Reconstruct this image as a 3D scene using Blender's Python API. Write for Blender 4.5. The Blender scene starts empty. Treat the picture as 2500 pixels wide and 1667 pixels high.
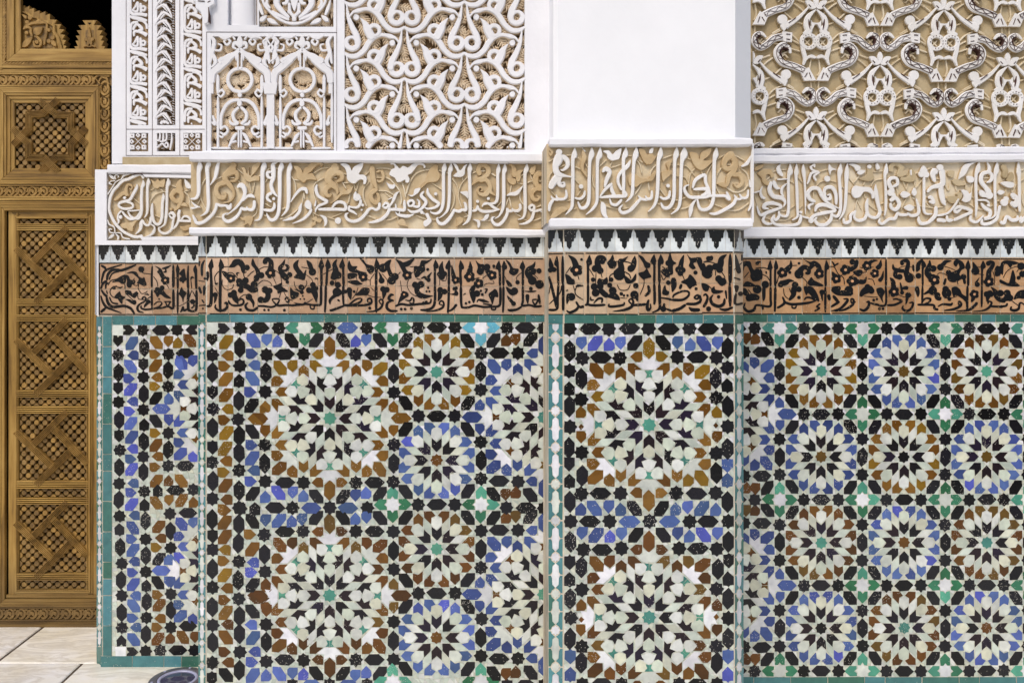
import bpy, math, random
from mathutils import Vector

# ------------------------------------------------------------------ camera, sky, sun
SC = bpy.context.scene
COL = SC.collection
F, CX, CY, EYE = 1900.0, 1100.0, 775.0, 1.5      # focal length and principal point of the photograph, eye height
cam_d = bpy.data.cameras.new("camera")
cam = bpy.data.objects.new("camera", cam_d)
COL.objects.link(cam)
cam.location = (0, 0, EYE)
cam.rotation_euler = (math.pi / 2, 0, 0)
cam_d.sensor_width = 36.0
cam_d.lens = F / 2500 * 36
cam_d.shift_x = (1250 - CX) / 2500
cam_d.shift_y = (CY - 833.5) / 2500
cam_d.clip_start, cam_d.clip_end = 0.05, 500
SC.camera = cam

SUN_EL, SUN_AZ = math.radians(50), math.radians(205)
w = bpy.data.worlds.new("World")
SC.world = w
w.use_nodes = True
nt = w.node_tree
sky = nt.nodes.new("ShaderNodeTexSky")
sky.sky_type = 'NISHITA'
sky.sun_disc = False
sky.sun_elevation = SUN_EL
sky.sun_rotation = SUN_AZ
sky.air_density = 1.0
sky.dust_density = 3.0
sky.ozone_density = 0.6
bg = nt.nodes["Background"]
nt.links.new(sky.outputs[0], bg.inputs[0])
bg.inputs[1].default_value = 0.13
sun_d = bpy.data.lights.new("sun", 'SUN')
sun_d.energy = 1.1
sun_d.angle = math.radians(14)
sun_d.color = (1.0, 0.96, 0.90)
sun = bpy.data.objects.new("sun", sun_d)
COL.objects.link(sun)
sdir = Vector((math.sin(SUN_AZ) * math.cos(SUN_EL), math.cos(SUN_AZ) * math.cos(SUN_EL), math.sin(SUN_EL)))
sun.rotation_euler = sdir.to_track_quat('Z', 'Y').to_euler()
sun.location = sdir * 20
vs = SC.view_settings
SC.display_settings.display_device = 'sRGB'
vs.view_transform = 'Standard'
vs.look = 'None'
vs.gamma = 1
vs.exposure = 0.32
vs.use_curve_mapping = False

R = random.Random(7)

# ------------------------------------------------------------------ colours and materials
def lin(c):
    c = c / 255.0
    return c / 12.92 if c <= 0.04045 else ((c + 0.055) / 1.055) ** 2.4
def rgb(r, g, b):
    return (lin(r), lin(g), lin(b), 1.0)

class NT:
    """small helper for node trees"""
    def __init__(s, name, rough=0.5, spec=0.4):
        m = bpy.data.materials.new(name)
        m.use_nodes = True
        s.m, s.t = m, m.node_tree
        s.b = s.t.nodes["Principled BSDF"]
        s.b.inputs["Roughness"].default_value = rough
        s.b.inputs["Specular IOR Level"].default_value = spec
        s.pos = s.t.nodes.new("ShaderNodeNewGeometry").outputs["Position"]
    def n(s, typ, **kw):
        nd = s.t.nodes.new(typ)
        for k, v in kw.items():
            if k.startswith('_'):
                setattr(nd, k[1:], v)
            else:
                nd.inputs[k].default_value = v
        return nd
    def l(s, a, b):
        s.t.links.new(a, b)
    def noise(s, scale, detail=4, rough=0.55, vec=None, dist=0.0):
        nd = s.n("ShaderNodeTexNoise", Scale=scale, Detail=detail, Roughness=rough, Distortion=dist)
        s.l(vec if vec is not None else s.pos, nd.inputs["Vector"])
        return nd.outputs["Fac"]
    def stretch(s, x, y, z):
        nd = s.n("ShaderNodeMapping")
        nd.inputs["Scale"].default_value = (x, y, z)
        s.l(s.pos, nd.inputs["Vector"])
        return nd.outputs[0]
    def ramp(s, fac, stops, interp='LINEAR'):
        nd = s.n("ShaderNodeValToRGB")
        cr = nd.color_ramp
        cr.interpolation = interp
        while len(cr.elements) > 1:
            cr.elements.remove(cr.elements[0])
        cr.elements[0].position, cr.elements[0].color = stops[0]
        for p, c in stops[1:]:
            e = cr.elements.new(p)
            e.color = c
        s.l(fac, nd.inputs[0])
        return nd.outputs[0]
    def mix(s, fac, a, b, mode='MIX'):
        nd = s.n("ShaderNodeMix", _data_type='RGBA', _blend_type=mode)
        for src, i in ((fac, 0), (a, 6), (b, 7)):
            if hasattr(src, 'is_linked'):
                s.l(src, nd.inputs[i])
            elif i == 0:
                nd.inputs[0].default_value = src
            else:
                nd.inputs[i].default_value = src
        return nd.outputs[2]
    def math(s, op, a, b=0.0):
        nd = s.n("ShaderNodeMath", _operation=op)
        for src, i in ((a, 0), (b, 1)):
            if hasattr(src, 'is_linked'):
                s.l(src, nd.inputs[i])
            else:
                nd.inputs[i].default_value = src
        return nd.outputs[0]
    def col(s, c):
        s.l(c, s.b.inputs["Base Color"])
    def bump(s, h, strength=0.3, dist=0.002):
        nd = s.n("ShaderNodeBump", Strength=strength, Distance=dist)
        s.l(h, nd.inputs["Height"])
        s.l(nd.outputs[0], s.b.inputs["Normal"])

W1, W0 = (1, 1, 1, 1), (0, 0, 0, 1)
def mat_plaster(name, c1, c2, c3, bump=0.35, scale=9.0, stain=0.0):
    k = NT(name, 0.75, 0.2)
    a = k.noise(scale, 6, 0.62)
    c = k.ramp(a, [(0.30, c1), (0.5, c2), (0.70, c3)])
    if stain:
        b = k.noise(3.1, 5, 0.65)
        f = k.ramp(b, [(0.50, W0), (0.66, (stain, stain, stain, 1))])
        c = k.mix(f, c, c3)
    k.col(c)
    k.bump(k.noise(scale * 9, 5, 0.6), bump, 0.0025)
    return k.m
def mat_whitewash(name, c1, c2, grime, amount=0.5):
    k = NT(name, 0.7, 0.2)
    c = k.ramp(k.noise(5, 5, 0.6), [(0.35, c1), (0.65, c2)])
    spots = k.ramp(k.noise(38, 6, 0.7), [(0.655, W0), (0.72, (amount, amount, amount, 1))])
    c = k.mix(spots, c, grime)
    streak = k.ramp(k.noise(7, 5, 0.6, k.stretch(2.2, 1, 0.35)), [(0.58, W0), (0.80, (amount * .45,) * 3 + (1,))])
    c = k.mix(streak, c, grime)
    k.col(c)
    k.bump(k.math('ADD', k.noise(60, 4, 0.6), k.noise(8, 3, 0.5)), 0.25, 0.003)
    return k.m
def mat_glaze(name, rough=0.22, spec=0.35, chip=rgb(206, 200, 188), chips=True):
    """glazed tile: each piece carries its own colour; alpha says how pitted its glaze is"""
    k = NT(name, rough, spec)
    at = k.n("ShaderNodeVertexColor", _layer_name="tint")
    c = at.outputs["Color"]
    v = k.ramp(k.noise(26, 4, 0.6), [(0.25, (0.78, 0.78, 0.80, 1)), (0.75, (1.18, 1.17, 1.15, 1))])
    c = k.mix(1.0, c, v, 'MULTIPLY')
    if chips:
        vo = k.n("ShaderNodeTexVoronoi", Scale=300.0, Randomness=1.0)
        k.l(k.pos, vo.inputs["Vector"])
        sep = k.n("ShaderNodeSeparateColor")
        k.l(vo.outputs["Color"], sep.inputs[0])
        dot = k.math('LESS_THAN', vo.outputs["Distance"], 0.33)
        some = k.math('LESS_THAN', sep.outputs[0], at.outputs["Alpha"])
        f = k.math('MULTIPLY', dot, some)
        c = k.mix(f, c, chip)
    k.col(c)
    k.bump(k.math('ADD', k.noise(14, 3, 0.5), k.noise(90, 2, 0.5)), 0.10, 0.004)
    return k.m
def mat_plain(name, c, rough=0.6, spec=0.3, var=0.15, scale=20, bump=0.1):
    k = NT(name, rough, spec)
    lo = tuple(x * (1 - var) for x in c[:3]) + (1,)
    hi = tuple(min(1, x * (1 + var)) for x in c[:3]) + (1,)
    k.col(k.ramp(k.noise(scale, 5, 0.6), [(0.3, lo), (0.7, hi)]))
    if bump:
        k.bump(k.noise(scale * 5, 4, 0.6), bump, 0.002)
    return k.m
def mat_wood(name, dark, mid, light, axis='z', rough=0.5, worn=0.0):
    k = NT(name, rough, 0.3)
    sc = {'z': (38, 38, 2.2), 'x': (2.2, 38, 38), 'o': (20, 20, 20)}[axis]
    g = k.noise(1.0, 6, 0.62, k.stretch(*sc), 0.4)
    g2 = k.noise(2.4, 4, 0.6)
    f = k.math('ADD', k.math('MULTIPLY', g, 0.7), k.math('MULTIPLY', g2, 0.3))
    c = k.ramp(f, [(0.36, dark), (0.50, mid), (0.64, light)])
    if worn:
        sepn = k.n("ShaderNodeSeparateXYZ")
        k.l(k.pos, sepn.inputs[0])
        m = k.n("ShaderNodeMapRange", _clamp=True)
        m.inputs[1].default_value, m.inputs[2].default_value = 0.36, 0.02
        k.l(sepn.outputs[2], m.inputs[0])
        fac = k.math('MULTIPLY', m.outputs[0], k.math('ADD', k.math('MULTIPLY', g2, 0.9), 0.15))
        c = k.mix(fac, c, rgb(62, 52, 40))
    k.col(c)
    k.bump(g, 0.35, 0.002)
    return k.m

M = {}
M['white'] = mat_whitewash('white_plaster', rgb(224, 224, 228), rgb(232, 232, 236), rgb(190, 186, 178), 0.35)
M['white_smooth'] = mat_whitewash('smooth_white_plaster', rgb(236, 237, 240), rgb(240, 241, 244), rgb(222, 222, 226), 0.10)
M['carved'] = mat_whitewash('carved_white_plaster', rgb(222, 221, 223), rgb(230, 229, 232), rgb(205, 190, 165), 0.3)
M['letter'] = mat_whitewash('limewashed_lettering', rgb(218, 215, 211), rgb(229, 227, 226), rgb(205, 188, 160), 0.6)
M['tan'] = mat_plaster('tan_plaster', rgb(178, 156, 120), rgb(194, 174, 140), rgb(214, 200, 172), 0.5, 9, 0.6)
M['ochre'] = mat_plaster('ochre_plaster', rgb(176, 150, 112), rgb(190, 166, 128), rgb(204, 184, 150), 0.3, 12)
M['cream'] = mat_plaster('cream_plaster', rgb(192, 174, 142), rgb(206, 191, 162), rgb(222, 211, 190), 0.5, 8, 0.6)
M['drab'] = mat_plaster('drab_tan_plaster', rgb(158, 140, 108), rgb(178, 160, 126), rgb(196, 180, 150), 0.6, 7, 0.4)
M['rib'] = mat_plaster('carved_tan_plaster', rgb(206, 186, 158), rgb(218, 200, 174), rgb(228, 214, 192), 0.2, 14)
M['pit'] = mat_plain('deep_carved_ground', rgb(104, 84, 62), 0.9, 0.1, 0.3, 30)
M['groove'] = mat_plain('dark_scored_line', rgb(84, 62, 58), 0.9, 0.1, 0.2, 30, 0)
M['glaze'] = mat_glaze('glazed_mosaic_tile')
M['band'] = mat_glaze('glazed_inscription_tile', 0.38, 0.3, rgb(226, 206, 176))
M['ink'] = mat_glaze('black_glaze_lettering', 0.28, 0.25, rgb(190, 160, 120))
M['grout'] = mat_plain('pale_grout', rgb(206, 198, 182), 0.8, 0.2, 0.12, 40)

# ------------------------------------------------------------------ mesh builder
class MB:
    def __init__(s):
        s.v, s.f, s.mi, s.c, s.sm = [], [], [], [], []
        s.use_c = False
    def add(s, vs_, fs, mi=0, col=None, smooth=False):
        o = len(s.v)
        s.v.extend(vs_)
        for f in fs:
            s.f.append(tuple(i + o for i in f))
            s.mi.append(mi)
            s.c.append(col)
            s.sm.append(smooth)
        if col is not None:
            s.use_c = True
    def build(s, name, mats, parent=None, smooth=None):
        base = parent_base(parent)
        me = bpy.data.meshes.new(name)
        me.from_pydata([(v[0] - base[0], v[1] - base[1], v[2] - base[2]) for v in s.v], [], s.f)
        if not isinstance(mats, (list, tuple)):
            mats = [mats]
        for m in mats:
            me.materials.append(m)
        me.polygons.foreach_set("material_index", s.mi)
        if any(s.sm) and smooth is None:
            me.polygons.foreach_set("use_smooth", s.sm)
        if s.use_c:
            ca = me.color_attributes.new("tint", 'FLOAT_COLOR', 'CORNER')
            buf = []
            for f, c in zip(s.f, s.c):
                c = c or (0.6, 0.6, 0.6, 0)
                buf.extend(c * len(f))
            ca.data.foreach_set("color", buf)
        me.update()
        ob = bpy.data.objects.new(name, me)
        COL.objects.link(ob)
        if parent is not None:
            ob.parent = parent
        return ob
BASES = {}
def parent_base(p):
    b = Vector((0, 0, 0))
    while p is not None:
        b += p.location
        p = p.parent
    return b
def thing(name, label, cat, loc):
    o = bpy.data.objects.new(name, None)
    o.empty_display_size = 0.1
    COL.objects.link(o)
    o.location = loc
    o["label"] = label
    o["category"] = cat
    o["kind"] = "thing"
    return o

# ------------------------------------------------------------------ wall planes, addressed by where the photograph shows them
class Wall:
    """vertical plane through (x0,y0)-(x1,y1) on the ground; at() gives the point of it on the sight line of a photo pixel"""
    def __init__(s, x0, y0, x1, y1):
        s.p = (x0, y0)
        d = math.hypot(x1 - x0, y1 - y0)
        s.n = ((y1 - y0) / d, -(x1 - x0) / d)       # towards the camera
        s.k = s.n[0] * x0 + s.n[1] * y0
    def at(s, px, py, h=0.0):
        dx = (px - CX) / F
        t = s.k / (s.n[0] * dx + s.n[1])
        return (t * dx + s.n[0] * h, t + s.n[1] * h, EYE - t * (py - CY) / F)
    def off(s, h):
        return Wall(s.p[0] + s.n[0] * h, s.p[1] + s.n[1] * h, s.p[0] + s.n[0] * h - s.n[1], s.p[1] + s.n[1] * h + s.n[0])
def front(y):
    return Wall(-1, y, 1, y)
S_LEFT, S_MAIN, S_PIER, S_RIGHT, S_DOOR = 568.0, 662.0, 703.0, 603.0, 501.0   # pixels per metre on each wall
Y_LEFT, Y_MAIN, Y_PIER, Y_RIGHT, Y_DOOR = (F / s for s in (S_LEFT, S_MAIN, S_PIER, S_RIGHT, S_DOOR))
WL, WM, WP, WR, WD = front(Y_LEFT), front(Y_MAIN), front(Y_PIER), front(Y_RIGHT), front(Y_DOOR)
def chamfer(wall_y, px, side, d):
    """45 degree corner strip going back from the vertical edge seen at px"""
    x = (px - CX) * wall_y / F
    if side < 0:
        return Wall(x - d, wall_y + d, x, wall_y)
    return Wall(x, wall_y, x + d, wall_y + d)

def quad(mb, wall, x0, y0, x1, y1, h=0.0, mi=0, col=None, nx=1, ny=1):
    vs_, fs = [], []
    for j in range(ny + 1):
        for i in range(nx + 1):
            vs_.append(wall.at(x0 + (x1 - x0) * i / nx, y0 + (y1 - y0) * j / ny, h))
    for j in range(ny):
        for i in range(nx):
            a = j * (nx + 1) + i
            fs.append((a, a + nx + 1, a + nx + 2, a + 1))
    mb.add(vs_, fs, mi, col)
def area(p):
    return sum(p[i][0] * p[(i + 1) % len(p)][1] - p[(i + 1) % len(p)][0] * p[i][1] for i in range(len(p))) / 2
def prism(mb, wall, poly, h0, h1, mi=0, ms=None, col=None, bev=0.0, tilt=0.0):
    """raised flat piece with the outline poly (photo pixels) from height h0 to h1 above the wall"""
    if area(poly) < 0:
        poly = poly[::-1]
    n = len(poly)
    ms = mi if ms is None else ms
    cx = sum(p[0] for p in poly) / n
    cy = sum(p[1] for p in poly) / n
    ta, tb = (R.uniform(-tilt, tilt), R.uniform(-tilt, tilt)) if tilt else (0, 0)
    if bev > 0:
        ins = []
        for i in range(n):
            a, b, c = poly[i - 1], poly[i], poly[(i + 1) % n]
            e1 = (b[0] - a[0], b[1] - a[1]); e2 = (c[0] - b[0], c[1] - b[1])
            l1 = math.hypot(*e1) or 1; l2 = math.hypot(*e2) or 1
            nx = -(e1[1] / l1 + e2[1] / l2); ny = e1[0] / l1 + e2[0] / l2
            ll = math.hypot(nx, ny) or 1
            ins.append((b[0] + nx / ll * bev, b[1] + ny / ll * bev))
        hm = h0 + (h1 - h0) * 0.7
        vs_ = [wall.at(p[0], p[1], h0) for p in poly] + [wall.at(p[0], p[1], hm) for p in poly] + [wall.at(p[0], p[1], h1) for p in ins]
        top = 2 * n
        sides = [(i, i + n, (i + 1) % n + n, (i + 1) % n) for i in range(n)]
        bevs = [(i + n, i + 2 * n, (i + 1) % n + 2 * n, (i + 1) % n + n) for i in range(n)]
        mb.add(vs_, [tuple(range(top, top + n))[::-1]], mi, col)
        o = len(mb.v) - len(vs_)
        for f in sides:
            mb.f.append(tuple(i + o for i in f)); mb.mi.append(ms); mb.c.append(col); mb.sm.append(False)
        for f in bevs:
            mb.f.append(tuple(i + o for i in f)); mb.mi.append(mi); mb.c.append(col); mb.sm.append(False)
        return
    vs_ = [wall.at(p[0], p[1], h0) for p in poly] + [wall.at(p[0], p[1], h1 + ta * (p[0] - cx) + tb * (p[1] - cy)) for p in poly]
    mb.add(vs_, [tuple(range(n, 2 * n))[::-1]], mi, col)
    o = len(mb.v) - len(vs_)
    for i in range(n):
        mb.f.append((i + o, i + n + o, (i + 1) % n + n + o, (i + 1) % n + o)); mb.mi.append(ms); mb.c.append(col); mb.sm.append(False)

def catmull(pts, sub=5, closed=False):
    n = len(pts)
    if n < 3 and not closed:
        return [tuple(a + (b - a) * t / sub for a, b in zip(pts[0], pts[1])) for t in range(sub + 1)]
    out = []
    rng = range(n) if closed else range(n - 1)
    for i in rng:
        if closed:
            p0, p1, p2, p3 = pts[i - 1], pts[i], pts[(i + 1) % n], pts[(i + 2) % n]
        else:
            p0 = pts[i - 1] if i else pts[0]
            p1, p2 = pts[i], pts[i + 1]
            p3 = pts[i + 2] if i + 2 < n else pts[n - 1]
        for j in range(sub):
            t = j / sub
            out.append(tuple(0.5 * (2 * b + (c - a) * t + (2 * a - 5 * b + 4 * c - d) * t * t + (3 * b - a - 3 * c + d) * t ** 3)
                             for a, b, c, d in zip(p0, p1, p2, p3)))
    if not closed:
        out.append(tuple(pts[-1]))
    return out
HSTEP = [0]
def stroke(mb, wall, pts, h, mi=0, ms=None, col=None, sub=5, base=0.0, rnd=0.72, smooth=True, px=1.0):
    """tapered raised ribbon along pts (x, y, width in photo pixels)"""
    ms = mi if ms is None else ms
    q = catmull(pts, sub) if smooth else [tuple(p) for p in pts]
    if len(q) < 2:
        return
    HSTEP[0] = (HSTEP[0] + 1) % 7
    n = len(q)
    vs_ = []
    for i, (x, y, wd) in enumerate(q):
        a = q[max(i - 1, 0)]; b = q[min(i + 1, n - 1)]
        tx, ty = b[0] - a[0], b[1] - a[1]
        l = math.hypot(tx, ty) or 1
        nx, ny = -ty / l, tx / l
        r = max(wd, 0.3) / 2
        hh = h * (1 + 0.012 * HSTEP[0] + 0.03 * i / n)
        if i == 0 or i == n - 1:
            s_ = -1 if i == 0 else 1
            x += tx / l * s_ * r * 0.35; y += ty / l * s_ * r * 0.35
            r *= 0.55
        for u, v in ((-1, 0), (-1, 0.8), (-rnd, 1), (rnd, 1), (1, 0.8), (1, 0)):
            vs_.append(wall.at(x + nx * r * u, y + ny * r * u, base + (hh - base) * v))
    tops, sides = [], []
    for i in range(n - 1):
        for k in range(5):
            a = i * 6 + k
            (sides if k in (0, 4) else tops).append((a, a + 6, a + 7, a + 1))
    e = (n - 1) * 6
    sides += [(0, 1, 4, 5), (e + 5, e + 4, e + 1, e)]
    tops += [(1, 2, 3, 4), (e + 4, e + 3, e + 2, e + 1)]
    mb.add(vs_, tops, mi, col)
    o = len(mb.v) - len(vs_)
    for f in sides:
        mb.f.append(tuple(i + o for i in f)); mb.mi.append(ms); mb.c.append(col); mb.sm.append(False)
def disc(x, y, r, n=14, ry=None):
    ry = ry or r
    return [(x + r * math.cos(2 * math.pi * i / n), y + ry * math.sin(2 * math.pi * i / n)) for i in range(n)]
def leaf_poly(x0, y0, x1, y1, wd, bend=0.0, n=7):
    dx, dy = x1 - x0, y1 - y0
    L = math.hypot(dx, dy) or 1
    ux, uy = dx / L, dy / L
    nx, ny = -uy, ux
    up, dn = [], []
    for i in range(n + 1):
        t = i / n
        c = bend * L * 4 * t * (1 - t)
        r = wd / 2 * (math.sin(math.pi * t ** 0.75) ** 0.8 if 0 < t < 1 else 0.06)
        mx, my = x0 + ux * L * t + nx * c, y0 + uy * L * t + ny * c
        up.append((mx + nx * r, my + ny * r)); dn.append((mx - nx * r, my - ny * r))
    return up + dn[::-1]

def draw(mb, wall, text, ox, oy, sc, h, pal, start='w', flat=False, ring=None, sx=None, tf=None, clip=None, thick=1.05):
    """line language for traced ornament, coordinates in an enlarged crop of the photo (origin ox,oy, scale sc):
    s smooth stroke x y w.. | n straight stroke | v thin vine w x y.. | o disc x y r | b smooth blob | p polygon
    l leaf x0 y0 x1 y1 w bend | f flower x y r | @ change of material"""
    cur = start
    fs, fv, fo, fl, fb = (1.28, 1.8, 1.15, 1.22, 1.12) if flat else (thick, 1.15, 1.0, 1.0, 1.0)
    T = tf or (lambda x, y: (x, y))
    def X(x, y):
        x, y = T(x, y)
        return (ox + x / sc, oy + y / sc)
    for line in text.strip().split('\n'):
        for item in line.split(';'):
            tk = item.split()
            if not tk:
                continue
            k = tk[0]
            if k[0] == '@':
                cur = k[1:]
                continue
            a = [float(t) for t in tk[1:]]
            mi, ms, col, hf = pal[cur]
            hh = h * hf
            if k in 'sn':
                pts = [X(a[i], a[i + 1]) + (a[i + 2] / sc * fs,) for i in range(0, len(a), 3)]
                if clip:
                    pts = clip(pts)
                    if len(pts) < 2:
                        continue
                stroke(mb, wall, pts, hh, mi, ms, col, 5 if k == 's' else 1, rnd=0.9 if flat else 0.7, smooth=(k == 's'))
            elif k == 'v':
                pts = [X(a[i], a[i + 1]) + (a[0] / sc * fv,) for i in range(1, len(a), 2)]
                if clip:
                    pts = clip(pts)
                    if len(pts) < 2:
                        continue
                stroke(mb, wall, pts, hh * (0.9 if flat else 1.0 if cur == 'g' else 0.45), mi, ms, col, 5, rnd=0.8 if flat else 0.5)
            else:
                HSTEP[0] = (HSTEP[0] + 1) % 7
                hq = hh * (1.004 + 0.013 * HSTEP[0])
                bv = 0.0 if flat else 0.8
                if k == 'o':
                    c = X(a[0], a[1])
                    polys = [disc(c[0], c[1], a[2] / sc * fo)]
                elif k == 'b':
                    q = [X(a[i], a[i + 1]) for i in range(0, len(a), 2)]
                    mx, my = sum(t[0] for t in q) / len(q), sum(t[1] for t in q) / len(q)
                    polys = [catmull([(mx + (t[0] - mx) * fb, my + (t[1] - my) * fb) for t in q], 4, True)]
                elif k == 'p':
                    polys = [[X(a[i], a[i + 1]) for i in range(0, len(a), 2)]]
                elif k == 'l':
                    p, q = X(a[0], a[1]), X(a[2], a[3])
                    polys = [leaf_poly(p[0], p[1], q[0], q[1], a[4] / sc * fl, a[5] if len(a) > 5 else 0)]
                elif k == 'f':
                    c = X(a[0], a[1])
                    r = a[2] / sc * (1.12 if flat else 1)
                    n = 30
                    polys = [[(c[0] + r * (0.80 + 0.22 * abs(math.sin(2.5 * t))) * math.cos(t), c[1] + r * (0.80 + 0.22 * abs(math.sin(2.5 * t))) * math.sin(t))
                              for t in [2 * math.pi * i / n for i in range(n)]]]
                for p in polys:
                    if clip:
                        p = clip(p, True)
                        if len(p) < 3:
                            continue
                    prism(mb, wall, p, 0.0, hq, mi, ms, col, bv)
                if k == 'f' and ring:
                    prism(mb, wall, disc(c[0], c[1], r * 0.27, 8), 0, h * 1.35, ring[0], ring[0], ring[1])

def clip_poly(poly, x0, y0, x1, y1):
    for ax, lim, sgn in ((0, x0, 1), (0, x1, -1), (1, y0, 1), (1, y1, -1)):
        out = []
        n = len(poly)
        for i in range(n):
            a, b = poly[i], poly[(i + 1) % n]
            da, db = (a[ax] - lim) * sgn, (b[ax] - lim) * sgn
            if da >= 0:
                out.append(a)
            if (da >= 0) != (db >= 0):
                t = da / (da - db)
                out.append(tuple(p + (q - p) * t for p, q in zip(a, b)))
        poly = out
        if len(poly) < 3:
            return []
    return poly
def clip_line(pts, x0, y0, x1, y1):
    """keep the longest run of a stroke inside a rectangle"""
    best, cur = [], []
    d = catmull(pts, 4) if len(pts) > 2 else catmull(pts, 8)
    for p in d:
        if x0 <= p[0] <= x1 and y0 <= p[1] <= y1:
            cur.append(p)
        else:
            if len(cur) > len(best):
                best = cur
            cur = []
    if len(cur) > len(best):
        best = cur
    return best
def clipper(x0, y0, x1, y1):
    return lambda p, poly=False: clip_poly(p, x0, y0, x1, y1) if poly else clip_line(p, x0, y0, x1, y1)

def molding(mb, wall, x0, y0, x1, y1, h, back=0.0, mi=0, wob=0.7, skew=0.0, ends=(0, 0), nseg=None, bev=0.006):
    """horizontal ledge: face from y0 to y1 in the photo on a plane h in front of the wall, reaching back to the wall; skew = drop of the right end"""
    f = wall.off(h)
    n = nseg or max(2, int(abs(x1 - x0) / 28))
    rows = []
    for i in range(n + 1):
        x = x0 + (x1 - x0) * i / n
        d = skew * i / n
        j0, j1 = R.uniform(-wob, wob), R.uniform(-wob, wob)
        jh = R.uniform(-0.0015, 0.0015)
        a = f.at(x, y0 + d + j0); b = f.at(x, y1 + d + j1)
        nx, ny = wall.n
        bb = h - back
        def mv(p, dh, dz=0.0):
            return (p[0] + nx * dh, p[1] + ny * dh, p[2] + dz)
        rows.append([mv(a, -bb), mv(a, -bev + jh), mv(a, jh, -bev), mv(b, jh, bev), mv(b, -bev + jh), mv(b, -bb)])
    vs_ = [p for r in rows for p in r]
    fs = []
    for i in range(n):
        for k in range(5):
            a = i * 6 + k
            fs.append((a, a + 1, a + 7, a + 6))
    e = n * 6
    fs += [(5, 4, 3, 2, 1, 0), (e, e + 1, e + 2, e + 3, e + 4, e + 5)]
    mb.add(vs_, fs, mi)
def box(mb, x0, y0, z0, x1, y1, z1, mi=0, col=None):
    v = [(x, y, z) for x in (x0, x1) for y in (y0, y1) for z in (z0, z1)]
    mb.add(v, [(0, 1, 3, 2), (4, 6, 7, 5), (0, 4, 5, 1), (2, 3, 7, 6), (0, 2, 6, 4), (1, 5, 7, 3)], mi, col)
def holed(mb, wall, rect, holes, h=0.0, back=-0.03, mi=0, ms=None):
    """flat wall face with rectangular recesses; the recess sides go back to depth back"""
    ms = mi if ms is None else ms
    xs = sorted({rect[0], rect[2]} | {v for q in holes for v in (q[0], q[2])})
    ys = sorted({rect[1], rect[3]} | {v for q in holes for v in (q[1], q[3])})
    for i in range(len(xs) - 1):
        for j in range(len(ys) - 1):
            cx, cy = (xs[i] + xs[i + 1]) / 2, (ys[j] + ys[j + 1]) / 2
            if any(q[0] < cx < q[2] and q[1] < cy < q[3] for q in holes):
                continue
            quad(mb, wall, xs[i], ys[j], xs[i + 1], ys[j + 1], h, mi)
    for x0, y0, x1, y1 in holes:
        c = [(x0, y0), (x1, y0), (x1, y1), (x0, y1)]
        for i in range(4):
            a, b = c[i], c[(i + 1) % 4]
            mb.add([wall.at(*a, h), wall.at(*b, h), wall.at(*b, back), wall.at(*a, back)], [(0, 1, 2, 3)], ms)
# ------------------------------------------------------------------ cut-tile mosaic
TC = {  # glaze colours (sRGB), picked at random per piece; last number: how pitted
 'K': [(17, 17, 22), (13, 13, 16), (22, 21, 28), (10, 10, 12), (26, 26, 30)],
 'A': [(34, 22, 28), (28, 18, 24), (22, 18, 26), (18, 16, 20), (32, 24, 42)],
 'B': [(66, 84, 136), (58, 74, 124), (78, 100, 152), (64, 78, 142), (80, 98, 164), (62, 84, 124), (78, 86, 172), (70, 92, 146)],
 'D': [(54, 70, 122), (60, 78, 130), (48, 62, 110), (64, 82, 136)],
 'O': [(112, 78, 26), (104, 70, 20), (122, 92, 24), (96, 62, 18), (118, 84, 32)],
 'R': [(94, 58, 18), (84, 50, 14), (100, 66, 20), (74, 46, 14), (94, 70, 26)],
 'T': [(72, 134, 118), (80, 140, 118), (66, 122, 112)],
 'G': [(44, 104, 72), (72, 140, 118), (52, 112, 84), (40, 92, 62), (78, 148, 124)],
 'C': [(100, 172, 192), (92, 164, 186)],
 'W': [(196, 202, 192), (204, 207, 203), (188, 197, 181), (200, 203, 196), (195, 196, 176)],
 'V': [(186, 195, 184), (180, 190, 178), (196, 199, 193), (190, 193, 177)],
 'L': [(212, 212, 217), (206, 208, 210), (198, 203, 195)],
 'F': [(150, 104, 64), (160, 110, 60)],
}
def tint(k, pit=None):
    c = R.choice(TC[k])
    j = R.uniform(0.93, 1.07)
    a = pit if pit is not None else (R.choice([0, 0, .01, .02, .05]) if R.random() < 0.85 else R.uniform(0.08, 0.22))
    if k in 'WVL':
        a *= 0.3
    return (lin(min(255, c[0] * j)), lin(min(255, c[1] * j)), lin(min(255, c[2] * j)), a)

def star(r=54, n=8, inner=41.5):
    return [((r if i % 2 == 0 else inner) * math.cos(math.pi * i / n), (r if i % 2 == 0 else inner) * math.sin(math.pi * i / n)) for i in range(2 * n)]
U = 677.0        # pattern period in the units the shapes below are written in
S8 = star(54)
HEX = [(-77, 0), (-34, -41), (34, -41), (77, 0), (34, 41), (-34, 41)]
DGN = [(52, -52), (-8, -52), (-52, 8), (-52, 52), (8, 52), (52, -8)]          # leans like /
PET = [(0, -50), (38, -10), (38, 24), (22, 42), (-38, 42), (-38, -8)]           # points up, one shoulder cut
PETR = [(-x, y) for x, y in PET]
HOU = [(0, -52), (40, -14), (38, 44), (12, 46), (0, 58), (-12, 46), (-38, 44), (-40, -14)]
HEART = [(0, -50), (40, -8), (38, 46), (14, 44), (0, 26), (-14, 44), (-38, 46), (-40, -8)]   # tip up, notch below
def rot(p, a):
    c, s_ = math.cos(math.radians(a)), math.sin(math.radians(a))
    return [(x * c - y * s_, x * s_ + y * c) for x, y in p]
def mirx(p):
    return [(-x, y) for x, y in p]
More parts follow.
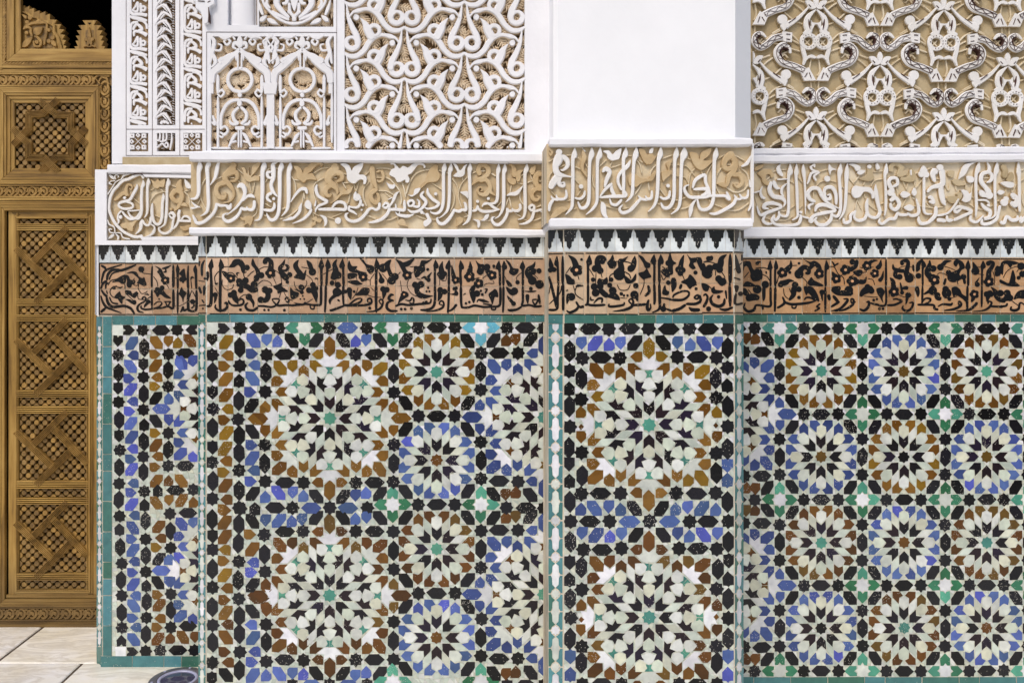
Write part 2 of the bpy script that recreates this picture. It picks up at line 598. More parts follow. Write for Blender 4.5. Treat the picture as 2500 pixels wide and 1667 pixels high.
KIND = {'S': S8, 'h': HEX, 'v': rot(HEX, 90), '/': DGN, '\\': mirx(DGN), 'u': PET, 'U': PETR, 'd': rot(PET, 180), 'E': rot(PETR, 180),
        'l': rot(PET, -90), 'r': rot(PET, 90), 'n': HOU, 'w': rot(HOU, 180), 'N': HEART, 'Y': rot(HEART, 180), 'P': rot(HEART, -90), 'Q': rot(HEART, 90),
        'x': [(-20, 0), (0, -22), (20, 0), (0, 22)], 'q': [(-42, -42), (42, -42), (42, 42), (-42, 42)]}
q8 = lambda pts: [(x * U / 1693.0, -y * U / 1693.0) for x, y in pts]
q6 = lambda pts: [(x * U / 1411.0, -y * U / 1411.0) for x, y in pts]
def sixteen(a, arms_white='V', tips=(0, 1, 2, 3)):
    """big eight-armed star: list of (colour, polygon) about its centre; a = colour of the flame-shaped points"""
    out = [('T', q8([(x * 2.5, y * 2.5) for x, y in star(54)]))]
    arm = [('A', [(0, 165), (100, 265), (100, 440), (0, 355), (-100, 440), (-100, 265)]),
           ('W', [(0, 366), (98, 452), (103, 572), (0, 603), (-103, 572), (-98, 452)]),
           ('W', [(0, 853), (82, 793), (135, 672), (0, 622), (-135, 672), (-82, 793)])]
    for s_ in (-1, 1):
        m = lambda p: [(s_ * -x, y) for x, y in p]
        arm += [('A', m([(-250, 808), (-170, 755), (-88, 776), (-137, 662), (-34, 612), (-102, 575), (-105, 492), (-250, 628)])),
                ('W', m([(-246, 980), (-85, 980), (-32, 912), (-66, 812), (-170, 762), (-249, 828)])),
                ('Z', m([(-85, 976), (0, 976), (0, 856), (-60, 838), (-36, 912)]))]
    arm += [(arms_white, [(-250, 600), (-108, 465), (-108, 278), (-250, 418)]), (arms_white, [(-392, 975), (-256, 852), (-256, 615), (-392, 752)])]
    for i in range(8):
        for c, p in arm:
            out.append((c, rot(q8(p), 45 * i)))
    for i in range(4):
        for s_ in (-1, 1):
            m = lambda p: [(s_ * x, y) for x, y in p]
            for c, p in ((a, [(-380, 1115), (-265, 1115), (-120, 990), (-245, 982), (-257, 860), (-385, 985)]),
                         (a, [(-503, 1045), (-405, 962), (-405, 788), (-503, 868), (-600, 800), (-600, 962)]),
                         (a, [(-750, 1120), (-612, 1120), (-612, 965), (-705, 880), (-815, 965), (-815, 1060)])):
                out.append((c, rot(q8(m(p)), 90 * i)))
        out.append((a, rot(q8([(-1075, 1110), (-945, 1110), (-812, 965), (-825, 825), (-970, 825), (-1085, 975)]), 90 * i)))
        out.append(('L', rot(q8([(-108, 990), (108, 990), (245, 1118), (108, 1130), (118, 1240), (0, 1178), (-118, 1240), (-108, 1130), (-245, 1118)]), 90 * i)))
        out.append(('L', rot(q8([(-705, 872), (-612, 955), (-610, 812), (-735, 690), (-812, 610), (-955, 612), (-872, 705), (-955, 815), (-820, 820), (-815, 955)]), 90 * i)))
        if i in tips:
            out.append((a, rot(q8([(0, 1165), (108, 1270), (108, 1470), (0, 1580), (-108, 1470), (-108, 1270)]), 90 * i)))
        for s_ in (-1, 1):
            out.append((a, rot([(s_ * 90 + x, -490 + y) for x, y in rot(PET if s_ > 0 else PETR, 90 * s_)], 90 * i)))
    return out
def rosette(a, c0):
    out = [(c0, q6([(x * 2.0, y * 2.0) for x, y in star(53)]))]
    for i in range(8):
        out.append(('A', rot(q6([(0, 130), (82, 215), (82, 365), (0, 295), (-82, 365), (-82, 215)]), 45 * i)))
        out.append(('V', rot(q6([(-208, 490), (-92, 378), (-92, 210), (-208, 325)]), 45 * i)))
    for i in range(4):
        out.append(('W', rot(q6([(0, 302), (85, 385), (85, 495), (34, 495), (0, 540), (-34, 495), (-85, 495), (-85, 385)]), 90 * i)))
        out.append(('W', rot(rot(q6([(0, 302), (85, 385), (85, 490), (30, 500), (0, 548), (-30, 500), (-85, 490), (-85, 385)]), 45), 90 * i)))
        for s_ in (-1, 1):
            m = lambda p: [(s_ * x, y) for x, y in p]
            out.append((a, rot(q6(m([(-200, 605), (-72, 605), (-14, 532), (-78, 498), (-92, 395), (-200, 505)])), 90 * i)))
            out.append((a, rot(q6(m([(-298, 572), (-217, 500), (-217, 350), (-296, 408), (-372, 385), (-378, 490)])), 90 * i)))
    return out
class Mosaic:
    def __init__(s, mb, wall, cx, cy, kx, ky, rect):
        s.mb, s.w, s.cx, s.cy, s.kx, s.ky, s.rect = mb, wall, cx, cy, kx, ky, rect
    def put(s, colour, poly, ox=0, oy=0, pit=None, jit=1.0, g=1.045):
        cxp = sum(q[0] for q in poly) / len(poly); cyp = sum(q[1] for q in poly) / len(poly)
        a = math.radians(R.gauss(0, 1.6))
        ca, sa = math.cos(a), math.sin(a)
        jx, jy = R.gauss(0, 1.3), R.gauss(0, 1.3)
        p = []
        for x, y in poly:
            dx, dy = (x - cxp) * g, (y - cyp) * g
            x2, y2 = cxp + dx * ca - dy * sa + jx + R.gauss(0, jit), cyp + dx * sa + dy * ca + jy + R.gauss(0, jit)
            p.append((s.cx + (x2 + ox) * s.kx, s.cy + (y2 + oy) * s.ky))
        p = clip_poly(p, *s.rect)
        if len(p) >= 3:
            prism(s.mb, s.w, p, 0, 0.0022, 0, 1, tint(colour, pit), 0.0, 0.000012)
    def items(s, text):
        """kind+colour x y ..., in pattern units about the centre"""
        for ln in text.strip().split(';'):
            t = ln.split()
            if not t:
                continue
            k, c = t[0][0], t[0][1]
            a = [float(v) for v in t[1:]]
            for i in range(0, len(a), 2):
                s.put(c, KIND[k], a[i], a[i + 1])
    def crop(s, text, cx, cy, fac, dy=0):
        """same, positions given in an enlarged crop of the photo whose star centre is cx, cy"""
        out = []
        for t in text.replace('\n', ' ').split(';'):
            t = t.split()
            if t:
                k, c = t[0][0], t[0][1]
                a = [float(v) for v in t[1:]]
                for i in range(0, len(a), 2):
                    s.put(c, KIND[k], (a[i] - cx) * fac, (a[i + 1] - cy) * fac + dy)
    def figure(s, fig, ox=0, oy=0, z='T'):
        for c, p in fig:
            s.put(z if c == 'Z' else c, p, ox, oy, jit=0.6, g=0.975)
def white_ground(mb, wall, rect):
    """pale cut pieces that fill the gaps, laid in irregular little pieces"""
    x0, y0, x1, y1 = rect
    st = 12.0
    nx, ny = max(1, round((x1 - x0) / st)), max(1, round((y1 - y0) / st))
    g = [[(x0 + (x1 - x0) * i / nx + (R.uniform(-3.5, 3.5) if 0 < i < nx else 0), y0 + (y1 - y0) * j / ny + (R.uniform(-3.5, 3.5) if 0 < j < ny else 0))
          for i in range(nx + 1)] for j in range(ny + 1)]
    for j in range(ny):
        for i in range(nx):
            p = [g[j][i], g[j][i + 1], g[j + 1][i + 1], g[j + 1][i]]
            cx = sum(q[0] for q in p) / 4; cy = sum(q[1] for q in p) / 4
            top = (cy - 790) / 500.0
            k = 'L' if R.random() > 0.35 + top else 'V'  # sky reflection put into the colour: whiter pieces near the top, greener lower
            if R.random() < 0.5:
                tris = ([p[0], p[1], p[2]], [p[0], p[2], p[3]])
            else:
                tris = (p,)
            for t in tris:
                mx = sum(q[0] for q in t) / len(t); my = sum(q[1] for q in t) / len(t)
                t2 = [(mx + (q[0] - mx) * 0.955, my + (q[1] - my) * 0.955) for q in t]
                prism(mb, wall, t2, -0.0015, 0.0008 + R.uniform(0, 0.0003), 0, 1, tint(k), 0, 0.00001)

def corners(m, ox, oy):            # four black lozenges in the corners of a rosette cell
    for sx in (-1, 1):
        for sy in (-1, 1):
            m.put('K', DGN if sx * sy > 0 else mirx(DGN), ox + sx * 0.352 * U, oy + sy * 0.352 * U)
def ring(m, ox, oy, sides='tb', corner=()):
    """black stars and lozenges round a big star"""
    for sd, a in (('t', 0), ('r', 90), ('b', 180), ('l', 270)):
        if sd in sides:
            for k, x, y in (('S', -200, -490), ('S', 200, -490), ('h', -343, -490), ('h', 343, -490), ('/', -103, -595), ('\\', 103, -595)):
                if k in '/\\' and sd in 'lr':
                    continue
                (px, py), = rot([(x, y)], a)
                m.put('K', rot(KIND[k], a), ox + px, oy + py)
    for x, y in corner:
        m.put('K', S8, ox + x, oy + y)
def hor_edge(m, x, y, w='K'):      # between two rosettes one above the other
    m.items(f"SK {x - .208 * U} {y} {x + .208 * U} {y}; h{w} {x} {y}")
def ver_edge(m, x, y, w='K'):
    m.items(f"SK {x} {y - .208 * U} {x} {y + .208 * U}; v{w} {x} {y}")
def cross(m, x, y, c='G', up=True, down=True, left=True, right=True):
    m.put('L', star(56), x, y)
    for ok, k, dx, dy in ((up, 'N', 0, -1), (down, 'Y', 0, 1), (left, 'P', -1, 0), (right, 'Q', 1, 0)):
        if ok:
            m.put(c, KIND[k], x + dx * 93, y + dy * 93)

def strip_course(mb, wall, x0, y0, x1, y1, n, horizontal=True, shades=None, skew=0.0):
    """a course of plain turquoise tiles"""
    cuts = [0.0]
    for i in range(n):
        cuts.append(cuts[-1] + R.choice([1, 1, 1, 1, 0.55]))
    tot = cuts[-1]
    for a, b in zip(cuts, cuts[1:]):
        a, b = a / tot, b / tot
        if horizontal:
            p = [(x0 + (x1 - x0) * a + .7, y0 + skew * a), (x0 + (x1 - x0) * b - .7, y0 + skew * b), (x0 + (x1 - x0) * b - .7, y1 + skew * b), (x0 + (x1 - x0) * a + .7, y1 + skew * a)]
        else:
            p = [(x0, y0 + (y1 - y0) * a + .7), (x1, y0 + (y1 - y0) * a + .7), (x1, y0 + (y1 - y0) * b - .7), (x0, y0 + (y1 - y0) * b - .7)]
        p = [(x + R.uniform(-.4, .4), y + R.uniform(-.5, .5)) for x, y in p]
        c = R.choice(shades or [(70, 116, 118), (66, 112, 112), (72, 122, 126), (62, 108, 100), (60, 104, 90), (78, 128, 136)])
        prism(mb, wall, p, -0.002, 0.0025, 0, 1, (lin(c[0]), lin(c[1]), lin(c[2]), R.choice([0, .01, .03])), 0, 0.00001)
def cartouche_strip(mb, wall, x0, x1, y0, y1, period, phase):
    """corner strip: white stars and long cartouches between turquoise flanks"""
    w_ = x1 - x0
    X = lambda u: x0 + w_ * u
    y = y0 + phase - period
    quad(mb, wall, x0, y0, x1, y1, 0.0, 1)
    cl = lambda p: clip_poly(p, x0, y0, x1, y1)
    def put(p, k, h=0.0022):
        p = cl([(a + R.uniform(-.3, .3), b + R.uniform(-.4, .4)) for a, b in p])
        if len(p) >= 3:
            c = tint(k, 0.01)
            prism(mb, wall, p, 0, h, 0, 1, c, 0, 0.00001)
    TC['t'] = [(64, 114, 112), (70, 122, 126), (60, 108, 96), (76, 128, 134)]
    while y < y1 + period:
        q = period
        for sgn in (0, 1):
            fl = lambda u: X(1 - u) if sgn else X(u)
            # flank pieces between the white figures
            put([(fl(.03), y + .02 * q), (fl(.17), y + .02 * q), (fl(.26), y + .10 * q), (fl(.47), y + .165 * q), (fl(.30), y + .23 * q), (fl(.27), y + .40 * q), (fl(.18), y + .47 * q), (fl(.03), y + .47 * q)], 't')
            put([(fl(.03), y + .50 * q), (fl(.18), y + .50 * q), (fl(.27), y + .57 * q), (fl(.30), y + .76 * q), (fl(.47), y + .835 * q), (fl(.26), y + .90 * q), (fl(.17), y + .98 * q), (fl(.03), y + .98 * q)], 't')
        st = [(X(.5) + (w_ * .34 if i % 2 == 0 else w_ * .225) * math.cos(math.pi * i / 8), y + q * (.138 if i % 2 == 0 else .095) * math.sin(math.pi * i / 8)) for i in range(16)]
        put(st, 'L', 0.0025)
        yc = y + q / 2
        put([(X(.5), yc - .335 * q), (X(.70), yc - .25 * q), (X(.72), yc - .05 * q), (X(.80), yc), (X(.72), yc + .05 * q), (X(.70), yc + .25 * q), (X(.5), yc + .335 * q),
             (X(.30), yc + .25 * q), (X(.28), yc + .05 * q), (X(.20), yc), (X(.28), yc - .05 * q), (X(.30), yc - .25 * q)], 'L', 0.0024)
        y += period
def crenels(mb, wall, x0, x1, y0, y1, centres, pitch, mi_w=0, hang=1.0):
    """white glazed course with stepped black pendants hanging from its top edge"""
    H = y1 - y0
    n = max(1, round((x1 - x0) / (pitch * 1.0)))
    xs = [x0] + [c + pitch * 0.5 for c in centres if x0 < c + pitch * 0.5 < x1] + [x1]
    for a, b in zip(xs, xs[1:]):
        prism(mb, wall, [(a + .3, y0), (b - .3, y0), (b - .3, y1), (a + .3, y1)], -0.002, 0.001, 0, 1, tint('M', 0.005), 0, 0.00001)
    for c in centres:
        q = pitch
        e = [(.475, 0), (.38, .17), (.36, .38), (.26, .39), (.25, .54), (.145, .55), (.13, .77), (0, .89)]
        p = e + [(-x, y) for x, y in e[:-1]][::-1]
        p = [(c + x * q + R.uniform(-.5, .5), y0 + y * H + R.uniform(-.5, .5)) for x, y in p]
        p = clip_poly(p, x0, y0, x1, y1)
        if len(p) >= 3:
            prism(mb, wall, p, 0, 0.0022, 0, 1, tint('K', R.choice([0, .02, .1])), 0, 0.00001)
TC['M'] = [(204, 211, 212), (210, 216, 217), (200, 208, 212)]
TC['y'] = [(182, 150, 122), (174, 140, 110), (190, 160, 134), (180, 152, 128)]
TC['z'] = [(192, 162, 130), (182, 150, 118), (198, 172, 142), (184, 146, 114)]
TC['x'] = [(170, 132, 94), (162, 122, 84), (176, 138, 100), (180, 144, 110)]
def clay_course(mb, wall, xs, y0, ym, y1, kind, sk=0.0):
    """two rows of square clay-coloured tiles with black border lines above and below"""
    xa, xb = xs[0], xs[-1]
    for a, b in zip(xs, xs[1:]):
        da, db = sk * (a - xa) / (xb - xa), sk * (b - xa) / (xb - xa)
        for r0, r1 in ((y0, ym), (ym, y1)):
            p = [(a + .8, r0 + da + .8), (b - .8, r0 + db + .8), (b - .8, r1 + db - .8), (a + .8, r1 + da - .8)]
            p = [(x + R.uniform(-.3, .3), y + R.uniform(-.3, .3)) for x, y in p]
            prism(mb, wall, p, -0.003, 0.001, 0, 1, tint(kind, R.uniform(0.01, 0.06)), 0, 0.000004)
GM = [M['glaze'], M['grout']]
def mosaic_left(parent):
    mb = MB()
    rect = (274, 793, 485, 1600)
    quad(mb, WL, 253, 770, 520, 1626, -0.001, 1)
    white_ground(mb, WL, rect)
    m = Mosaic(mb, WL, 554, 997, .2916, .2916, rect)
    for oy in (0, 1354):
        m.figure(sixteen('B'), 0, oy, 'R')
    m.crop("""qL 268 180; QK 368 178; SK 505 180 833 180; hK 680 182; PK 970 175; YK 268 280; /B 395 305; vK 520 345; \\O 635 295; dO 750 285; uO 840 300; \\R 955 280;
    SK 270 415 750 410; lB 415 418; wK 513 505; rO 620 410; hK 910 402; vK 272 585; \\B 385 525; SK 512 630; /O 628 520; vK 748 560; \\B 875 515; dB 985 495; rB 370 640; wK 270 735; vK 515 790;
    lO 645 630; rO 618 720; SK 748 715; SK 275 865; /B 388 745; SK 512 940; /K 630 830; uB 755 840; lB 412 860; vK 278 1035; rB 375 955; nK 518 1080; \\K 630 1050; dB 755 1035; wK 278 1190;
    /B 392 1070 398 1200; vK 513 1240; rO 620 1165; SK 750 1162; SK 285 1325; lB 412 1312; SK 510 1390; /O 630 1280; vK 748 1320; rB 385 1410; vK 280 1490; lO 648 1388; SK 748 1478; hK 912 1475;
    /B 398 1510; vK 510 1530; rO 620 1490; lB 415 1640""", 1309, 929, .8748)
    m.crop("SK 912 40 1105 100 1480 85; nK 1210 95; hK 1345 90; rB 1000 110; vK 912 165; nK 1108 205; /B 1010 200; \\O 1200 185; dO 1295 165; /O 1390 170; uO 1482 185; /O 1200 20; uO 1292 20; \\O 1388 20", 1737, -533, 1.0936)
    m.crop("""SK 265 70 718 48; lB 400 65; vK 498 115; hK 880 42; nK 265 190; \\B 383 175; /O 615 165; vK 723 205; vK 270 345; rB 370 275; SK 497 275;
    lO 635 268; rO 592 350; SK 722 355; SK 285 495; /B 385 375; vK 502 425; /K 618 455; uB 725 460; lB 400 478; rB 378 575; SK 503 565; vK 278 645; /B 390 685; nK 503 690; \\K 610 665; dB 722 660;
    SK 285 780; lB 408 780; vK 508 835; rO 605 775; SK 725 768; vK 283 935; \\B 393 875; /O 620 870; vK 727 915; SK 285 1070; rB 380 985; SK 507 980; lO 632 985; SK 722 1065; hK 880 1055;
    NK 283 1190; lB 412 1065; vK 502 1125; rO 600 1065; \\B 390 1175; /R 610 1170; uR 720 1165; \\O 835 1155; dR 940 1150; qL 275 1285; QK 378 1285; SK 500 1280 630 1275 935 1270; hK 785 1270""", 1226, 558, .934, 1354)
    return mb.build('mosaic_panel', GM, parent)
def mosaic_main(parent):
    mb = MB()
    rect = (505, 787, 1326, 1800)
    quad(mb, WM, 504, 766, 1334, 1800, -0.001, 1)
    white_ground(mb, WM, (505, 787, 1326, 1690))
    m = Mosaic(mb, WM, 805, 1021, .319, .319, rect)
    for oy in (0, 1354):
        m.figure(sixteen('R' if oy else 'O'), 0, oy, 'T')
        m.figure(sixteen('D'), 1638, oy - 10, 'R')
        ring(m, 0, oy, 'tbr', ((487, -488), (487, 488)))
        ring(m, 1638, oy - 10, 'tb')
    for j, (a, c) in enumerate((('O', 'T'), ('B', 'R'), ('R', 'T'), ('B', 'R'))):
        y = -357 + j * U
        m.figure(rosette(a, c), 818, y)
        corners(m, 818, y)
        ver_edge(m, 1157, y)
        hor_edge(m, 818, y - U / 2)
    for y, c1, c2 in ((-695, 'G', 'C'), (658, 'G', 'G'), (2012, 'G', 'G')):
        cross(m, 482, y, c1)
        cross(m, 1157, y, c2)
    # between the big stars
    for s_, y in ((1, -595), (-1, 577), (1, 1354 - 595), (-1, 1354 + 595)):
        k = ('u', 'd', '\\') if s_ > 0 else ('d', 'u', '/')
        m.items(f"{k[0]}B 197 {y + 8}; {k[1]}B 280 {y - 8}; {k[2]}K 385 {y}; {'/' if k[2] == chr(92) else chr(92)}K {1638 - 385} {y}")
        k = ('u', 'd') if s_ > 0 else ('d', 'u')
        m.items(f"{k[0]}R {1638 - 290} {y}; {k[1]}R {1638 - 215} {y - 10}")
    for y in (-691, 682, 2036):
        m.items(f"SK 0 {y} 284 {y}; hB 140 {y}; SK {1638 - 283} {y}; hK {1638 - 140} {y}; SK {1638} {y}")
    m.items("hB -140 682; SK -284 682; hB -140 2036; SK -284 2036")
    cross(m, -193, -693, 'G')
    m.crop("""SK 335 127 630 127; hK 480 127; qL 120 130; YK 118 210; QK 205 130; \\K 725 225; dB 535 215; uB 617 230; \\B 435 225;
    SK 122 332; vK 120 465; wK 122 620; SK 125 745; vK 125 890; wK 122 1040; SK 120 1155; vK 122 1295; SK 120 1430;
    /O 225 235 225 520 225 640 228 930 218 1050 220 1330; lO 240 340 238 745 228 1145 230 1435; rO 210 415 210 830 205 1230 213 1520;
    vK 330 278; SK 330 415; nK 325 530; vK 322 685; SK 320 825; vK 325 950 325 1080; SK 325 1215; vK 325 1370; SK 335 1505;
    rB 420 325; lB 445 410; \\B 428 515; rB 405 617; /K 420 720; hO 470 823; \\K 425 920; rB 418 1022; /B 425 1120; lB 442 1215; rB 410 1300; /K 430 1395;
    SK 533 330; vK 530 465; SK 525 615; uO 523 735; dO 523 912; SK 520 1020; vK 522 1160; SK 525 1300; nK 445 1505; hK 600 1500;
    uB 525 1420 815 1412; \\B 625 1385; dB 735 1378""", 1018, 818, 1.0)
    m.crop("""vK 138 225; wK 138 360; SK 138 475; vK 140 630; SK 140 780; vK 140 940; SK 145 1090; vK 142 1230; SK 140 1395; wK 135 1530;
    rO 230 145; /O 240 250 240 370; lO 245 475; rO 230 565; /O 243 680; lO 260 790; rO 235 885; /O 250 990; lR 265 1085; \\R 250 1190; rR 240 1310; lR 270 1395; \\K 250 1500;
    SK 358 130; vK 355 265 352 420; SK 355 570; vK 350 725; SK 358 875; vK 360 1015 360 1160; SK 365 1310; vK 360 1460;
    \\K 470 240; rO 445 350; /R 465 470; lB 475 575; rB 455 660; /K 470 765; hR 520 870; \\K 470 975; lB 460 1085; /B 472 1195; lB 488 1305; rB 460 1390; /B 470 1500;
    dB 575 230; /B 680 235; uB 790 245; dB 875 225; SK 565 350; vK 565 510; SK 570 655; uR 585 770; dR 585 970; SK 578 1085; vK 580 1230; SK 580 1390;
    uB 580 1505; \\B 690 1490; dB 795 1480; uB 885 1495""", 1100, 850, .934, 1354)
    return mb.build('mosaic_panel', GM, parent)
def mosaic_pier(parent):
    mb = MB()
    rect = (1377, 789, 1791, 1800)
    quad(mb, WP, 1376, 768, 1792, 1800, -0.001, 1)
    white_ground(mb, WP, (1377, 789, 1791, 1690))
    k = .319 * 1.06
    m = Mosaic(mb, WP, 1584, 1036, k, k, rect)
    for oy in (0, 1390):
        m.figure(sixteen('R' if oy else 'O', 'V', (0, 2)), 0, oy, 'T')
    f = 1 / 1.06 * .3190 / .3190
    c = 3.135 * .3190 * 1.06
    c = 1 / (3.135 * k)
    m.crop("""SK 222 133 520 133 825 133 1135 133 1430 133; hK 375 133 680 133 980 133 1280 133; dB 310 240 610 240 1045 235 1350 240; /B 418 245; uB 525 255 1145 255; /K 720 240; \\K 937 240; \\B 1245 245;
    SK 315 355 605 355 1045 350 1343 355; hK 460 350 1197 350; vK 222 305 217 725 217 1040 220 1455; SK 217 455 222 883; nK 217 590 220 1295; wK 220 1165;
    vK 308 515 315 1255; SK 308 672 315 1080 310 1390; xR 308 882; vK 1340 510 1340 1235; SK 1343 660 1340 1085 1340 1385; xR 1340 870;
    vK 1430 280 1430 725 1428 1050 1428 1455; SK 1427 435 1430 880; nK 1427 565; wB 1428 1175; nB 1428 1290; hK 455 1390 1190 1390; SK 612 1390 1035 1390;
    uB 310 1515 613 1515; \\B 410 1505; dB 520 1490; \\K 715 1505; /K 925 1505; uB 1035 1510 1340 1515; dB 1125 1495; /B 1233 1505""", 828, 865, c)
    c = 1 / (3.357 * k)
    m.crop("""SK 232 250 555 250 880 250 1207 250 1525 250; hK 390 250 1358 250; hB 715 250 1042 250; vK 228 415 230 885 228 1210; wK 228 585; nK 228 720; SK 235 1040; wB 230 1355; nB 230 1500;
    vK 325 625 322 1405; SK 325 805 325 1275; xR 322 1052; vK 1435 640 1432 1405; SK 1428 805 1428 1270; xR 1428 1032;
    vK 1525 415 1525 880 1525 1205; SK 1525 1040; wK 1525 570; nK 1525 720; wB 1522 1355; nB 1522 1500;
    dB 328 345 650 345 1110 345; /B 440 360; uB 555 375 1205 370; /K 765 360; \\K 990 360; \\B 1322 360; dB 1435 345; SK 338 480 650 470 1120 470 1430 475; hK 490 480 1275 470;
    SK 650 1580 1120 1580 330 1580 1432 1580; hK 490 1580 1275 1580""", 875, 1035, c, 1390)
    return mb.build('mosaic_panel', GM, parent)
def mosaic_right(parent):
    mb = MB()
    rect = (1790, 786, 2520, 1651)
    quad(mb, WR, 1780, 760, 2520, 1690, -0.001, 1)
    white_ground(mb, WR, rect)
    m = Mosaic(mb, WR, 2004, 906, .2984, .3083, rect)
    cols = (('O', 'T'), ('B', 'R'), ('R', 'G')), (('D', 'R'), ('O', 'K'), ('B', 'R')), (('R', 'T'), ('B', 'R'), ('R', 'T')), (('B', 'K'), ('R', 'T'), ('B', 'R'))
    for j in range(4):
        for i in range(4):
            a, c = cols[j][i] if i < 3 else ('B', 'R')
            x, y = i * U * 1.0, j * U
            m.figure(rosette(a, c), x, y)
            corners(m, x, y)
            hor_edge(m, x, y - U / 2)
            ver_edge(m, x - U / 2, y)
            if i > 0 or j % 2 == 0:
                cross(m, x - U / 2, y - U / 2, R.choice('GGTG'))
        hor_edge(m, j * U, 3.5 * U)
    for i in range(4):
        cross(m, (i - .5) * U, 3.5 * U, 'G')
    for y in (338, 1692):
        m.figure(sixteen('D'), -827, y, 'R')
        ring(m, -827, y, 'tb')
        for yy, k in ((y - 595, 'du'), (y + 585, 'ud')):
            m.items(f"{k[0]}R {-827 + 215} {yy}; {k[1]}R {-827 + 290} {yy}")
            m.put('K', mirx(DGN) if k == 'du' else DGN, -827 + 388, yy)
    for y in (-338, 1015, 2370):
        m.items(f"SK {-827 + 284} {y}; hK {-827 + 140} {y}")
    return mb.build('mosaic_panel', GM, parent)
# ------------------------------------------------------------------ the inscriptions, traced stroke by stroke
# (crop origin x, y, enlargement, strokes)
TILE_LEFT = [(235, 590, 4.715, """s 60 480 10 70 420 18 100 340 22 180 300 16 300 265 10; s 60 275 20 100 300 22 115 330 10; s 125 440 20 135 380 24 180 330 24 240 325 26 290 330 26 380 300 22 460 265 12
s 150 435 12 175 380 14 210 355 14 265 345 10; s 55 540 16 80 480 22 120 455 26; s 110 540 14 115 490 18 150 475 8; s 60 555 14 90 600 22 125 630 24; s 120 565 12 130 600 12
s 120 640 22 140 710 26 190 750 26 260 745 26 330 740 24 400 770 24 440 830 18; s 155 640 14 185 700 14 250 715 18; s 55 620 12 75 690 20 115 750 24 180 780 18 290 820 8; s 55 810 20 90 780 24 115 760 10
n 38 250 14 38 840 14; b 195 465 240 430 300 395 335 390 338 440 325 475 290 480 260 460; b 345 395 375 400 395 440 440 445 440 480 410 490 400 520 370 520 355 490 360 450
b 370 370 420 350 470 360 490 400 530 420 545 410 560 450 570 490 540 500 500 480 470 470 490 430 450 390 420 370; s 545 295 8 510 305 30 510 335 26 545 360 6; o 525 318 26; v 5 545 365 600 370 635 378; v 5 330 545 330 500 300 460
v 6 240 430 170 450 140 500; v 6 290 660 200 640 160 590 180 530 240 510; s 230 520 6 280 530 14 305 515 4; o 205 530 18; b 215 640 270 580 290 620 330 640 305 665 295 710 260 670 250 650
v 5 345 600 400 650 440 690; b 345 565 400 570 420 600 460 575 478 600 460 625 440 645 410 630 380 610 350 605; s 345 665 8 380 675 24 410 695 26 440 700 40 450 690 20; o 437 697 24
v 5 480 620 490 660 560 665 600 650 630 630; v 5 490 490 485 540 520 595 560 590 590 570; v 5 440 420 420 480 460 505 490 490; s 555 610 5 590 605 14 605 615 10 590 595 3
s 545 670 8 530 655 14 550 635 14 572 650 14 560 685 14 500 720 16 475 760 22 490 800 20 545 815 8; o 600 690 22; l 605 700 550 760 26 .1
s 520 735 10 520 765 16 570 780 18 660 770 18 720 750 16 755 715 14 740 690 10 700 695 10 665 725 10; s 645 285 14 640 400 18 640 520 18; s 640 555 18 640 760 20; o 725 660 9
s 780 690 8 850 690 14 850 700 12 820 740 12 800 700 12 790 690 6; s 690 770 14 760 760 18 830 745 18 870 770 22 870 760 10
b 680 285 740 310 760 345 755 380 720 365 705 345 720 320; s 760 310 12 810 300 22 865 270 5; s 775 350 8 800 345 20 800 310 6; s 735 340 40 760 390 40 775 420 36; f 797 445 46; v 5 660 400 700 460 710 520; v 5 810 490 840 540
b 670 565 700 560 730 530 770 560 800 600 850 645 790 640 740 605 710 635 690 600; o 700 545 20; o 760 530 24; s 888 270 14 888 400 26 888 520 24; s 890 555 22 890 770 26; s 935 265 8 940 320 34 938 380 22 940 540 20; s 938 555 20 938 820 18
b 960 370 1010 320 1022 360 1030 420 1020 440 1000 470 970 430 985 400; o 985 435 26; o 1015 430 22; s 1060 275 10 1055 400 22 1058 540 24; s 1060 555 24 1060 760 26 1085 795 22 1135 795 20 1155 750 24 1155 560 22
s 1145 270 8 1140 320 36 1148 380 24 1152 540 22; s 1088 440 8 1100 410 16 1125 415 10; v 6 1090 440 1100 540; v 6 1100 560 1070 650; v 6 1110 570 1145 640; o 1110 690 26; s 1125 690 10 1125 740 16 1095 765 12
s 970 810 8 985 790 20 1000 750 16 1010 790 20 1040 780 18 1060 770 18; b 955 600 985 530 1000 560 1035 590 1010 640 1000 690 985 640 960 610; v 4 880 740 960 740 1050 690; v 4 900 420 940 420""")]
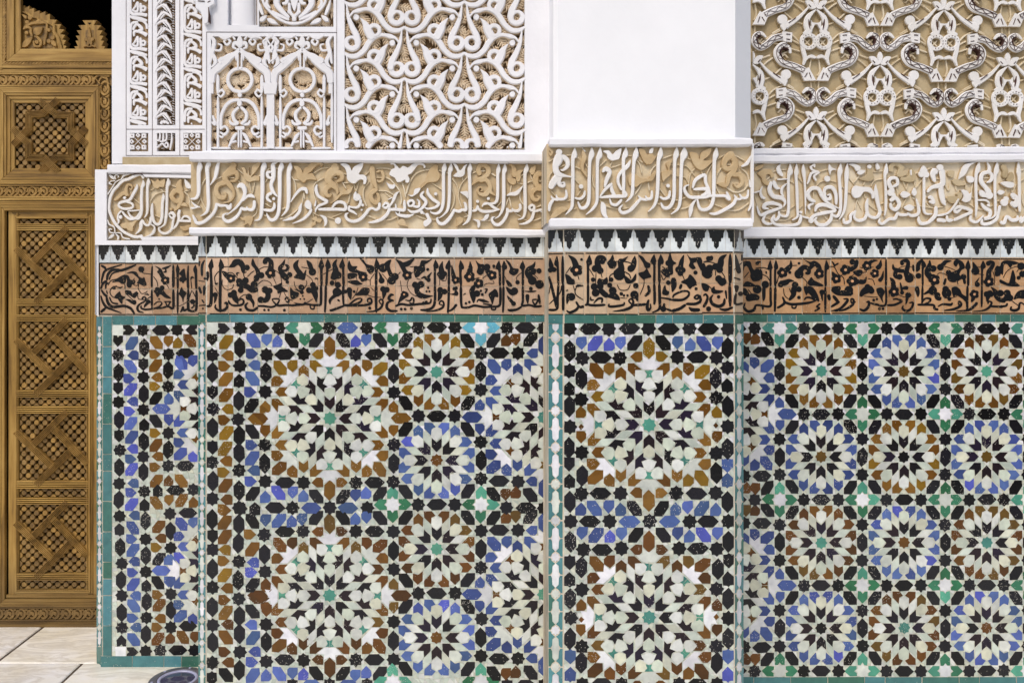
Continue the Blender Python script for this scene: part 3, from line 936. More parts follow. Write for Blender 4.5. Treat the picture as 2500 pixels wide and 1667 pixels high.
TILE_MAIN = [(480, 570, 4.265, """s 160 265 6 150 340 44 148 380 22 155 540 24 150 720 26 130 755 22 108 755 14; s 250 265 6 258 340 46 248 385 22 248 540 24 245 700 24 248 815 20; s 115 400 20 118 440 22 112 490 12
v 5 230 395 190 450 195 510; s 190 510 6 205 525 18 225 515 4; v 4 280 350 330 345; v 4 270 480 270 540 310 585 370 570 385 530; s 335 350 6 380 330 40 410 300 52 450 300 50 480 340 44 485 380 34 490 410 20; o 525 355 26
b 270 395 320 410 340 440 330 470 290 445; f 360 468 42; v 5 310 415 370 410 430 470; s 445 410 6 420 415 14 425 440 8; o 445 500 30; o 510 490 30; o 470 535 32; s 420 535 24 480 540 40 530 555 44 580 590 44 630 580 40; o 460 590 26; o 600 530 32
b 575 330 590 275 615 330 650 380 660 420 640 480 600 485 600 440 620 420 605 370; o 675 435 28; v 5 500 460 490 420 520 400; v 5 530 450 570 410 600 390; v 4 640 380 700 350 760 350
s 715 310 40 715 280 34 750 275 34 775 300 40 775 350 44 770 380 46; f 770 412 50; v 4 810 380 870 430 890 540; v 4 800 460 830 530; v 4 640 530 690 490 750 500 780 530 780 545; b 805 555 850 535 885 520 885 550 945 600 890 605 850 620 840 590
s 920 270 5 900 320 26 870 360 34 880 400 36 910 440 50 945 470 50; b 890 370 900 390 940 390 965 350 940 325 920 330 935 355 920 375; o 945 505 16; o 970 430 24; o 390 615 26; o 355 640 26; l 380 630 435 735 50 0; o 395 650 26
s 340 715 10 370 745 16 430 750 18 480 735 18 490 700 16 465 680 14 440 700 10; s 335 700 14 345 735 14; s 200 740 10 195 770 16 230 800 20 290 795 22 320 760 22 310 720 18 290 730 10; o 195 640 24; s 200 650 24 195 690 20 185 725 6; v 4 190 560 230 630
o 545 660 30; s 555 670 30 590 720 24 590 770 5; v 4 430 690 490 640 550 640; s 535 720 10 510 750 20 530 790 22 590 800 22 635 770 20; o 458 793 13; o 707 796 11; o 750 796 11; o 915 798 13
s 640 755 16 700 755 18 780 765 16 830 745 16 860 700 12 850 680 12 790 685 12 815 725 14 850 750 18 940 745 18 990 748 18; s 920 690 14 940 665 16 960 690 16 955 715 14 930 705 12
s 735 600 40 745 650 44 725 690 44 680 695 40; o 715 585 32; o 760 595 28; o 670 690 30; v 4 880 610 860 670; v 4 910 610 945 670 1000 700"""),
(710, 570, 4.265, """s 80 275 6 50 330 40 70 380 40 110 430 44 120 465 50; b 40 455 70 420 90 400 100 440 130 420 155 380 150 440 135 480 90 470; s 165 280 8 195 320 36 215 370 36 225 400 50; o 225 400 34; v 4 110 350 170 360 190 370; v 4 160 430 220 480 225 540
v 4 160 490 165 530 110 600 50 560 35 500; o 110 560 26; s 40 580 6 90 600 14 130 610 16; o 115 612 18; o 125 650 8; o 140 682 8; o 100 682 8; b 0 570 30 600 80 620 70 655 20 680 0 650; s 180 600 36 230 590 50 255 640 44 265 715 6; o 190 590 28; o 230 535 26; o 265 570 20
v 4 30 720 140 730 230 680; s 250 480 4 262 465 10 280 475 12; s 320 260 6 318 340 46 318 380 22 320 540 22; s 315 545 22 315 700 22 310 745 18; s 0 750 18 60 745 18 120 740 18 160 735 16 240 745 18 310 745 18; o 60 738 12; o 95 738 12; o 150 728 14
s 200 750 10 210 780 12 240 785 12 245 755 10; s 385 265 6 388 340 48 380 380 20 370 540 22; s 365 545 22 362 700 20 355 820 16; s 480 270 6 455 320 34 465 370 44 470 420 60; b 420 460 440 400 480 390 520 420 515 460 480 470 450 480; o 430 515 22; o 490 535 28
v 4 330 430 400 390 440 370; v 4 470 490 460 530; s 540 265 6 535 340 48 545 380 20 550 540 24; s 548 545 22 545 650 20 550 745 16; b 400 690 430 650 460 620 460 590 500 580 530 620 500 650 470 660 430 690 415 730; o 480 610 40; s 490 690 18 510 705 10
s 410 790 10 420 800 20 480 780 20 560 750 16; b 600 340 615 290 640 340 690 345 680 370 720 390 780 405 720 410 640 400 610 380; b 605 470 600 420 650 415 690 430 660 460; b 600 500 680 490 720 510 740 525 690 535 640 525; f 755 455 44; b 700 415 740 430 720 460; v 4 680 440 690 490
b 725 270 760 280 790 320 850 340 860 380 830 415 800 390 780 340; o 830 370 36; v 4 860 350 880 340; s 890 260 5 898 340 48 890 390 24 888 540 24; s 888 545 24 888 700 24 890 820 18; o 960 360 40; b 960 350 1000 300 1045 285 1030 340 1050 400 1080 440 1060 470 1020 430 1000 380; o 1050 490 38; o 1085 450 34
s 915 400 5 935 440 20 945 490 40; o 945 490 28; v 4 950 420 1000 480 1010 540; v 4 870 420 830 480 830 540; v 4 800 480 830 490; s 610 570 36 615 640 34 625 690 6; o 610 590 26; o 570 605 18; o 660 605 13
b 680 640 720 600 750 570 810 575 810 610 790 640 750 640; v 4 700 560 680 620 640 680; s 555 745 18 640 745 20 710 720 18 740 690 14 720 675 12 670 690 14 610 740 16; s 560 750 18 700 750 18 800 740 20 840 720 18 835 680 16 805 680 14 800 710 12 835 720 10
o 822 776 14; s 790 815 6 880 805 16 940 770 20 960 710 16 940 685 14 920 705 12 940 735 12; s 1070 640 12 1040 640 22 1020 680 22 1070 700 16; s 1060 700 10 1010 720 20 1000 770 24 1040 805 22 1109 805 14
o 960 580 26; o 1000 585 26; s 975 590 44 970 640 30 960 685 6; v 4 830 560 870 600; v 4 800 640 860 660 940 665"""),
(900, 570, 4.265, """b 290 270 340 290 370 300 465 265 430 320 400 340 340 350 320 320; s 345 330 40 370 380 36 385 410 40; f 402 435 46; v 4 430 350 500 340; b 480 350 530 340 550 290 600 290 650 275 610 310 580 330 585 380 550 410 520 440 490 440
o 615 375 14; s 545 470 5 580 455 20 610 470 30 630 440 20 655 405 4; b 590 460 640 470 635 500 610 500; v 4 330 400 300 440; v 4 440 410 490 400; v 4 420 470 400 540 440 620 500 655; v 4 330 490 345 610; v 4 500 470 540 480
o 485 535 30; o 545 530 32; s 515 550 50 500 590 40 530 640 46 590 655 34 670 650 5; b 310 725 330 660 360 610 400 620 410 650 370 680 340 700; f 370 635 34; s 380 690 6 430 700 14 450 670 14 470 690 16 460 730 14 425 720 10
s 280 755 18 340 735 20 420 745 18 520 735 20 590 730 18 640 720 16 650 680 12; o 600 715 14; o 570 722 12; o 340 787 13; o 380 787 13; o 446 780 14; o 619 565 11; o 603 603 10; o 633 603 10
s 695 275 6 700 340 46 690 380 20 690 540 22; s 690 548 22 690 700 22 665 770 22 600 795 20 540 795 14; s 600 815 6 700 800 16 770 770 20 780 720 16 755 700 14 735 730 12 765 745 10; s 770 290 5 755 350 36 760 400 50 760 450 60; o 735 425 22; o 790 420 24; o 760 450 30
v 4 740 480 740 540; v 4 760 490 800 490 815 440; s 840 275 6 828 350 48 835 380 22 835 540 22; s 835 548 22 832 700 20 825 825 18; o 745 590 28; o 790 605 26; s 750 600 44 740 660 34 720 705 5; s 865 330 6 875 400 28 890 470 40; f 905 485 38
s 955 280 6 965 350 46 955 390 22 960 540 24; s 960 548 22 962 700 22 970 770 18; b 850 630 890 620 905 590 930 620 920 645 890 640; o 890 575 16; o 910 570 16; s 815 815 8 870 790 18 915 740 22; s 1055 290 5 1060 350 34 1050 400 48; f 1050 450 52"""),
(1100, 570, 4.265, """b 205 640 200 590 230 550 260 540 250 590 240 630 260 650 240 715 215 670; f 293 520 46; o 275 625 30; o 315 597 12; b 265 290 300 320 345 330 340 400 310 425 275 400 285 350; v 4 230 500 260 470 300 460; v 4 330 470 380 430
o 380 350 30; s 370 350 44 390 400 40 420 430 40; f 432 435 46; v 4 440 360 490 370; o 450 340 14; v 4 440 490 450 520 380 520 350 540; s 505 285 6 498 350 46 510 390 22 515 540 24; s 518 555 22 518 700 22 500 755 20 420 762 18 340 765 18 250 750 20 180 770 18 110 770 16
s 555 285 6 560 350 46 550 390 20 550 540 22; s 550 555 20 550 700 20 545 820 16; s 275 715 8 290 690 14 340 700 26 400 715 6; s 340 730 10 430 745 16; s 425 770 10 430 790 14 465 790 14 465 760 10 440 760 8; b 400 635 440 600 460 585 485 610 490 660 460 660 450 690 435 730 420 690
s 355 580 8 380 580 14 360 620 14; o 330 635 14; o 195 714 12; o 160 728 12; s 130 640 4 155 625 14; b 580 285 620 310 650 360 700 370 690 410 650 430 610 400 620 360; b 575 480 620 510 640 545 600 545; v 4 560 440 590 500; o 697 508 20; v 4 750 400 690 450 690 490
b 585 560 650 590 690 575 690 620 640 640 600 610; o 665 600 34; s 590 650 8 620 690 26 655 730 26; o 655 730 22; s 595 790 10 620 800 22 690 790 20 740 760 16; s 750 285 6 748 350 46 752 390 22 752 540 22; s 752 555 22 752 700 20 745 750 18 820 745 18 880 760 20 945 755 18
s 880 295 5 860 340 30 815 370 40 800 410 46 830 460 50 860 490 44; o 855 395 32; o 850 490 40; o 920 390 24; o 925 530 40; v 4 870 370 910 375; v 4 870 430 910 470; o 835 575 18; s 770 600 5 830 605 14 890 600 10; s 800 640 34 800 690 26 805 735 5; s 850 690 12 905 690 14 880 740 16 850 700 12; s 915 640 22 930 730 20""")]
TILE_MAIN_CORNER = [(480, 570, 4.265, """s 85 280 10 60 340 20 60 440 16; s 30 560 20 50 620 20; s 85 550 24 80 640 16; s 60 690 10 80 720 12; s 30 750 8 95 745 12; v 4 20 490 90 500; o 70 780 8; s 35 290 14 30 340 8; o 90 470 10""")]
TILE_PIER_CORNER_A = [(1320, 560, 4.073, """s 95 285 6 105 350 36 115 390 30; o 100 405 22; o 135 400 22; s 165 265 5 160 340 36 172 380 18 178 540 20; s 222 265 8 220 340 18 220 540 20; s 225 545 18 225 700 20 225 800 18; s 85 470 18 105 540 20 130 640 22 165 780 24; s 180 545 18 170 690 20 165 790 18 85 800 20; v 5 100 550 85 640; v 6 210 560 190 640 90 740""")]
TILE_PIER_CORNER_B = [(1560, 560, 4.073, """s 955 255 8 970 330 26 985 400 36 990 430 30; s 1020 250 10 1020 310 14; b 950 560 985 570 970 620 955 610; s 960 640 18 955 740 16 1025 735 18; o 1005 640 20; v 4 945 400 1020 330; s 945 480 8 1000 500 14""")]
TILE_PIER = [(1320, 560, 4.073, """b 280 265 340 290 370 340 375 380 340 400 320 360 305 310; f 355 405 56; v 5 250 440 300 370; o 405 300 12; b 248 450 290 470 320 510 330 540 270 540 255 500; o 310 520 26; v 5 370 460 380 500; s 350 570 10 370 560 20 420 560 10; v 6 360 560 340 620 360 660 420 700; v 5 320 550 345 630
s 285 650 44 270 690 30 260 740 8; o 305 670 34; s 250 610 6 270 605 14; s 370 740 12 350 720 12 385 770 20 425 765 22; s 380 760 20 350 800 22 290 825 20 255 805 8; s 485 255 6 480 330 48 470 370 20 470 540 22; s 470 545 20 470 700 20 470 745 20 540 755 20 640 750 18; s 440 750 14 460 750 20
s 640 310 30 620 280 30 575 280 34 560 320 40 570 370 50 570 400 70; o 540 390 30; o 590 410 30; o 612 320 24; v 5 550 430 545 540; v 5 600 440 610 480; v 5 480 390 530 470; o 520 500 20; b 570 540 580 490 620 500 655 480 655 540; o 530 570 30; o 590 565 30; o 545 630 34; s 590 600 40 630 640 44 660 660 40
s 495 670 8 500 700 16 530 700 6; s 525 735 8 570 690 18 610 690 18 605 730 12; b 665 330 690 300 715 260 730 310 750 340 730 380 690 380 670 350; s 865 270 5 820 310 30 790 320 40 800 380 50 780 430 80; o 780 450 50; o 750 430 24; o 810 430 24
v 5 740 320 780 320; v 6 830 320 880 330 910 350; v 6 830 420 880 450 895 490; v 6 740 430 690 460 680 520; o 700 500 20; s 935 265 5 930 310 36 920 360 44 900 400 44; o 895 390 30; b 835 460 880 490 900 500 940 445 940 500 900 530 850 525
s 665 665 20 720 660 50 760 680 40 785 700 10; o 715 610 34; o 685 555 22; v 5 760 550 790 600 860 600 890 550; o 800 640 16; o 827 657 11; o 862 657 11; v 4 790 680 860 685; o 930 650 36; s 950 660 30 960 710 16; o 945 560 24
s 680 740 10 680 765 18 740 765 20 820 750 18 830 725 12; s 715 815 6 830 800 20 900 770 24 920 720 18 900 690 14 875 710 12 900 740 14; s 900 755 20 970 750 20 1045 745 22"""),
(1560, 560, 4.073, """b 0 265 40 280 70 320 105 340 100 375 60 375 40 330; s 150 250 6 142 320 48 152 360 20 150 530 22; s 150 540 20 155 690 22 150 745 16; s 215 250 6 215 320 50 200 360 22 202 530 24; s 200 540 22 205 700 24 200 790 20 130 825 8; b 0 440 50 420 75 395 100 440 115 470 70 485 40 490; v 5 50 490 45 560 10 650
b 285 320 310 250 330 310 365 340 335 360 335 430 305 440 290 380; o 290 335 26; b 225 430 230 405 300 385 300 460 270 470; v 5 230 370 260 390; v 5 220 450 240 500 270 470; s 445 255 6 425 310 32 415 360 40 410 400 60; o 390 400 28; o 435 405 24; o 410 435 26; v 5 430 450 450 500
b 485 260 520 290 610 290 615 400 590 370 570 330 540 340 560 380 530 390 500 360 510 320; b 425 520 480 490 505 455 550 500 560 540 500 560 460 540; s 405 590 20 420 550 24; b 480 545 570 550 530 570 505 590; o 560 430 18; o 566 590 14; s 340 490 40 345 560 44 330 620 10; o 290 530 20
s 330 700 22 430 700 20 490 660 18 490 620 16 430 615 16 350 650 16 335 680 10; s 590 650 14 565 660 16 550 680 14 580 690 16 600 660 18 610 710 22 560 740 22 470 740 20; s 330 810 26 400 790 24 460 750 22; s 495 775 10 530 800 30 600 800 26
o 690 290 22; s 700 290 20 720 270 16 720 300 16 640 325 6; v 5 640 325 700 325 750 335; s 870 250 6 820 290 40 810 340 50 790 380 60; o 760 370 30; o 800 400 30; o 700 390 34; o 680 440 44; s 640 340 20 645 400 40 650 460 40; v 5 760 410 760 460; v 5 810 410 850 470 850 500; o 790 490 30; o 830 520 34; s 790 500 40 830 550 40
b 625 540 690 560 680 610 640 600; v 5 690 560 720 590; b 720 600 750 570 760 600 830 610 800 630 740 635; s 640 660 12 660 645 16 680 670 18 670 720 22 640 770 22; o 790 670 15; s 735 650 8 710 690 22 730 740 26 790 765 26 840 740 24 850 690 16; s 800 790 10 860 800 22 930 775 16; s 905 245 10 905 330 30 905 530 28; s 900 540 24 905 760 26
o 690 790 22; s 860 610 20 870 690 10; b 235 640 240 590 260 560 270 600 295 620 280 650; s 90 560 20 100 620 24 60 660 20; s 60 745 20 0 750 22; s 95 700 16 80 760 26 90 800 24 115 780 14 110 740 10; s 215 680 10 290 690 16 320 700 18; o 240 790 26; s 250 740 22 240 790 20; s 270 790 14 325 810 20""")]
TILE_RIGHT = [(1800, 575, 4.265, """b 60 290 130 280 150 330 170 360 190 350 240 360 245 440 190 465 150 455 140 400 110 330 80 330 70 370 58 350; o 190 420 50; o 205 290 16; s 200 280 16 240 275 16; v 5 120 380 70 440; b 60 520 100 480 170 510 180 530 60 530; s 60 560 40 90 600 46 120 620 20; o 205 560 40; s 100 660 50 160 640 60 220 650 40
v 5 110 560 150 610; s 80 700 8 70 750 22 110 790 24 170 775 24 190 730 18 230 725 18 340 735 20 345 650 20 345 540 20; s 342 260 6 340 340 44 345 370 18 345 525 20; o 290 510 34; s 275 540 30 275 640 26 270 680 10; s 300 400 8 300 375 16; v 5 190 340 270 335 320 350; v 5 260 405 310 430 335 470; s 265 735 16 265 770 16
s 400 258 8 402 330 36 393 370 18 395 525 22; s 395 540 22 392 700 22 390 790 16; f 468 387 50; s 555 260 6 555 310 30 530 340 44 490 375 40; o 640 290 12; v 5 570 315 620 310; o 545 385 14; s 440 500 40 500 490 46 540 470 30 590 475 5; v 5 430 420 410 500; o 450 510 26
o 640 400 42; s 640 380 50 690 330 40 740 350 34 740 390 30 710 390 20; o 635 410 34; b 705 260 760 280 800 270 850 300 870 350 860 400 840 390 810 320 770 350 750 330 755 300; f 850 398 48; v 5 670 430 720 480 720 520; b 745 500 770 440 800 470 880 510 870 525 780 515; o 765 490 30
s 540 670 20 580 620 40 590 560 50 620 540 50; o 600 515 30; o 640 560 26; v 5 480 550 490 620 530 660; v 5 540 550 560 600; s 470 640 14 490 700 22 440 740 20 415 750 16; s 480 690 20 560 715 22 660 710 22 740 700 20 815 680 8; s 815 680 18 770 650 18 720 645 16 695 670 10; o 640 645 16
s 570 720 10 570 750 12 600 755 14 615 730 10; b 700 540 780 545 830 620 840 680 780 640 740 600 720 620; o 880 590 24; s 875 600 26 885 680 8; s 925 258 6 930 330 40 918 370 20 918 525 22; s 915 540 22 915 795 18; s 860 710 14 825 740 14 855 755 14 805 785 16"""),
(2020, 575, 4.265, """s 45 270 6 60 290 14 75 320 14; s 70 315 10 110 290 16; v 5 20 325 70 330 110 400 165 440 175 510; f 90 450 46; s 50 380 14 70 420 40; f 185 358 50; s 230 360 40 290 320 34 305 260 30; o 258 275 26; f 255 475 52; s 290 480 50 325 480 40; v 4 140 420 160 400; v 4 260 420 280 390; b 270 380 330 360 360 375 345 410 310 420
s 50 560 36 100 590 46 170 600 46 250 590 60; o 220 570 40; b 50 540 120 530 130 560 90 580 60 570; s 10 620 30 20 670 24; s 60 630 26 110 690 26; s 40 740 20 120 690 24; s 40 785 10 130 760 20 200 690 24 205 660 16 165 660 10; s 75 790 8 180 770 18 260 720 22 270 670 18 245 660 12 250 700 14 290 690 12
f 410 315 46; s 430 290 30 470 265 24 520 260 6; v 4 450 330 480 330; s 555 255 6 545 310 34 515 340 40; f 490 395 42; v 4 400 350 400 380 330 390; s 330 480 40 380 480 34 405 430 5; s 580 370 6 570 430 24 540 470 36; v 4 420 450 470 460 490 515; v 4 340 330 370 340; s 608 250 12 608 400 20 608 520 18; s 605 530 18 603 720 18 500 715 18 440 700 12
s 345 630 24 370 590 50 420 560 60 460 560 50; o 415 535 26; o 455 575 28; v 4 380 630 460 640 520 640; b 515 560 560 550 590 590 570 640 575 690 545 640 520 600; o 480 672 13; o 513 662 11; o 540 762 13; o 577 762 12; s 335 765 14 380 780 22 425 740 24 430 690 18 405 695 12
s 760 280 20 790 265 26 835 270 30 835 320 34 820 380 44 840 430 60; o 775 290 18; o 850 445 40; s 680 300 8 690 345 26 740 365 34 800 370 30; s 710 370 34 705 420 34 750 440 30; o 750 430 26; v 4 740 340 800 320 880 330; v 4 830 380 890 410 910 450; s 650 440 10 680 480 36 690 560 40; f 690 585 50; v 4 640 580 640 640; v 4 730 610 800 640 880 620
s 755 490 10 765 530 16 775 590 20; o 775 595 18; o 820 545 18; s 780 550 20 820 545 30; s 625 725 18 700 720 20 775 685 18; s 775 680 18 720 660 16 680 665 12; o 838 620 26; s 830 640 30 815 720 8; s 790 730 10 780 760 18 820 785 20 870 760 20 890 700 16 850 700 10; s 890 310 20 895 370 16; o 945 420 26
s 985 250 6 1000 310 40 990 350 18 990 520 18; s 988 530 18 985 700 18; b 925 370 930 290 980 255 960 320 960 350; s 930 540 36 940 600 30 940 640 6"""),
(2240, 575, 4.265, """s 125 260 8 120 320 40 100 380 50 120 420 50 160 450 60; f 172 462 54; o 160 345 30; o 235 330 30; s 250 320 40 290 275 30 350 265 6; v 4 190 335 215 325; v 4 270 320 340 340 400 370; v 4 200 410 230 390 280 400 320 430
b 375 300 400 260 460 285 480 340 450 360 430 400 450 440 400 470 350 470 320 440 330 390 390 370 430 340 420 300 400 330; o 320 385 24; v 4 410 470 420 510; s 290 450 20 275 510 20; o 475 430 26; s 480 440 20 490 500 24; s 525 255 6 522 330 44 525 370 20 525 520 22; s 518 530 20 515 700 20 515 785 18
s 65 610 12 120 580 30 160 560 46; o 155 575 40; o 155 545 22; s 190 620 30 200 650 30 230 660 26 240 640 10; o 205 620 26; o 300 600 44; o 290 560 30; b 360 560 400 540 440 570 460 610 500 640 500 700 470 660 400 620 380 640; v 4 270 650 350 650 430 620; o 330 660 18
s 40 700 14 80 655 14 130 660 18 120 690 16 60 720 14; s 0 720 18 80 720 18 165 725 18 175 760 20 210 770 20; s 210 740 10 260 715 16 340 720 22 360 700 12; s 275 780 10 380 765 20 445 730 22 450 700 16 430 685 14 425 715 12 450 720 10; s 400 785 8 530 775 20 610 710 24 600 700 10
s 575 280 10 600 340 40 610 375 40; o 600 370 36; v 4 610 330 660 330; v 4 620 400 690 410; s 680 265 6 680 320 44 670 360 18 668 520 18; s 668 530 18 665 740 18; s 640 440 4 600 500 20; o 620 510 22; f 588 612 44; s 560 690 14 580 650 36
s 730 295 30 750 275 26 785 290 30 765 340 34 740 380 40 740 440 46; f 738 480 50; o 735 290 22; v 4 780 370 800 440 795 520; b 805 350 830 320 850 350 860 400 830 420 805 410; s 720 690 10 740 610 50 770 600 40; o 715 610 26; o 760 610 26
s 570 790 6 680 780 14 740 750 20 770 700 16 740 685 14 730 710 12; s 750 735 18 850 740 18 920 730 18 930 705 14; o 870 740 14; b 770 545 830 580 850 640 900 650 900 690 840 680 800 640 790 590; o 860 600 30; s 930 590 40 940 640 56 900 660 40; o 930 600 32; o 960 650 30
b 865 360 880 280 950 265 1040 290 980 310 960 335 930 300 900 310 890 400; o 860 340 20; v 4 890 440 930 370 1000 330 1050 320; o 1075 320 34; b 960 460 985 370 1010 440 1010 480 1050 520 950 520 870 490 870 460 930 490 950 490; v 4 1030 380 1050 350; o 1090 400 30; o 1050 440 18
b 1005 660 1040 590 1109 575 1109 650 1050 650; v 5 980 680 1060 740; s 975 740 14 970 770 20 1010 780 24 1050 760 20 1060 710 16 1080 700 12 1109 720 10""")]
STUCCO_LEFT = [(240, 410, 7.84, """@w; s 890 210 50 840 150 34 760 160 50 680 190 60 600 230 60 520 250 60 450 300 60 390 370 60 330 430 60 290 500 60 255 590 60 240 700 56 235 800 56 260 890 56 300 980 56 350 1070 56 420 1150 56 510 1230 52 620 1290 50 740 1330 56 870 1310 60
s 210 520 26 290 400 22 350 300 20 400 260 20 470 230 20 520 160 34 640 130 14; l 345 235 215 130 60 0; s 360 230 22 345 170 22 390 145 20 420 185 16 390 195 10; s 350 260 22 270 270 18 240 310 30 290 330 18
s 205 1000 24 240 1090 30 330 1140 24 350 1240 20; l 340 1270 210 1370 60 0; s 340 1250 22 260 1240 20 240 1180 26 290 1190 16; s 350 1250 18 460 1260 24 500 1340 24 630 1370 30; s 360 1270 20 410 1330 40 400 1380 24
s 765 325 10 760 390 60 690 520 60 630 620 56 540 650 54 440 680 52 420 740 48 500 790 48 620 790 50 690 750 46 660 690 44 560 660 42; s 470 830 40 410 900 34 400 980 36 420 1030 44 400 1090 14; o 450 950 40
s 490 850 40 550 930 44 640 990 50 740 970 50 800 900 40 830 830 20; s 590 840 24 640 930 40 700 970 44; s 600 835 24 700 830 30 830 820 20; s 885 245 14 885 330 70 860 400 56 850 600 60 850 850 60 800 970 56 730 980 40
s 980 200 10 985 290 76 965 400 54 965 800 52 940 920 34 905 960 14; s 1060 690 30 1050 800 60 1060 950 60 1110 1070 54 1190 1080 56 1240 960 60 1250 700 56 1270 570 60 1265 500 10; s 1360 195 8 1365 300 84 1340 400 56 1335 700 56 1320 950 60 1290 1090 44 1200 1150 16
s 1030 950 50 1020 1060 54 970 1110 46 910 1080 44 880 1010 30; s 870 1000 30 850 1060 70 830 1180 60 740 1280 12; s 1040 1090 30 1100 1140 30 1090 1220 60 1030 1290 40 940 1320 12; s 1370 900 30 1430 870 60 1480 930 56 1430 970 40 1380 920 30
s 1470 940 44 1450 1050 50 1420 1190 50 1320 1260 50 1220 1240 44 1180 1160 36 1230 1150 20; s 1580 820 60 1560 900 60 1560 1010 56 1500 1130 44 1420 1190 20; s 1540 1020 46 1820 1030 46; s 1610 1010 40 1660 940 40 1740 950 44 1800 1020 40; o 530 585 32
b 1670 230 1720 260 1790 340 1810 400 1740 410 1690 370; @t; o 1410 795 32; b 310 625 400 520 500 450 580 480 610 550 520 530 440 580 380 630; s 560 540 70 560 400 60 600 330 50 670 370 34 650 430 26 620 400 20
b 1020 220 1100 270 1160 210 1200 260 1300 220 1280 370 1200 380 1150 410 1090 390 1060 320; s 1600 470 90 1500 450 90 1420 540 90 1480 640 80 1580 640 90 1620 560 90 1600 470 90; s 1600 230 40 1560 350 110 1600 460 100; s 1600 620 90 1560 740 70 1480 830 30; l 1590 720 1740 760 80 -.2
b 1570 1120 1640 1130 1720 1100 1800 1100 1760 1170 1700 1210 1620 1200; l 1640 1300 1810 1240 60 0; b 480 1160 440 1090 520 1060 620 1050 780 990 720 1090 690 1150 680 1220 600 1210 560 1170
@v; v 20 1000 760 1010 640 1100 520 1220 470 1300 465; v 18 1000 445 1080 400; v 18 1180 400 1260 455; v 18 1280 325 1320 325; v 20 1390 330 1500 375; v 18 690 590 830 710; v 18 1080 900 1210 960; v 20 1650 460 1740 560 1770 750 1810 970; v 16 1640 460 1740 440 1770 400; v 18 930 970 1000 1080""")]
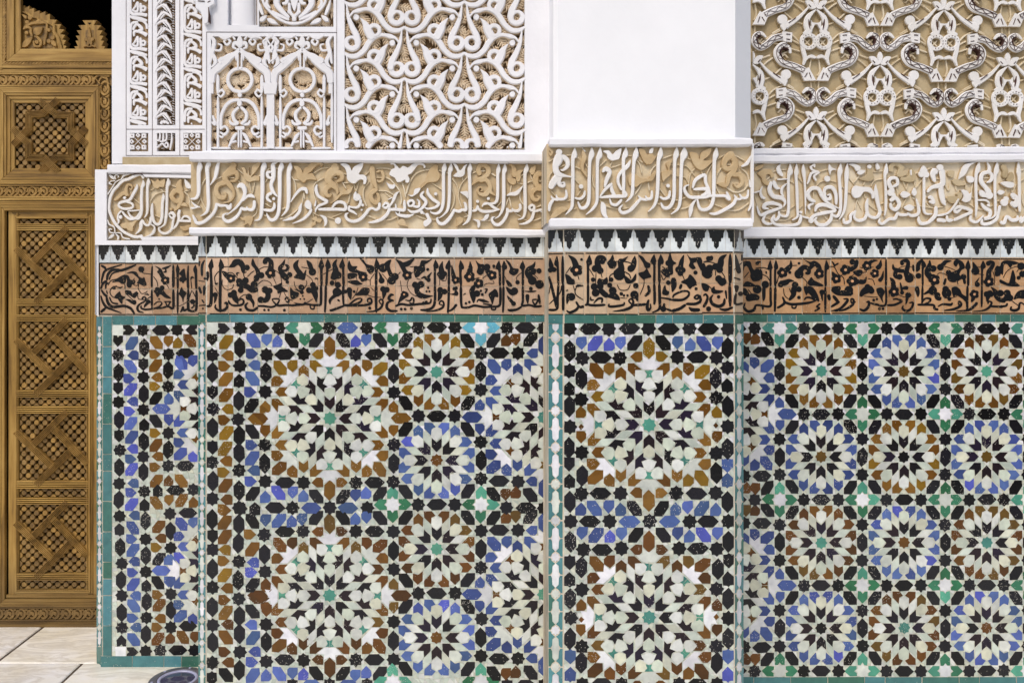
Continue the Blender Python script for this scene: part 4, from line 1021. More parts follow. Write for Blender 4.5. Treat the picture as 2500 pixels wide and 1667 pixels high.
STUCCO_MAIN = [(465, 385, 7.84, """@w; s 195 60 8 200 180 100 180 300 80 180 500 76 175 700 70 120 790 56 30 800 30; s 40 850 10 120 930 40 215 965 10; s 40 960 20 60 980 40 200 950 20; s 360 55 20 370 130 90 340 220 80 350 400 70 360 700 70 365 900 66 330 1050 56 215 1130 14
s 605 60 8 550 140 60 520 280 80 490 400 60 400 540 14; s 520 890 60 500 1000 62 420 1120 64 270 1240 64 150 1260 64 100 1180 56 70 1110 30; s 520 900 50 600 930 56 700 930 50 760 970 90 800 890 30
s 920 580 40 980 540 90 1040 590 90 1060 700 70 1000 830 50 880 980 44 710 1110 14; s 1250 780 20 1180 740 70 1100 760 50 1020 840 40; s 1240 840 60 1235 950 66 1190 1010 60 1110 990 50 1100 950 20; s 1110 1000 50 1040 1000 60 990 980 50 960 1060 56 880 1160 64 750 1230 64 660 1190 56 650 1110 46 730 1070 14
s 1430 60 8 1425 170 100 1395 300 80 1395 600 76 1385 900 72 1370 1100 66 1330 1190 40 1240 1215 14; s 1690 100 10 1600 140 70 1600 250 90 1600 400 80 1560 530 70 1590 650 70 1680 760 20; s 1560 290 40 1490 300 60 1500 380 60 1570 410 40; s 1570 690 60 1500 730 60 1490 800 56 1560 860 40; o 1610 800 32
s 1620 880 40 1620 960 60 1560 1020 60 1420 1010 50; s 1760 75 8 1755 180 96 1725 300 80 1725 600 74 1715 900 70 1700 1060 70 1640 1180 66 1550 1200 60 1490 1120 40 1475 1070 10; s 1925 85 8 1920 200 90 1895 300 80 1895 600 80 1890 850 70 1860 1010 56 1760 1130 14; s 1780 1210 10 1850 1200 40 1960 1160 60
@t; s 820 170 110 800 260 160 690 350 110 690 450 100 770 540 90 840 650 60 840 760 40 760 850 30 640 870 26; s 780 300 100 890 300 90 910 400 70 850 460 50 780 460 30; o 835 160 64; s 700 500 70 560 530 90 510 640 90 560 760 90 660 780 70 690 710 50 640 690 30
b 1365 95 1300 100 1200 170 1180 330 1140 340 1130 190 1100 330 1060 210 980 200 1020 270 1040 400 1130 480 1220 460 1330 450 1330 380 1250 350 1180 380 1260 290 1320 200; b 945 1130 1030 1160 1110 1120 1200 1140 1210 1200 1160 1320 1110 1270 1030 1320 1060 1220 1000 1200
@v; v 24 600 380 480 430 410 500; v 20 900 220 1020 320; v 20 1130 480 1190 690 1240 470; v 20 920 440 960 500; v 20 1310 370 1360 340; v 24 1440 260 1520 220; v 20 1440 480 1480 420; v 20 1430 880 1540 950; v 24 480 1130 620 1150; v 22 310 390 220 560 210 780 320 1010; v 20 150 900 200 790
v 22 400 1060 350 1010; v 20 1280 970 1270 1070 1190 1140; v 18 740 380 850 400; v 20 1640 210 1700 220; v 22 1760 1000 1840 960; v 24 1710 1180 1830 1150 1960 1080; v 20 1410 1100 1480 1130"""),
(685, 385, 7.84, """@w; s 520 700 40 490 620 70 400 620 60 300 720 50 210 860 20; s 420 880 20 390 960 60 370 1050 60 250 1170 50 60 1215 14; s 600 1000 56 560 1080 56 440 1190 50 240 1270 12; b 470 930 490 850 540 820 600 880 610 960 590 1010 520 990
s 710 530 30 690 620 64 730 740 60 830 810 60 900 850 60 850 890 50 750 930 50 690 1000 40 680 1060 14; s 690 830 20 670 940 44; s 740 1000 50 900 1000 60 1100 1000 60 1250 1000 60 1240 900 60 1150 860 60 1060 890 56 1000 970 40
s 1450 660 20 1440 740 80 1500 800 70 1540 780 50; o 1470 770 75; s 1530 800 50 1540 880 60 1480 960 50 1380 960 40 1310 940 30; s 1330 940 40 1320 1010 50 1400 1050 50 1470 1100 20
s 1900 880 50 1890 970 60 1830 1010 50 1760 980 44 1690 1010 60 1640 1080 64 1530 1190 64 1390 1230 60 1280 1180 56 1260 1100 50 1310 1070 14; o 1110 1215 64; b 750 1110 820 1110 890 1150 910 1220 890 1290 840 1330 850 1260 830 1190 800 1150
b 1150 140 1240 120 1330 170 1370 260 1400 200 1480 150 1590 110 1570 230 1510 330 1600 340 1660 400 1640 510 1590 520 1590 450 1520 440 1430 510 1340 490 1280 420 1270 300 1230 210; o 1560 1010 22; o 1580 920 30
@t; b 260 180 340 170 410 230 440 300 470 200 520 190 540 150 640 90 760 90 830 130 790 180 740 150 650 220 600 280 540 320 620 310 700 440 600 430 520 440 450 490 390 450 320 400 310 280; s 1050 140 120 1040 250 180 950 330 160 930 450 120 1010 540 110 1080 610 70 1100 700 40
s 1090 300 110 1170 330 90 1180 420 80 1090 470 40; s 1000 540 80 900 590 90 870 690 90 940 750 60 980 700 40; b 930 890 1040 830 1110 720 1180 660 1300 620 1390 560 1370 650 1310 710 1180 730 1090 820 1000 880
b 600 1190 650 1140 700 1140 730 1180 800 1200 760 1260 690 1230 680 1290 600 1330 610 1260 660 1220; s 1760 190 100 1770 350 100 1800 500 90 1850 600 50; s 1850 620 80 1740 700 90 1740 800 90 1820 880 80 1880 830 60 1880 740 60 1850 690 40
@v; v 22 640 310 780 220 920 200; v 22 830 400 700 470 640 560 640 700 680 820; v 20 210 360 280 480 300 640; v 20 260 430 380 440; v 20 450 660 470 800; v 20 450 660 430 860; v 24 0 1180 150 1140 330 1000; v 20 20 980 110 960; v 20 1180 470 1260 600; v 20 1200 490 1330 480
v 20 1410 520 1450 640 1500 460; v 24 1620 350 1710 260; v 26 1700 470 1600 600 1590 780 1650 930; v 24 1330 700 1310 830 1280 900; v 20 1000 1140 1200 1060; v 20 900 1140 1050 1190; v 22 1640 1110 1830 1170; v 20 610 1050 740 1120; v 18 620 1070 640 1130; v 20 1215 310 1270 330; v 18 980 380 1080 400"""),
(900, 385, 7.84, """@w; b 420 100 490 110 560 180 600 220 660 170 720 190 760 200 850 130 950 90 1060 130 1095 190 1060 220 1040 170 950 160 880 250 820 320 760 350 790 420 770 490 710 490 700 440 620 480 550 480 500 400 400 340 440 240 500 210 480 150 430 150
b 340 480 370 500 450 530 500 520 520 560 480 610 420 610 380 570; s 590 660 10 530 710 50 490 800 60 450 880 40 390 960 40; s 370 820 10 450 780 30; s 270 950 30 330 880 50 390 920 50 340 970 50 290 960 40; s 390 930 50 400 1000 60 360 1090 64 250 1190 60 100 1240 50 0 1250 20
s 400 1010 50 500 1000 60 600 1010 60 690 1010 56 690 900 56 690 830 30; s 520 900 30 530 990 40; s 780 950 30 760 870 50 820 830 50 870 870 50 840 930 50 770 940 30; s 860 940 50 960 950 50 970 860 40 930 810 20
s 1060 660 30 1010 740 64 1100 850 64 1060 940 56 960 1030 56 830 1050 50 750 1000 20; s 1130 600 30 1140 700 60 1230 810 60 1340 890 60 1280 960 50 1140 990 40 1070 960 20; o 1285 705 34
s 1460 90 8 1450 210 90 1435 320 64 1435 600 64 1430 850 64 1390 1010 60 1300 1080 50 1200 1060 30 1190 1030 10; s 1580 110 8 1570 230 90 1550 320 64 1550 600 64 1540 850 60 1510 1010 50 1430 1110 30 1340 1170 14
s 1640 1000 50 1610 1070 60 1540 1180 66 1440 1270 66 1350 1260 60 1310 1180 40 1335 1150 10; s 1640 1020 50 1730 1040 60 1790 1010 56 1860 1010 60 1850 900 50 1820 870 30; b 1610 120 1690 150 1740 250 1790 220 1820 170 1890 140 1850 230 1840 330 1790 380 1720 390 1620 370 1670 310 1690 280
s 520 1050 16 560 1100 40 640 1120 60 760 1130 60 870 1090 20; s 600 1030 10 590 1090 30; o 1020 1055 36; o 1060 1080 20; b 1080 1090 1140 1070 1170 1130 1210 1220 1160 1290 1090 1330 1050 1290 1060 1220 1120 1180; b 1750 680 1800 660 1900 660 1900 800 1860 760; b 750 720 850 720 880 620 960 590 1000 600 960 680 880 740 820 760
@t; b 1220 170 1270 140 1330 170 1330 250 1370 350 1340 440 1270 480 1150 490 1080 540 1010 600 960 600 1020 510 1100 450 1120 350 1160 250; b 560 1230 620 1180 680 1190 720 1260 750 1330 700 1320 640 1310 580 1290; b 1680 1330 1690 1240 1680 1170 1740 1140 1810 1170 1800 1240 1740 1290
s 250 260 60 290 350 60 270 440 50 200 470 40 170 440 30; s 160 290 30 220 260 50; @v; v 22 150 220 330 210 440 240; v 24 320 380 420 430 500 520 590 640 630 800 620 900; v 24 640 480 680 600 710 760; v 28 720 700 790 480 900 320 1060 250 1180 240; v 22 1340 250 1400 270; v 20 1480 290 1530 310
v 20 1590 400 1680 520 1720 660 1720 780 1780 960; v 20 1720 660 1780 500 1900 370; v 20 1790 360 1800 440; v 26 1590 600 1640 740 1630 880 1560 1040; v 22 180 640 350 650 480 720; v 20 320 680 410 770; v 24 0 1110 150 1190; v 24 280 1200 420 1190 560 1130; v 22 890 1090 1000 1150 1090 1180
v 20 1210 1190 1320 1190; v 24 1200 480 1400 620; v 20 560 1120 570 1220; v 18 1840 1060 1900 1110; v 20 1830 1140 1910 1120; v 18 140 390 260 390"""),
(1100, 385, 7.84, """@w; s 370 105 8 370 220 90 360 320 66 370 600 66 375 900 66 370 1100 66 330 1220 56 230 1300 14; s 415 1030 40 490 1010 50 515 930 30 540 1000 50 620 1040 56 750 1040 56 940 1005 14; s 600 950 20 650 890 44 740 900 50 830 970 56 930 1005 20
s 915 110 8 915 240 80 900 340 60 900 600 60 890 800 60 840 880 50 720 890 30 620 920 20; s 1035 110 8 1035 240 86 1015 330 66 1015 600 66 1010 900 66 980 1030 54 920 1130 30 840 1180 14; o 515 850 34; o 720 795 32
s 1320 900 50 1330 980 56 1280 1030 56 1200 1020 50 1170 980 24; s 1180 1030 50 1100 1030 56 1080 980 44 1080 1080 60 1020 1200 60 930 1290 60 840 1280 60 790 1210 50 800 1160 40 850 1140 10; s 1455 120 8 1450 230 90 1420 330 64 1420 600 64 1425 900 66 1420 1050 56 1380 1160 40 1280 1195 14
s 1560 910 50 1500 960 50 1540 1020 50 1590 990 50 1590 940 50 1550 915 40; s 1590 1000 50 1580 1080 56 1540 1190 56 1440 1260 50 1300 1285 12; s 1590 1040 44 1680 1020 50 1750 1000 44; s 1720 1040 30 1750 1060 20; b 1065 745 1130 680 1230 660 1300 610 1385 545 1340 650 1290 720 1220 745 1130 740
b 180 680 240 655 310 670 330 720 330 800 280 730; b 420 1190 500 1190 560 1220 570 1300 540 1350 510 1330 510 1260 470 1220; b 560 1210 620 1180 660 1110 735 1085 720 1160 680 1200 640 1220
@t; s 560 330 90 530 250 90 560 160 90 640 150 90 720 220 90 720 310 90 640 390 80 500 450 70 400 540 20; s 560 460 60 680 440 80 750 540 80 760 660 70 860 740 14; s 760 560 40 700 690 90 620 720 70 530 680 50 530 600 40 590 580 30 600 640 24 570 650 16
s 1110 160 30 1160 150 50 1210 230 90 1210 330 90 1220 380 50; b 1240 300 1300 250 1390 250 1340 320 1340 400 1310 470 1260 470 1240 400; b 1080 420 1160 400 1240 420 1250 490 1210 530 1150 520 1100 480
b 1500 280 1540 200 1630 150 1620 250 1590 330 1540 340; s 1740 330 80 1650 340 100 1620 440 110 1650 540 90 1730 570 60; s 1735 620 70 1630 610 80 1550 700 80 1580 800 80 1650 820 60 1690 770 40 1650 740 24
@v; v 24 410 310 500 270; v 24 780 310 860 360; v 22 560 265 660 265; v 22 1160 530 1140 680; v 22 1120 750 1160 960; v 22 1120 750 1040 960; v 22 1270 480 1390 520; v 22 1390 570 1330 640 1330 800 1390 900; v 22 1460 490 1570 450; v 20 1340 360 1390 330; v 20 1590 280 1740 260; v 20 1520 330 1560 430
v 20 870 970 970 850; v 22 560 1220 800 1200; v 22 1240 1070 1350 1140; v 20 1390 1180 1460 1210; v 24 1560 1210 1660 1190 1750 1150; v 20 410 960 460 1000; v 20 1690 460 1750 460; v 22 1650 950 1750 910""")]
STUCCO_PIER = [(1325, 345, 4.148, """@w; o 160 120 34; s 160 140 60 150 200 90 125 270 60 150 340 60 230 360 24 290 370 14; s 190 160 50 240 200 48 245 260 40 200 300 24 175 295 12; s 150 360 70 100 430 70 75 480 50; s 190 360 20 160 410 40 170 450 40 210 460 30 210 425 18 180 430 10
s 318 65 6 316 150 56 300 200 36 300 400 36 296 600 34 285 680 28 225 750 8; s 490 70 6 490 140 54 470 220 34 465 400 34 460 600 36 430 670 34 380 680 30 350 620 16; s 575 68 6 570 150 54 548 220 34 545 500 32 540 620 30 500 690 26 430 750 8; b 390 70 430 110 415 115
s 230 500 18 235 560 28 210 590 28 150 590 26 130 550 12; s 150 600 26 100 590 26 80 560 12; s 100 600 30 70 650 34 60 710 26; s 420 510 18 410 560 28 370 590 26 320 580 20; o 382 465 24
s 600 320 20 630 290 50 670 320 44 640 400 40 620 470 20; s 570 570 14 630 490 30 690 440 30; s 690 430 12 690 490 34 720 560 34; s 570 575 22 700 565 34 830 560 34 820 510 20; s 835 65 6 830 140 54 810 200 34 812 400 34 810 550 30; s 880 200 8 850 260 40 770 340 30 755 420 30 790 500 24
s 670 590 14 690 640 26 740 650 30 790 600 26; s 940 62 6 935 140 56 915 220 34 905 400 34 895 550 32 830 625 8; s 1095 510 20 1090 580 30 1050 590 28 1030 560 14; s 1050 600 26 990 590 26 960 560 14; s 980 590 26 930 650 34 870 710 34 800 730 34 770 690 26 800 650 10
b 600 110 660 100 700 140 730 110 790 80 770 180 730 200 690 205 650 180 640 140; b 585 620 630 650 640 740 655 780 610 770 580 710
@t; s 400 100 20 415 170 50 395 240 40 400 300 30 445 370 8; b 960 85 1020 90 1050 140 1100 120 1120 180 1090 240 1030 230 1000 190; b 860 360 920 330 990 380 1080 380 1120 340 1100 400 1030 420 980 440 940 470 870 450; b 70 780 110 720 180 670 250 690 180 740 120 780; s 70 90 26 90 120 26 75 150 18 62 120 14
@v; v 10 60 215 110 180; v 12 215 150 290 145; v 10 340 170 365 180; v 12 160 270 240 245 330 265 420 310 440 370; v 10 430 230 455 275; v 12 570 260 640 195; v 10 710 200 680 270 790 240; v 10 780 140 800 140; v 10 860 150 895 155; v 12 945 195 980 240 1000 330; v 12 980 200 1010 220; v 12 1000 420 960 500 910 560
v 12 1065 420 1075 500; v 12 60 420 70 350 100 310; v 12 320 380 370 440; v 10 80 500 120 555; v 10 390 490 350 555; v 10 380 640 440 575; v 12 500 350 510 440 540 490; v 12 230 610 320 590; v 12 560 570 620 650 760 690; v 12 800 690 870 675; v 10 930 640 1010 600; v 10 840 590 870 590; v 12 300 690 340 680"""),
(1575, 345, 4.148, """@w; s 148 60 6 145 140 54 125 210 36 120 400 36 110 570 34 80 660 26 20 720 8; s 310 60 6 305 140 54 290 210 34 285 400 34 280 580 36 240 670 34 180 680 32 150 630 16; s 385 60 6 385 140 70 362 220 36 352 400 34 345 600 32 320 690 26 250 745 8; s 240 510 20 230 570 30 180 590 28 140 570 20; o 222 458 20
s 480 495 24 600 490 36 610 530 34 560 560 30; s 470 480 20 500 400 34 590 350 34 600 420 30 630 500 34 630 560 34 530 575 34 440 570 34 395 520 34 390 470 20 430 450 14; s 640 560 30 790 560 30 820 580 36 840 590 34 810 520 20; s 710 65 6 705 140 54 690 210 36 685 400 36 680 580 34 650 670 34 590 700 34 540 680 30 515 590 18
s 1030 500 18 1020 570 26 970 580 26 940 540 12; s 960 590 24 910 590 24 890 550 14; s 910 570 26 880 640 34 790 700 34 700 740 30 640 735 16; s 1070 80 10 1066 200 26 1064 400 26 1064 620 26 1030 710 16; s 1060 150 10 1020 230 36 960 265 16; s 1040 400 14 1050 470 26; b 440 780 430 700 460 630 510 590 480 660 470 720; b 30 130 40 90 75 75 65 130
@t; o 855 145 40; s 850 150 80 800 200 60 790 260 50 830 290 50 890 260 60 900 210 60 870 160 50; s 910 230 70 880 320 60 840 360 50 810 460 30 730 440 20; s 880 350 40 950 350 50 975 420 40 930 470 30 890 440 18 920 430 12; b 720 440 770 420 810 440 800 470
b 440 120 520 130 540 190 560 120 660 75 640 150 580 200 670 200 650 240 570 300 510 280 470 220; b 205 230 265 200 240 280 260 330 200 390 170 410 160 320 220 300; b 90 160 110 160 60 230 0 240 0 160 60 130; b 30 410 40 360 100 320 90 370 60 410
@v; v 12 160 185 270 145; v 12 330 140 460 190; v 12 240 245 330 245 420 260 500 360; v 12 500 280 450 350 430 500; v 12 40 400 60 300 110 240; v 12 300 355 400 370 440 440; v 12 720 190 800 140; v 12 890 140 1000 200; v 12 560 300 580 340; v 12 670 240 620 340 630 440; v 12 770 270 720 350 710 450 750 540
v 14 960 270 1030 340 1040 430 990 500 900 520 820 470; v 12 140 480 200 560; v 12 230 580 320 600 410 570; v 12 120 630 160 650; v 14 350 690 430 670 490 610; v 12 690 640 770 670; v 14 820 700 940 700 1050 625; v 10 810 240 890 240; v 12 530 500 535 560; v 12 1040 230 1065 270; v 12 640 590 660 620; v 10 270 685 330 690""")]
STUCCO_RIGHT = [(1830, 380, 4.667, """@w; s 445 95 6 450 190 60 430 250 34 428 400 34 430 600 34 410 690 32 350 690 26 310 650 16; s 520 98 6 520 190 50 515 250 34 525 400 34 530 600 30 530 700 26 470 740 14; s 595 105 8 600 180 44 612 300 28 620 500 20 618 670 8
s 1020 95 6 1015 180 56 1005 260 36 1015 400 36 1020 600 36 990 690 36 940 690 30 910 650 16; s 1095 95 6 1090 200 50 1085 350 36 1075 550 34 1050 660 26 1000 735 10; s 260 530 16 170 560 44 150 600 40 200 610 16; s 170 560 40 260 550 40 350 590 30 200 650 40 110 680 34 70 580 16
s 320 640 20 320 700 34 280 740 30 260 690 20; s 270 680 16 240 740 34 290 790 32 420 800 32 540 780 36 570 700 34 550 680 14; o 570 650 18; s 170 680 14 140 740 34 180 780 34 240 780 20; o 868 272 36
s 730 530 30 670 500 44 650 430 44 700 380 44 770 390 44 810 470 40 870 540 30 1000 610 14; s 830 440 30 850 380 40 920 370 44 965 440 40 970 560 30; s 840 420 30 850 490 34 900 500 36 900 450 24 870 460 16; s 710 550 20 660 580 30 670 620 24
s 730 640 24 760 580 44 850 570 44 960 630 34 830 660 40 720 690 36 680 740 50; o 685 745 32; s 590 700 20 660 720 26; s 910 670 20 910 730 40 850 790 40 770 790 40 730 740 30 750 710 14; s 340 100 6 315 150 44 330 200 50 360 235 30; b 890 100 920 140 980 170 920 180 900 230 880 150
s 230 310 40 215 400 50 260 470 50 350 490 50 390 540 30 370 590 10; s 260 300 40 290 370 44 330 380 16; s 410 325 10 360 370 30 350 430 30 370 470 20; s 300 280 20 410 275 16; s 690 130 16 720 110 24 720 140 20; s 680 130 30 700 170 26 770 190 20; s 770 190 20 690 210 30 660 290 26 640 330 14
s 780 200 20 720 240 26 740 290 30; s 130 360 10 110 420 26 130 480 34 160 490 24; s 40 430 20 110 410 16
@t; b 50 140 150 100 130 150 60 180; b 80 210 130 170 220 160 270 230 240 260 210 220 180 230 180 280 230 320 200 350 140 320 120 260
@v; v 12 250 190 300 175; v 12 345 165 415 165; v 12 445 290 510 330 550 430 540 520; v 12 535 240 600 310; v 12 790 190 900 155; v 12 900 285 980 305; v 12 750 360 790 310 840 290; v 12 720 400 720 560; v 12 280 620 400 635 510 570; v 12 190 570 260 610; v 12 160 700 240 730 400 740 490 690; v 12 550 620 600 570
v 12 50 450 90 580 130 650; v 12 780 610 850 700 900 740 1040 740; v 12 190 280 240 230; v 12 1030 340 1070 380"""),
(2050, 380, 4.667, """@w; b 80 105 150 100 215 130 215 170 170 185 140 140; s 390 335 8 395 430 50 420 560 40 440 650 40 400 710 36 330 700 36 295 650 36 290 560 40 300 495 14; s 290 650 30 270 720 36 200 745 36 150 710 30 160 630 20; s 165 640 24 110 680 34 100 750 34 40 770 36 25 720 20
s 510 90 6 510 180 50 495 240 30 505 400 30 505 600 28 490 690 14; s 590 360 30 640 330 36 630 270 36 570 265 40 540 310 44 570 380 50 590 420 46; o 560 430 40; s 590 440 50 600 480 50; s 560 520 44 620 490 44 660 560 44 620 620 44 570 600 36 560 550 30
s 850 500 20 880 600 36 870 670 36 800 690 36 750 660 26; s 750 680 30 670 680 36 640 660 26 610 720 40 540 730 34 470 780 34 430 760 30 440 720 14; b 120 390 160 350 230 360 330 370 370 430 380 480 350 500 330 440 260 420 210 480 150 490 120 450
l 670 450 790 450 80 0; b 830 370 860 430 830 470 800 430; o 910 220 36; o 965 225 36; b 890 190 935 120 980 190 935 230; s 940 250 30 940 450 30 945 650 30 1030 670 14; b 390 110 410 90 440 150 400 170; l 180 210 280 180 60 0; b 710 600 780 560 830 600 780 640; o 320 135 26; b 780 180 800 170 800 230 785 230
@d; b 210 270 290 220 300 150 350 130 370 220 380 260 330 300 250 290; s 580 180 60 570 130 50 630 100 50 690 150 60 660 230 50 740 200 60; b 690 250 760 240 800 150 850 220 840 290 780 310 680 290
@v; v 12 80 230 160 335; v 12 220 230 160 310; v 12 380 190 480 180; v 12 350 350 390 290 480 270; v 12 265 340 285 280; v 12 710 290 750 390; v 12 770 320 750 390; v 12 840 290 855 370; v 12 855 380 930 280; v 12 630 220 680 260; v 12 590 300 640 370 650 480; v 12 750 490 690 620; v 14 80 420 140 430
v 12 190 500 170 610; v 12 190 500 240 610; v 12 270 440 285 490; v 12 450 560 530 530; v 12 310 550 420 630 500 630; v 12 820 580 930 580 1040 600; v 12 580 590 620 540; v 12 820 480 840 500; v 12 850 215 890 190; v 12 980 170 1040 140"""),
(2260, 380, 4.667, """@w; s 585 70 6 575 160 56 552 230 34 550 400 32 555 580 30 545 700 14; s 790 70 6 785 170 56 768 240 32 765 400 30 770 600 28 755 700 20 640 740 12; s 1030 70 6 1035 180 50 1040 260 34 1042 400 34 1045 640 30; o 140 145 40; s 90 180 90 60 220 60 80 300 40; s 160 170 70 175 270 60 160 340 60 50 370 40 0 420 30
s 150 340 50 160 440 60 180 530 50 200 570 20; s 10 490 26 40 480 40 70 540 40 20 530 30; s 670 75 8 700 140 36 690 190 40 620 220 44 610 300 50 660 370 50 700 430 70; s 690 190 44 730 230 40 720 290 36 670 315 16; l 590 400 680 480 70 .1; o 700 460 44; b 445 240 520 250 520 310 460 310
b 380 400 440 400 480 440 500 420 490 510 440 540 390 520 410 470; s 610 550 24 650 600 44 710 640 44 700 700 36 640 720 26; s 570 515 20 660 515 24 700 550 20; o 692 572 18; s 490 690 20 490 740 34 560 760 30 630 690 16; s 620 730 20 620 780 36 700 780 36 780 730 34 800 670 30 820 580 34
s 390 610 14 330 650 40 310 620 30 370 590 40 500 640 36 410 690 36 300 740 36; s 280 740 36 230 740 40 220 690 20; s 200 750 40 150 740 44 110 740 40; s 95 590 40 90 680 44 40 740 40 0 770 34 -70 780 40 -100 740 36 -100 700 16; s 110 690 26 230 660 24 310 570 24 350 500 16
o 870 540 44; o 890 500 30; s 950 540 50 1000 570 60 1010 480 40 960 450 40 980 500 30; s 830 760 40 870 770 40 900 700 36 960 740 40 1020 730 40 1020 690 20; s 1110 700 40 1060 760 36 1060 700 26; l 790 430 880 420 60 0; b 350 270 400 130 480 90 550 85 480 130 430 220 380 260; b 825 320 900 300 980 320 970 370 900 370
@d; s 860 120 60 890 180 60 880 250 60; l 240 240 310 180 90 0; l 280 290 440 340 80 0; l 210 490 400 470 90 .15; l 400 460 330 440 60 0; b 920 240 960 190 990 260 940 310 900 290
@v; v 12 200 310 250 400 270 300; v 12 330 340 340 400; v 12 440 310 450 390; v 12 525 320 510 460 540 480; v 12 360 520 390 580; v 12 470 540 560 600 650 620; v 12 580 240 600 240; v 12 640 260 710 260; v 12 790 340 800 420; v 12 905 380 905 470; v 12 970 380 980 420 1020 330; v 12 1060 180 1110 160; v 12 1060 300 1110 270
v 12 1110 400 1090 500 1110 580; v 12 780 530 830 515; v 12 230 490 210 560; v 12 0 540 60 600 200 580; v 12 800 460 800 500; v 12 1000 590 1030 640; v 14 700 600 750 570; v 10 70 260 140 270""")]
BLACK = (lin(14), lin(14), lin(18), 0.03)
def tile_letters(parent, wall, data, h=0.0026, name='lettering'):
    mb = MB()
    pal = {'w': (0, 0, BLACK, 1.0)}
    clay = (lin(196), lin(150), lin(112), 0)
    for ox, oy, sc, text in data:
        draw(mb, wall, text, ox, oy, sc, h, pal, 'w', True, (0, clay))
    return mb.build(name, [M['ink']], parent)
def stucco_letters(parent, wall, data, h=0.014, name='lettering', tone='tan'):
    """white letters, tan leaves and thin vines standing out of the plaster"""
    mb = MB()
    pal = {'w': (0, 1, None, 1.0), 't': (2, 2, None, 0.85), 'v': (3, 3, None, 1.0), 'd': (4, 4, None, 0.8)}
    for ox, oy, sc, text in data:
        draw(mb, wall, text, ox, oy, sc, h, pal, 'w')
    return mb.build(name, [M['letter'], M[tone], M['ochre'], M['cream'], M['drab']], parent)
# ------------------------------------------------------------------ carved plaster of the upper walls
def both(text, cx):
    """the strokes and their mirror image about x = cx (crop units)"""
    out = []
    for item in text.replace('\n', ';').split(';'):
        t = item.split()
        if not t:
            continue
        k = t[0]
        out.append(' '.join(t))
        if k[0] == '@':
            continue
        a = [float(v) for v in t[1:]]
        st, off = {'s': (3, 0), 'n': (3, 0), 'v': (2, 1), 'b': (2, 0), 'p': (2, 0), 'o': (3, 0), 'l': (0, 0), 'f': (3, 0)}[k]
        if k == 'l':
            a[0], a[2] = 2 * cx - a[0], 2 * cx - a[2]
            if len(a) > 5:
                a[5] = -a[5]
        else:
            for i in range(off, len(a), st):
                a[i] = 2 * cx - a[i]
        out.append(k + ' ' + ' '.join('%g' % v for v in a))
    return '\n'.join(out)
def shift(dx, dy):
    return lambda x, y: (x + dx, y + dy)
def ribs(mb, wall, rect, seed, ground, top, pitch=5.0, mi=0):
    """leaf-by-leaf ribbed carving over the deep ground"""
    rr = random.Random(seed)
    x0, y0, x1, y1 = rect
    cl = clipper(*rect)
    st = 27
    for j in range(int((y1 - y0) / st) + 2):
        for i in range(int((x1 - x0) / st) + 2):
            cx = x0 + (i + (0.5 if j % 2 else 0)) * st + rr.uniform(-5, 5)
            cy = y0 + j * st + rr.uniform(-5, 5)
            ang = rr.choice([-1.2, -0.6, 0.5, 1.1, 1.57, 0.2]) + rr.uniform(-.3, .3)
            L, ux, uy = 34, math.cos(ang), math.sin(ang)
            n = int(L / pitch)
            for k in range(n):
                t = (k + .5) / n
                bx, by = cx + ux * (t - .5) * L, cy + uy * (t - .5) * L
                hw = 15 * math.sin(math.pi * (0.15 + 0.8 * t))
                for s_ in (-1, 1):
                    a2 = ang + s_ * 0.95
                    ex, ey = bx + math.cos(a2) * hw, by + math.sin(a2) * hw
                    p = cl([(bx, by, 4.2), ((bx + ex) / 2 + s_ * 1, (by + ey) / 2, 4.4), (ex, ey, 2.2)])
                    if len(p) > 1:
                        stroke(mb, wall, p, ground + (top - ground) * (.72 + .2 * t + .06 * (s_ + 1)), mi, mi, None, 1, base=ground, rnd=0.35, smooth=False)
            p = cl([(cx - ux * L / 2, cy - uy * L / 2, 2), (cx, cy, 3.6), (cx + ux * L / 2, cy + uy * L / 2, 2)])
            if len(p) > 1:
                stroke(mb, wall, p, top * 1.0 if top > 0 else top + 0.001, mi, mi, None, 1, base=ground, rnd=0.4, smooth=False)
class Deep:
    """wall seen from a plane further back, so that reliefs rise to the wall face"""
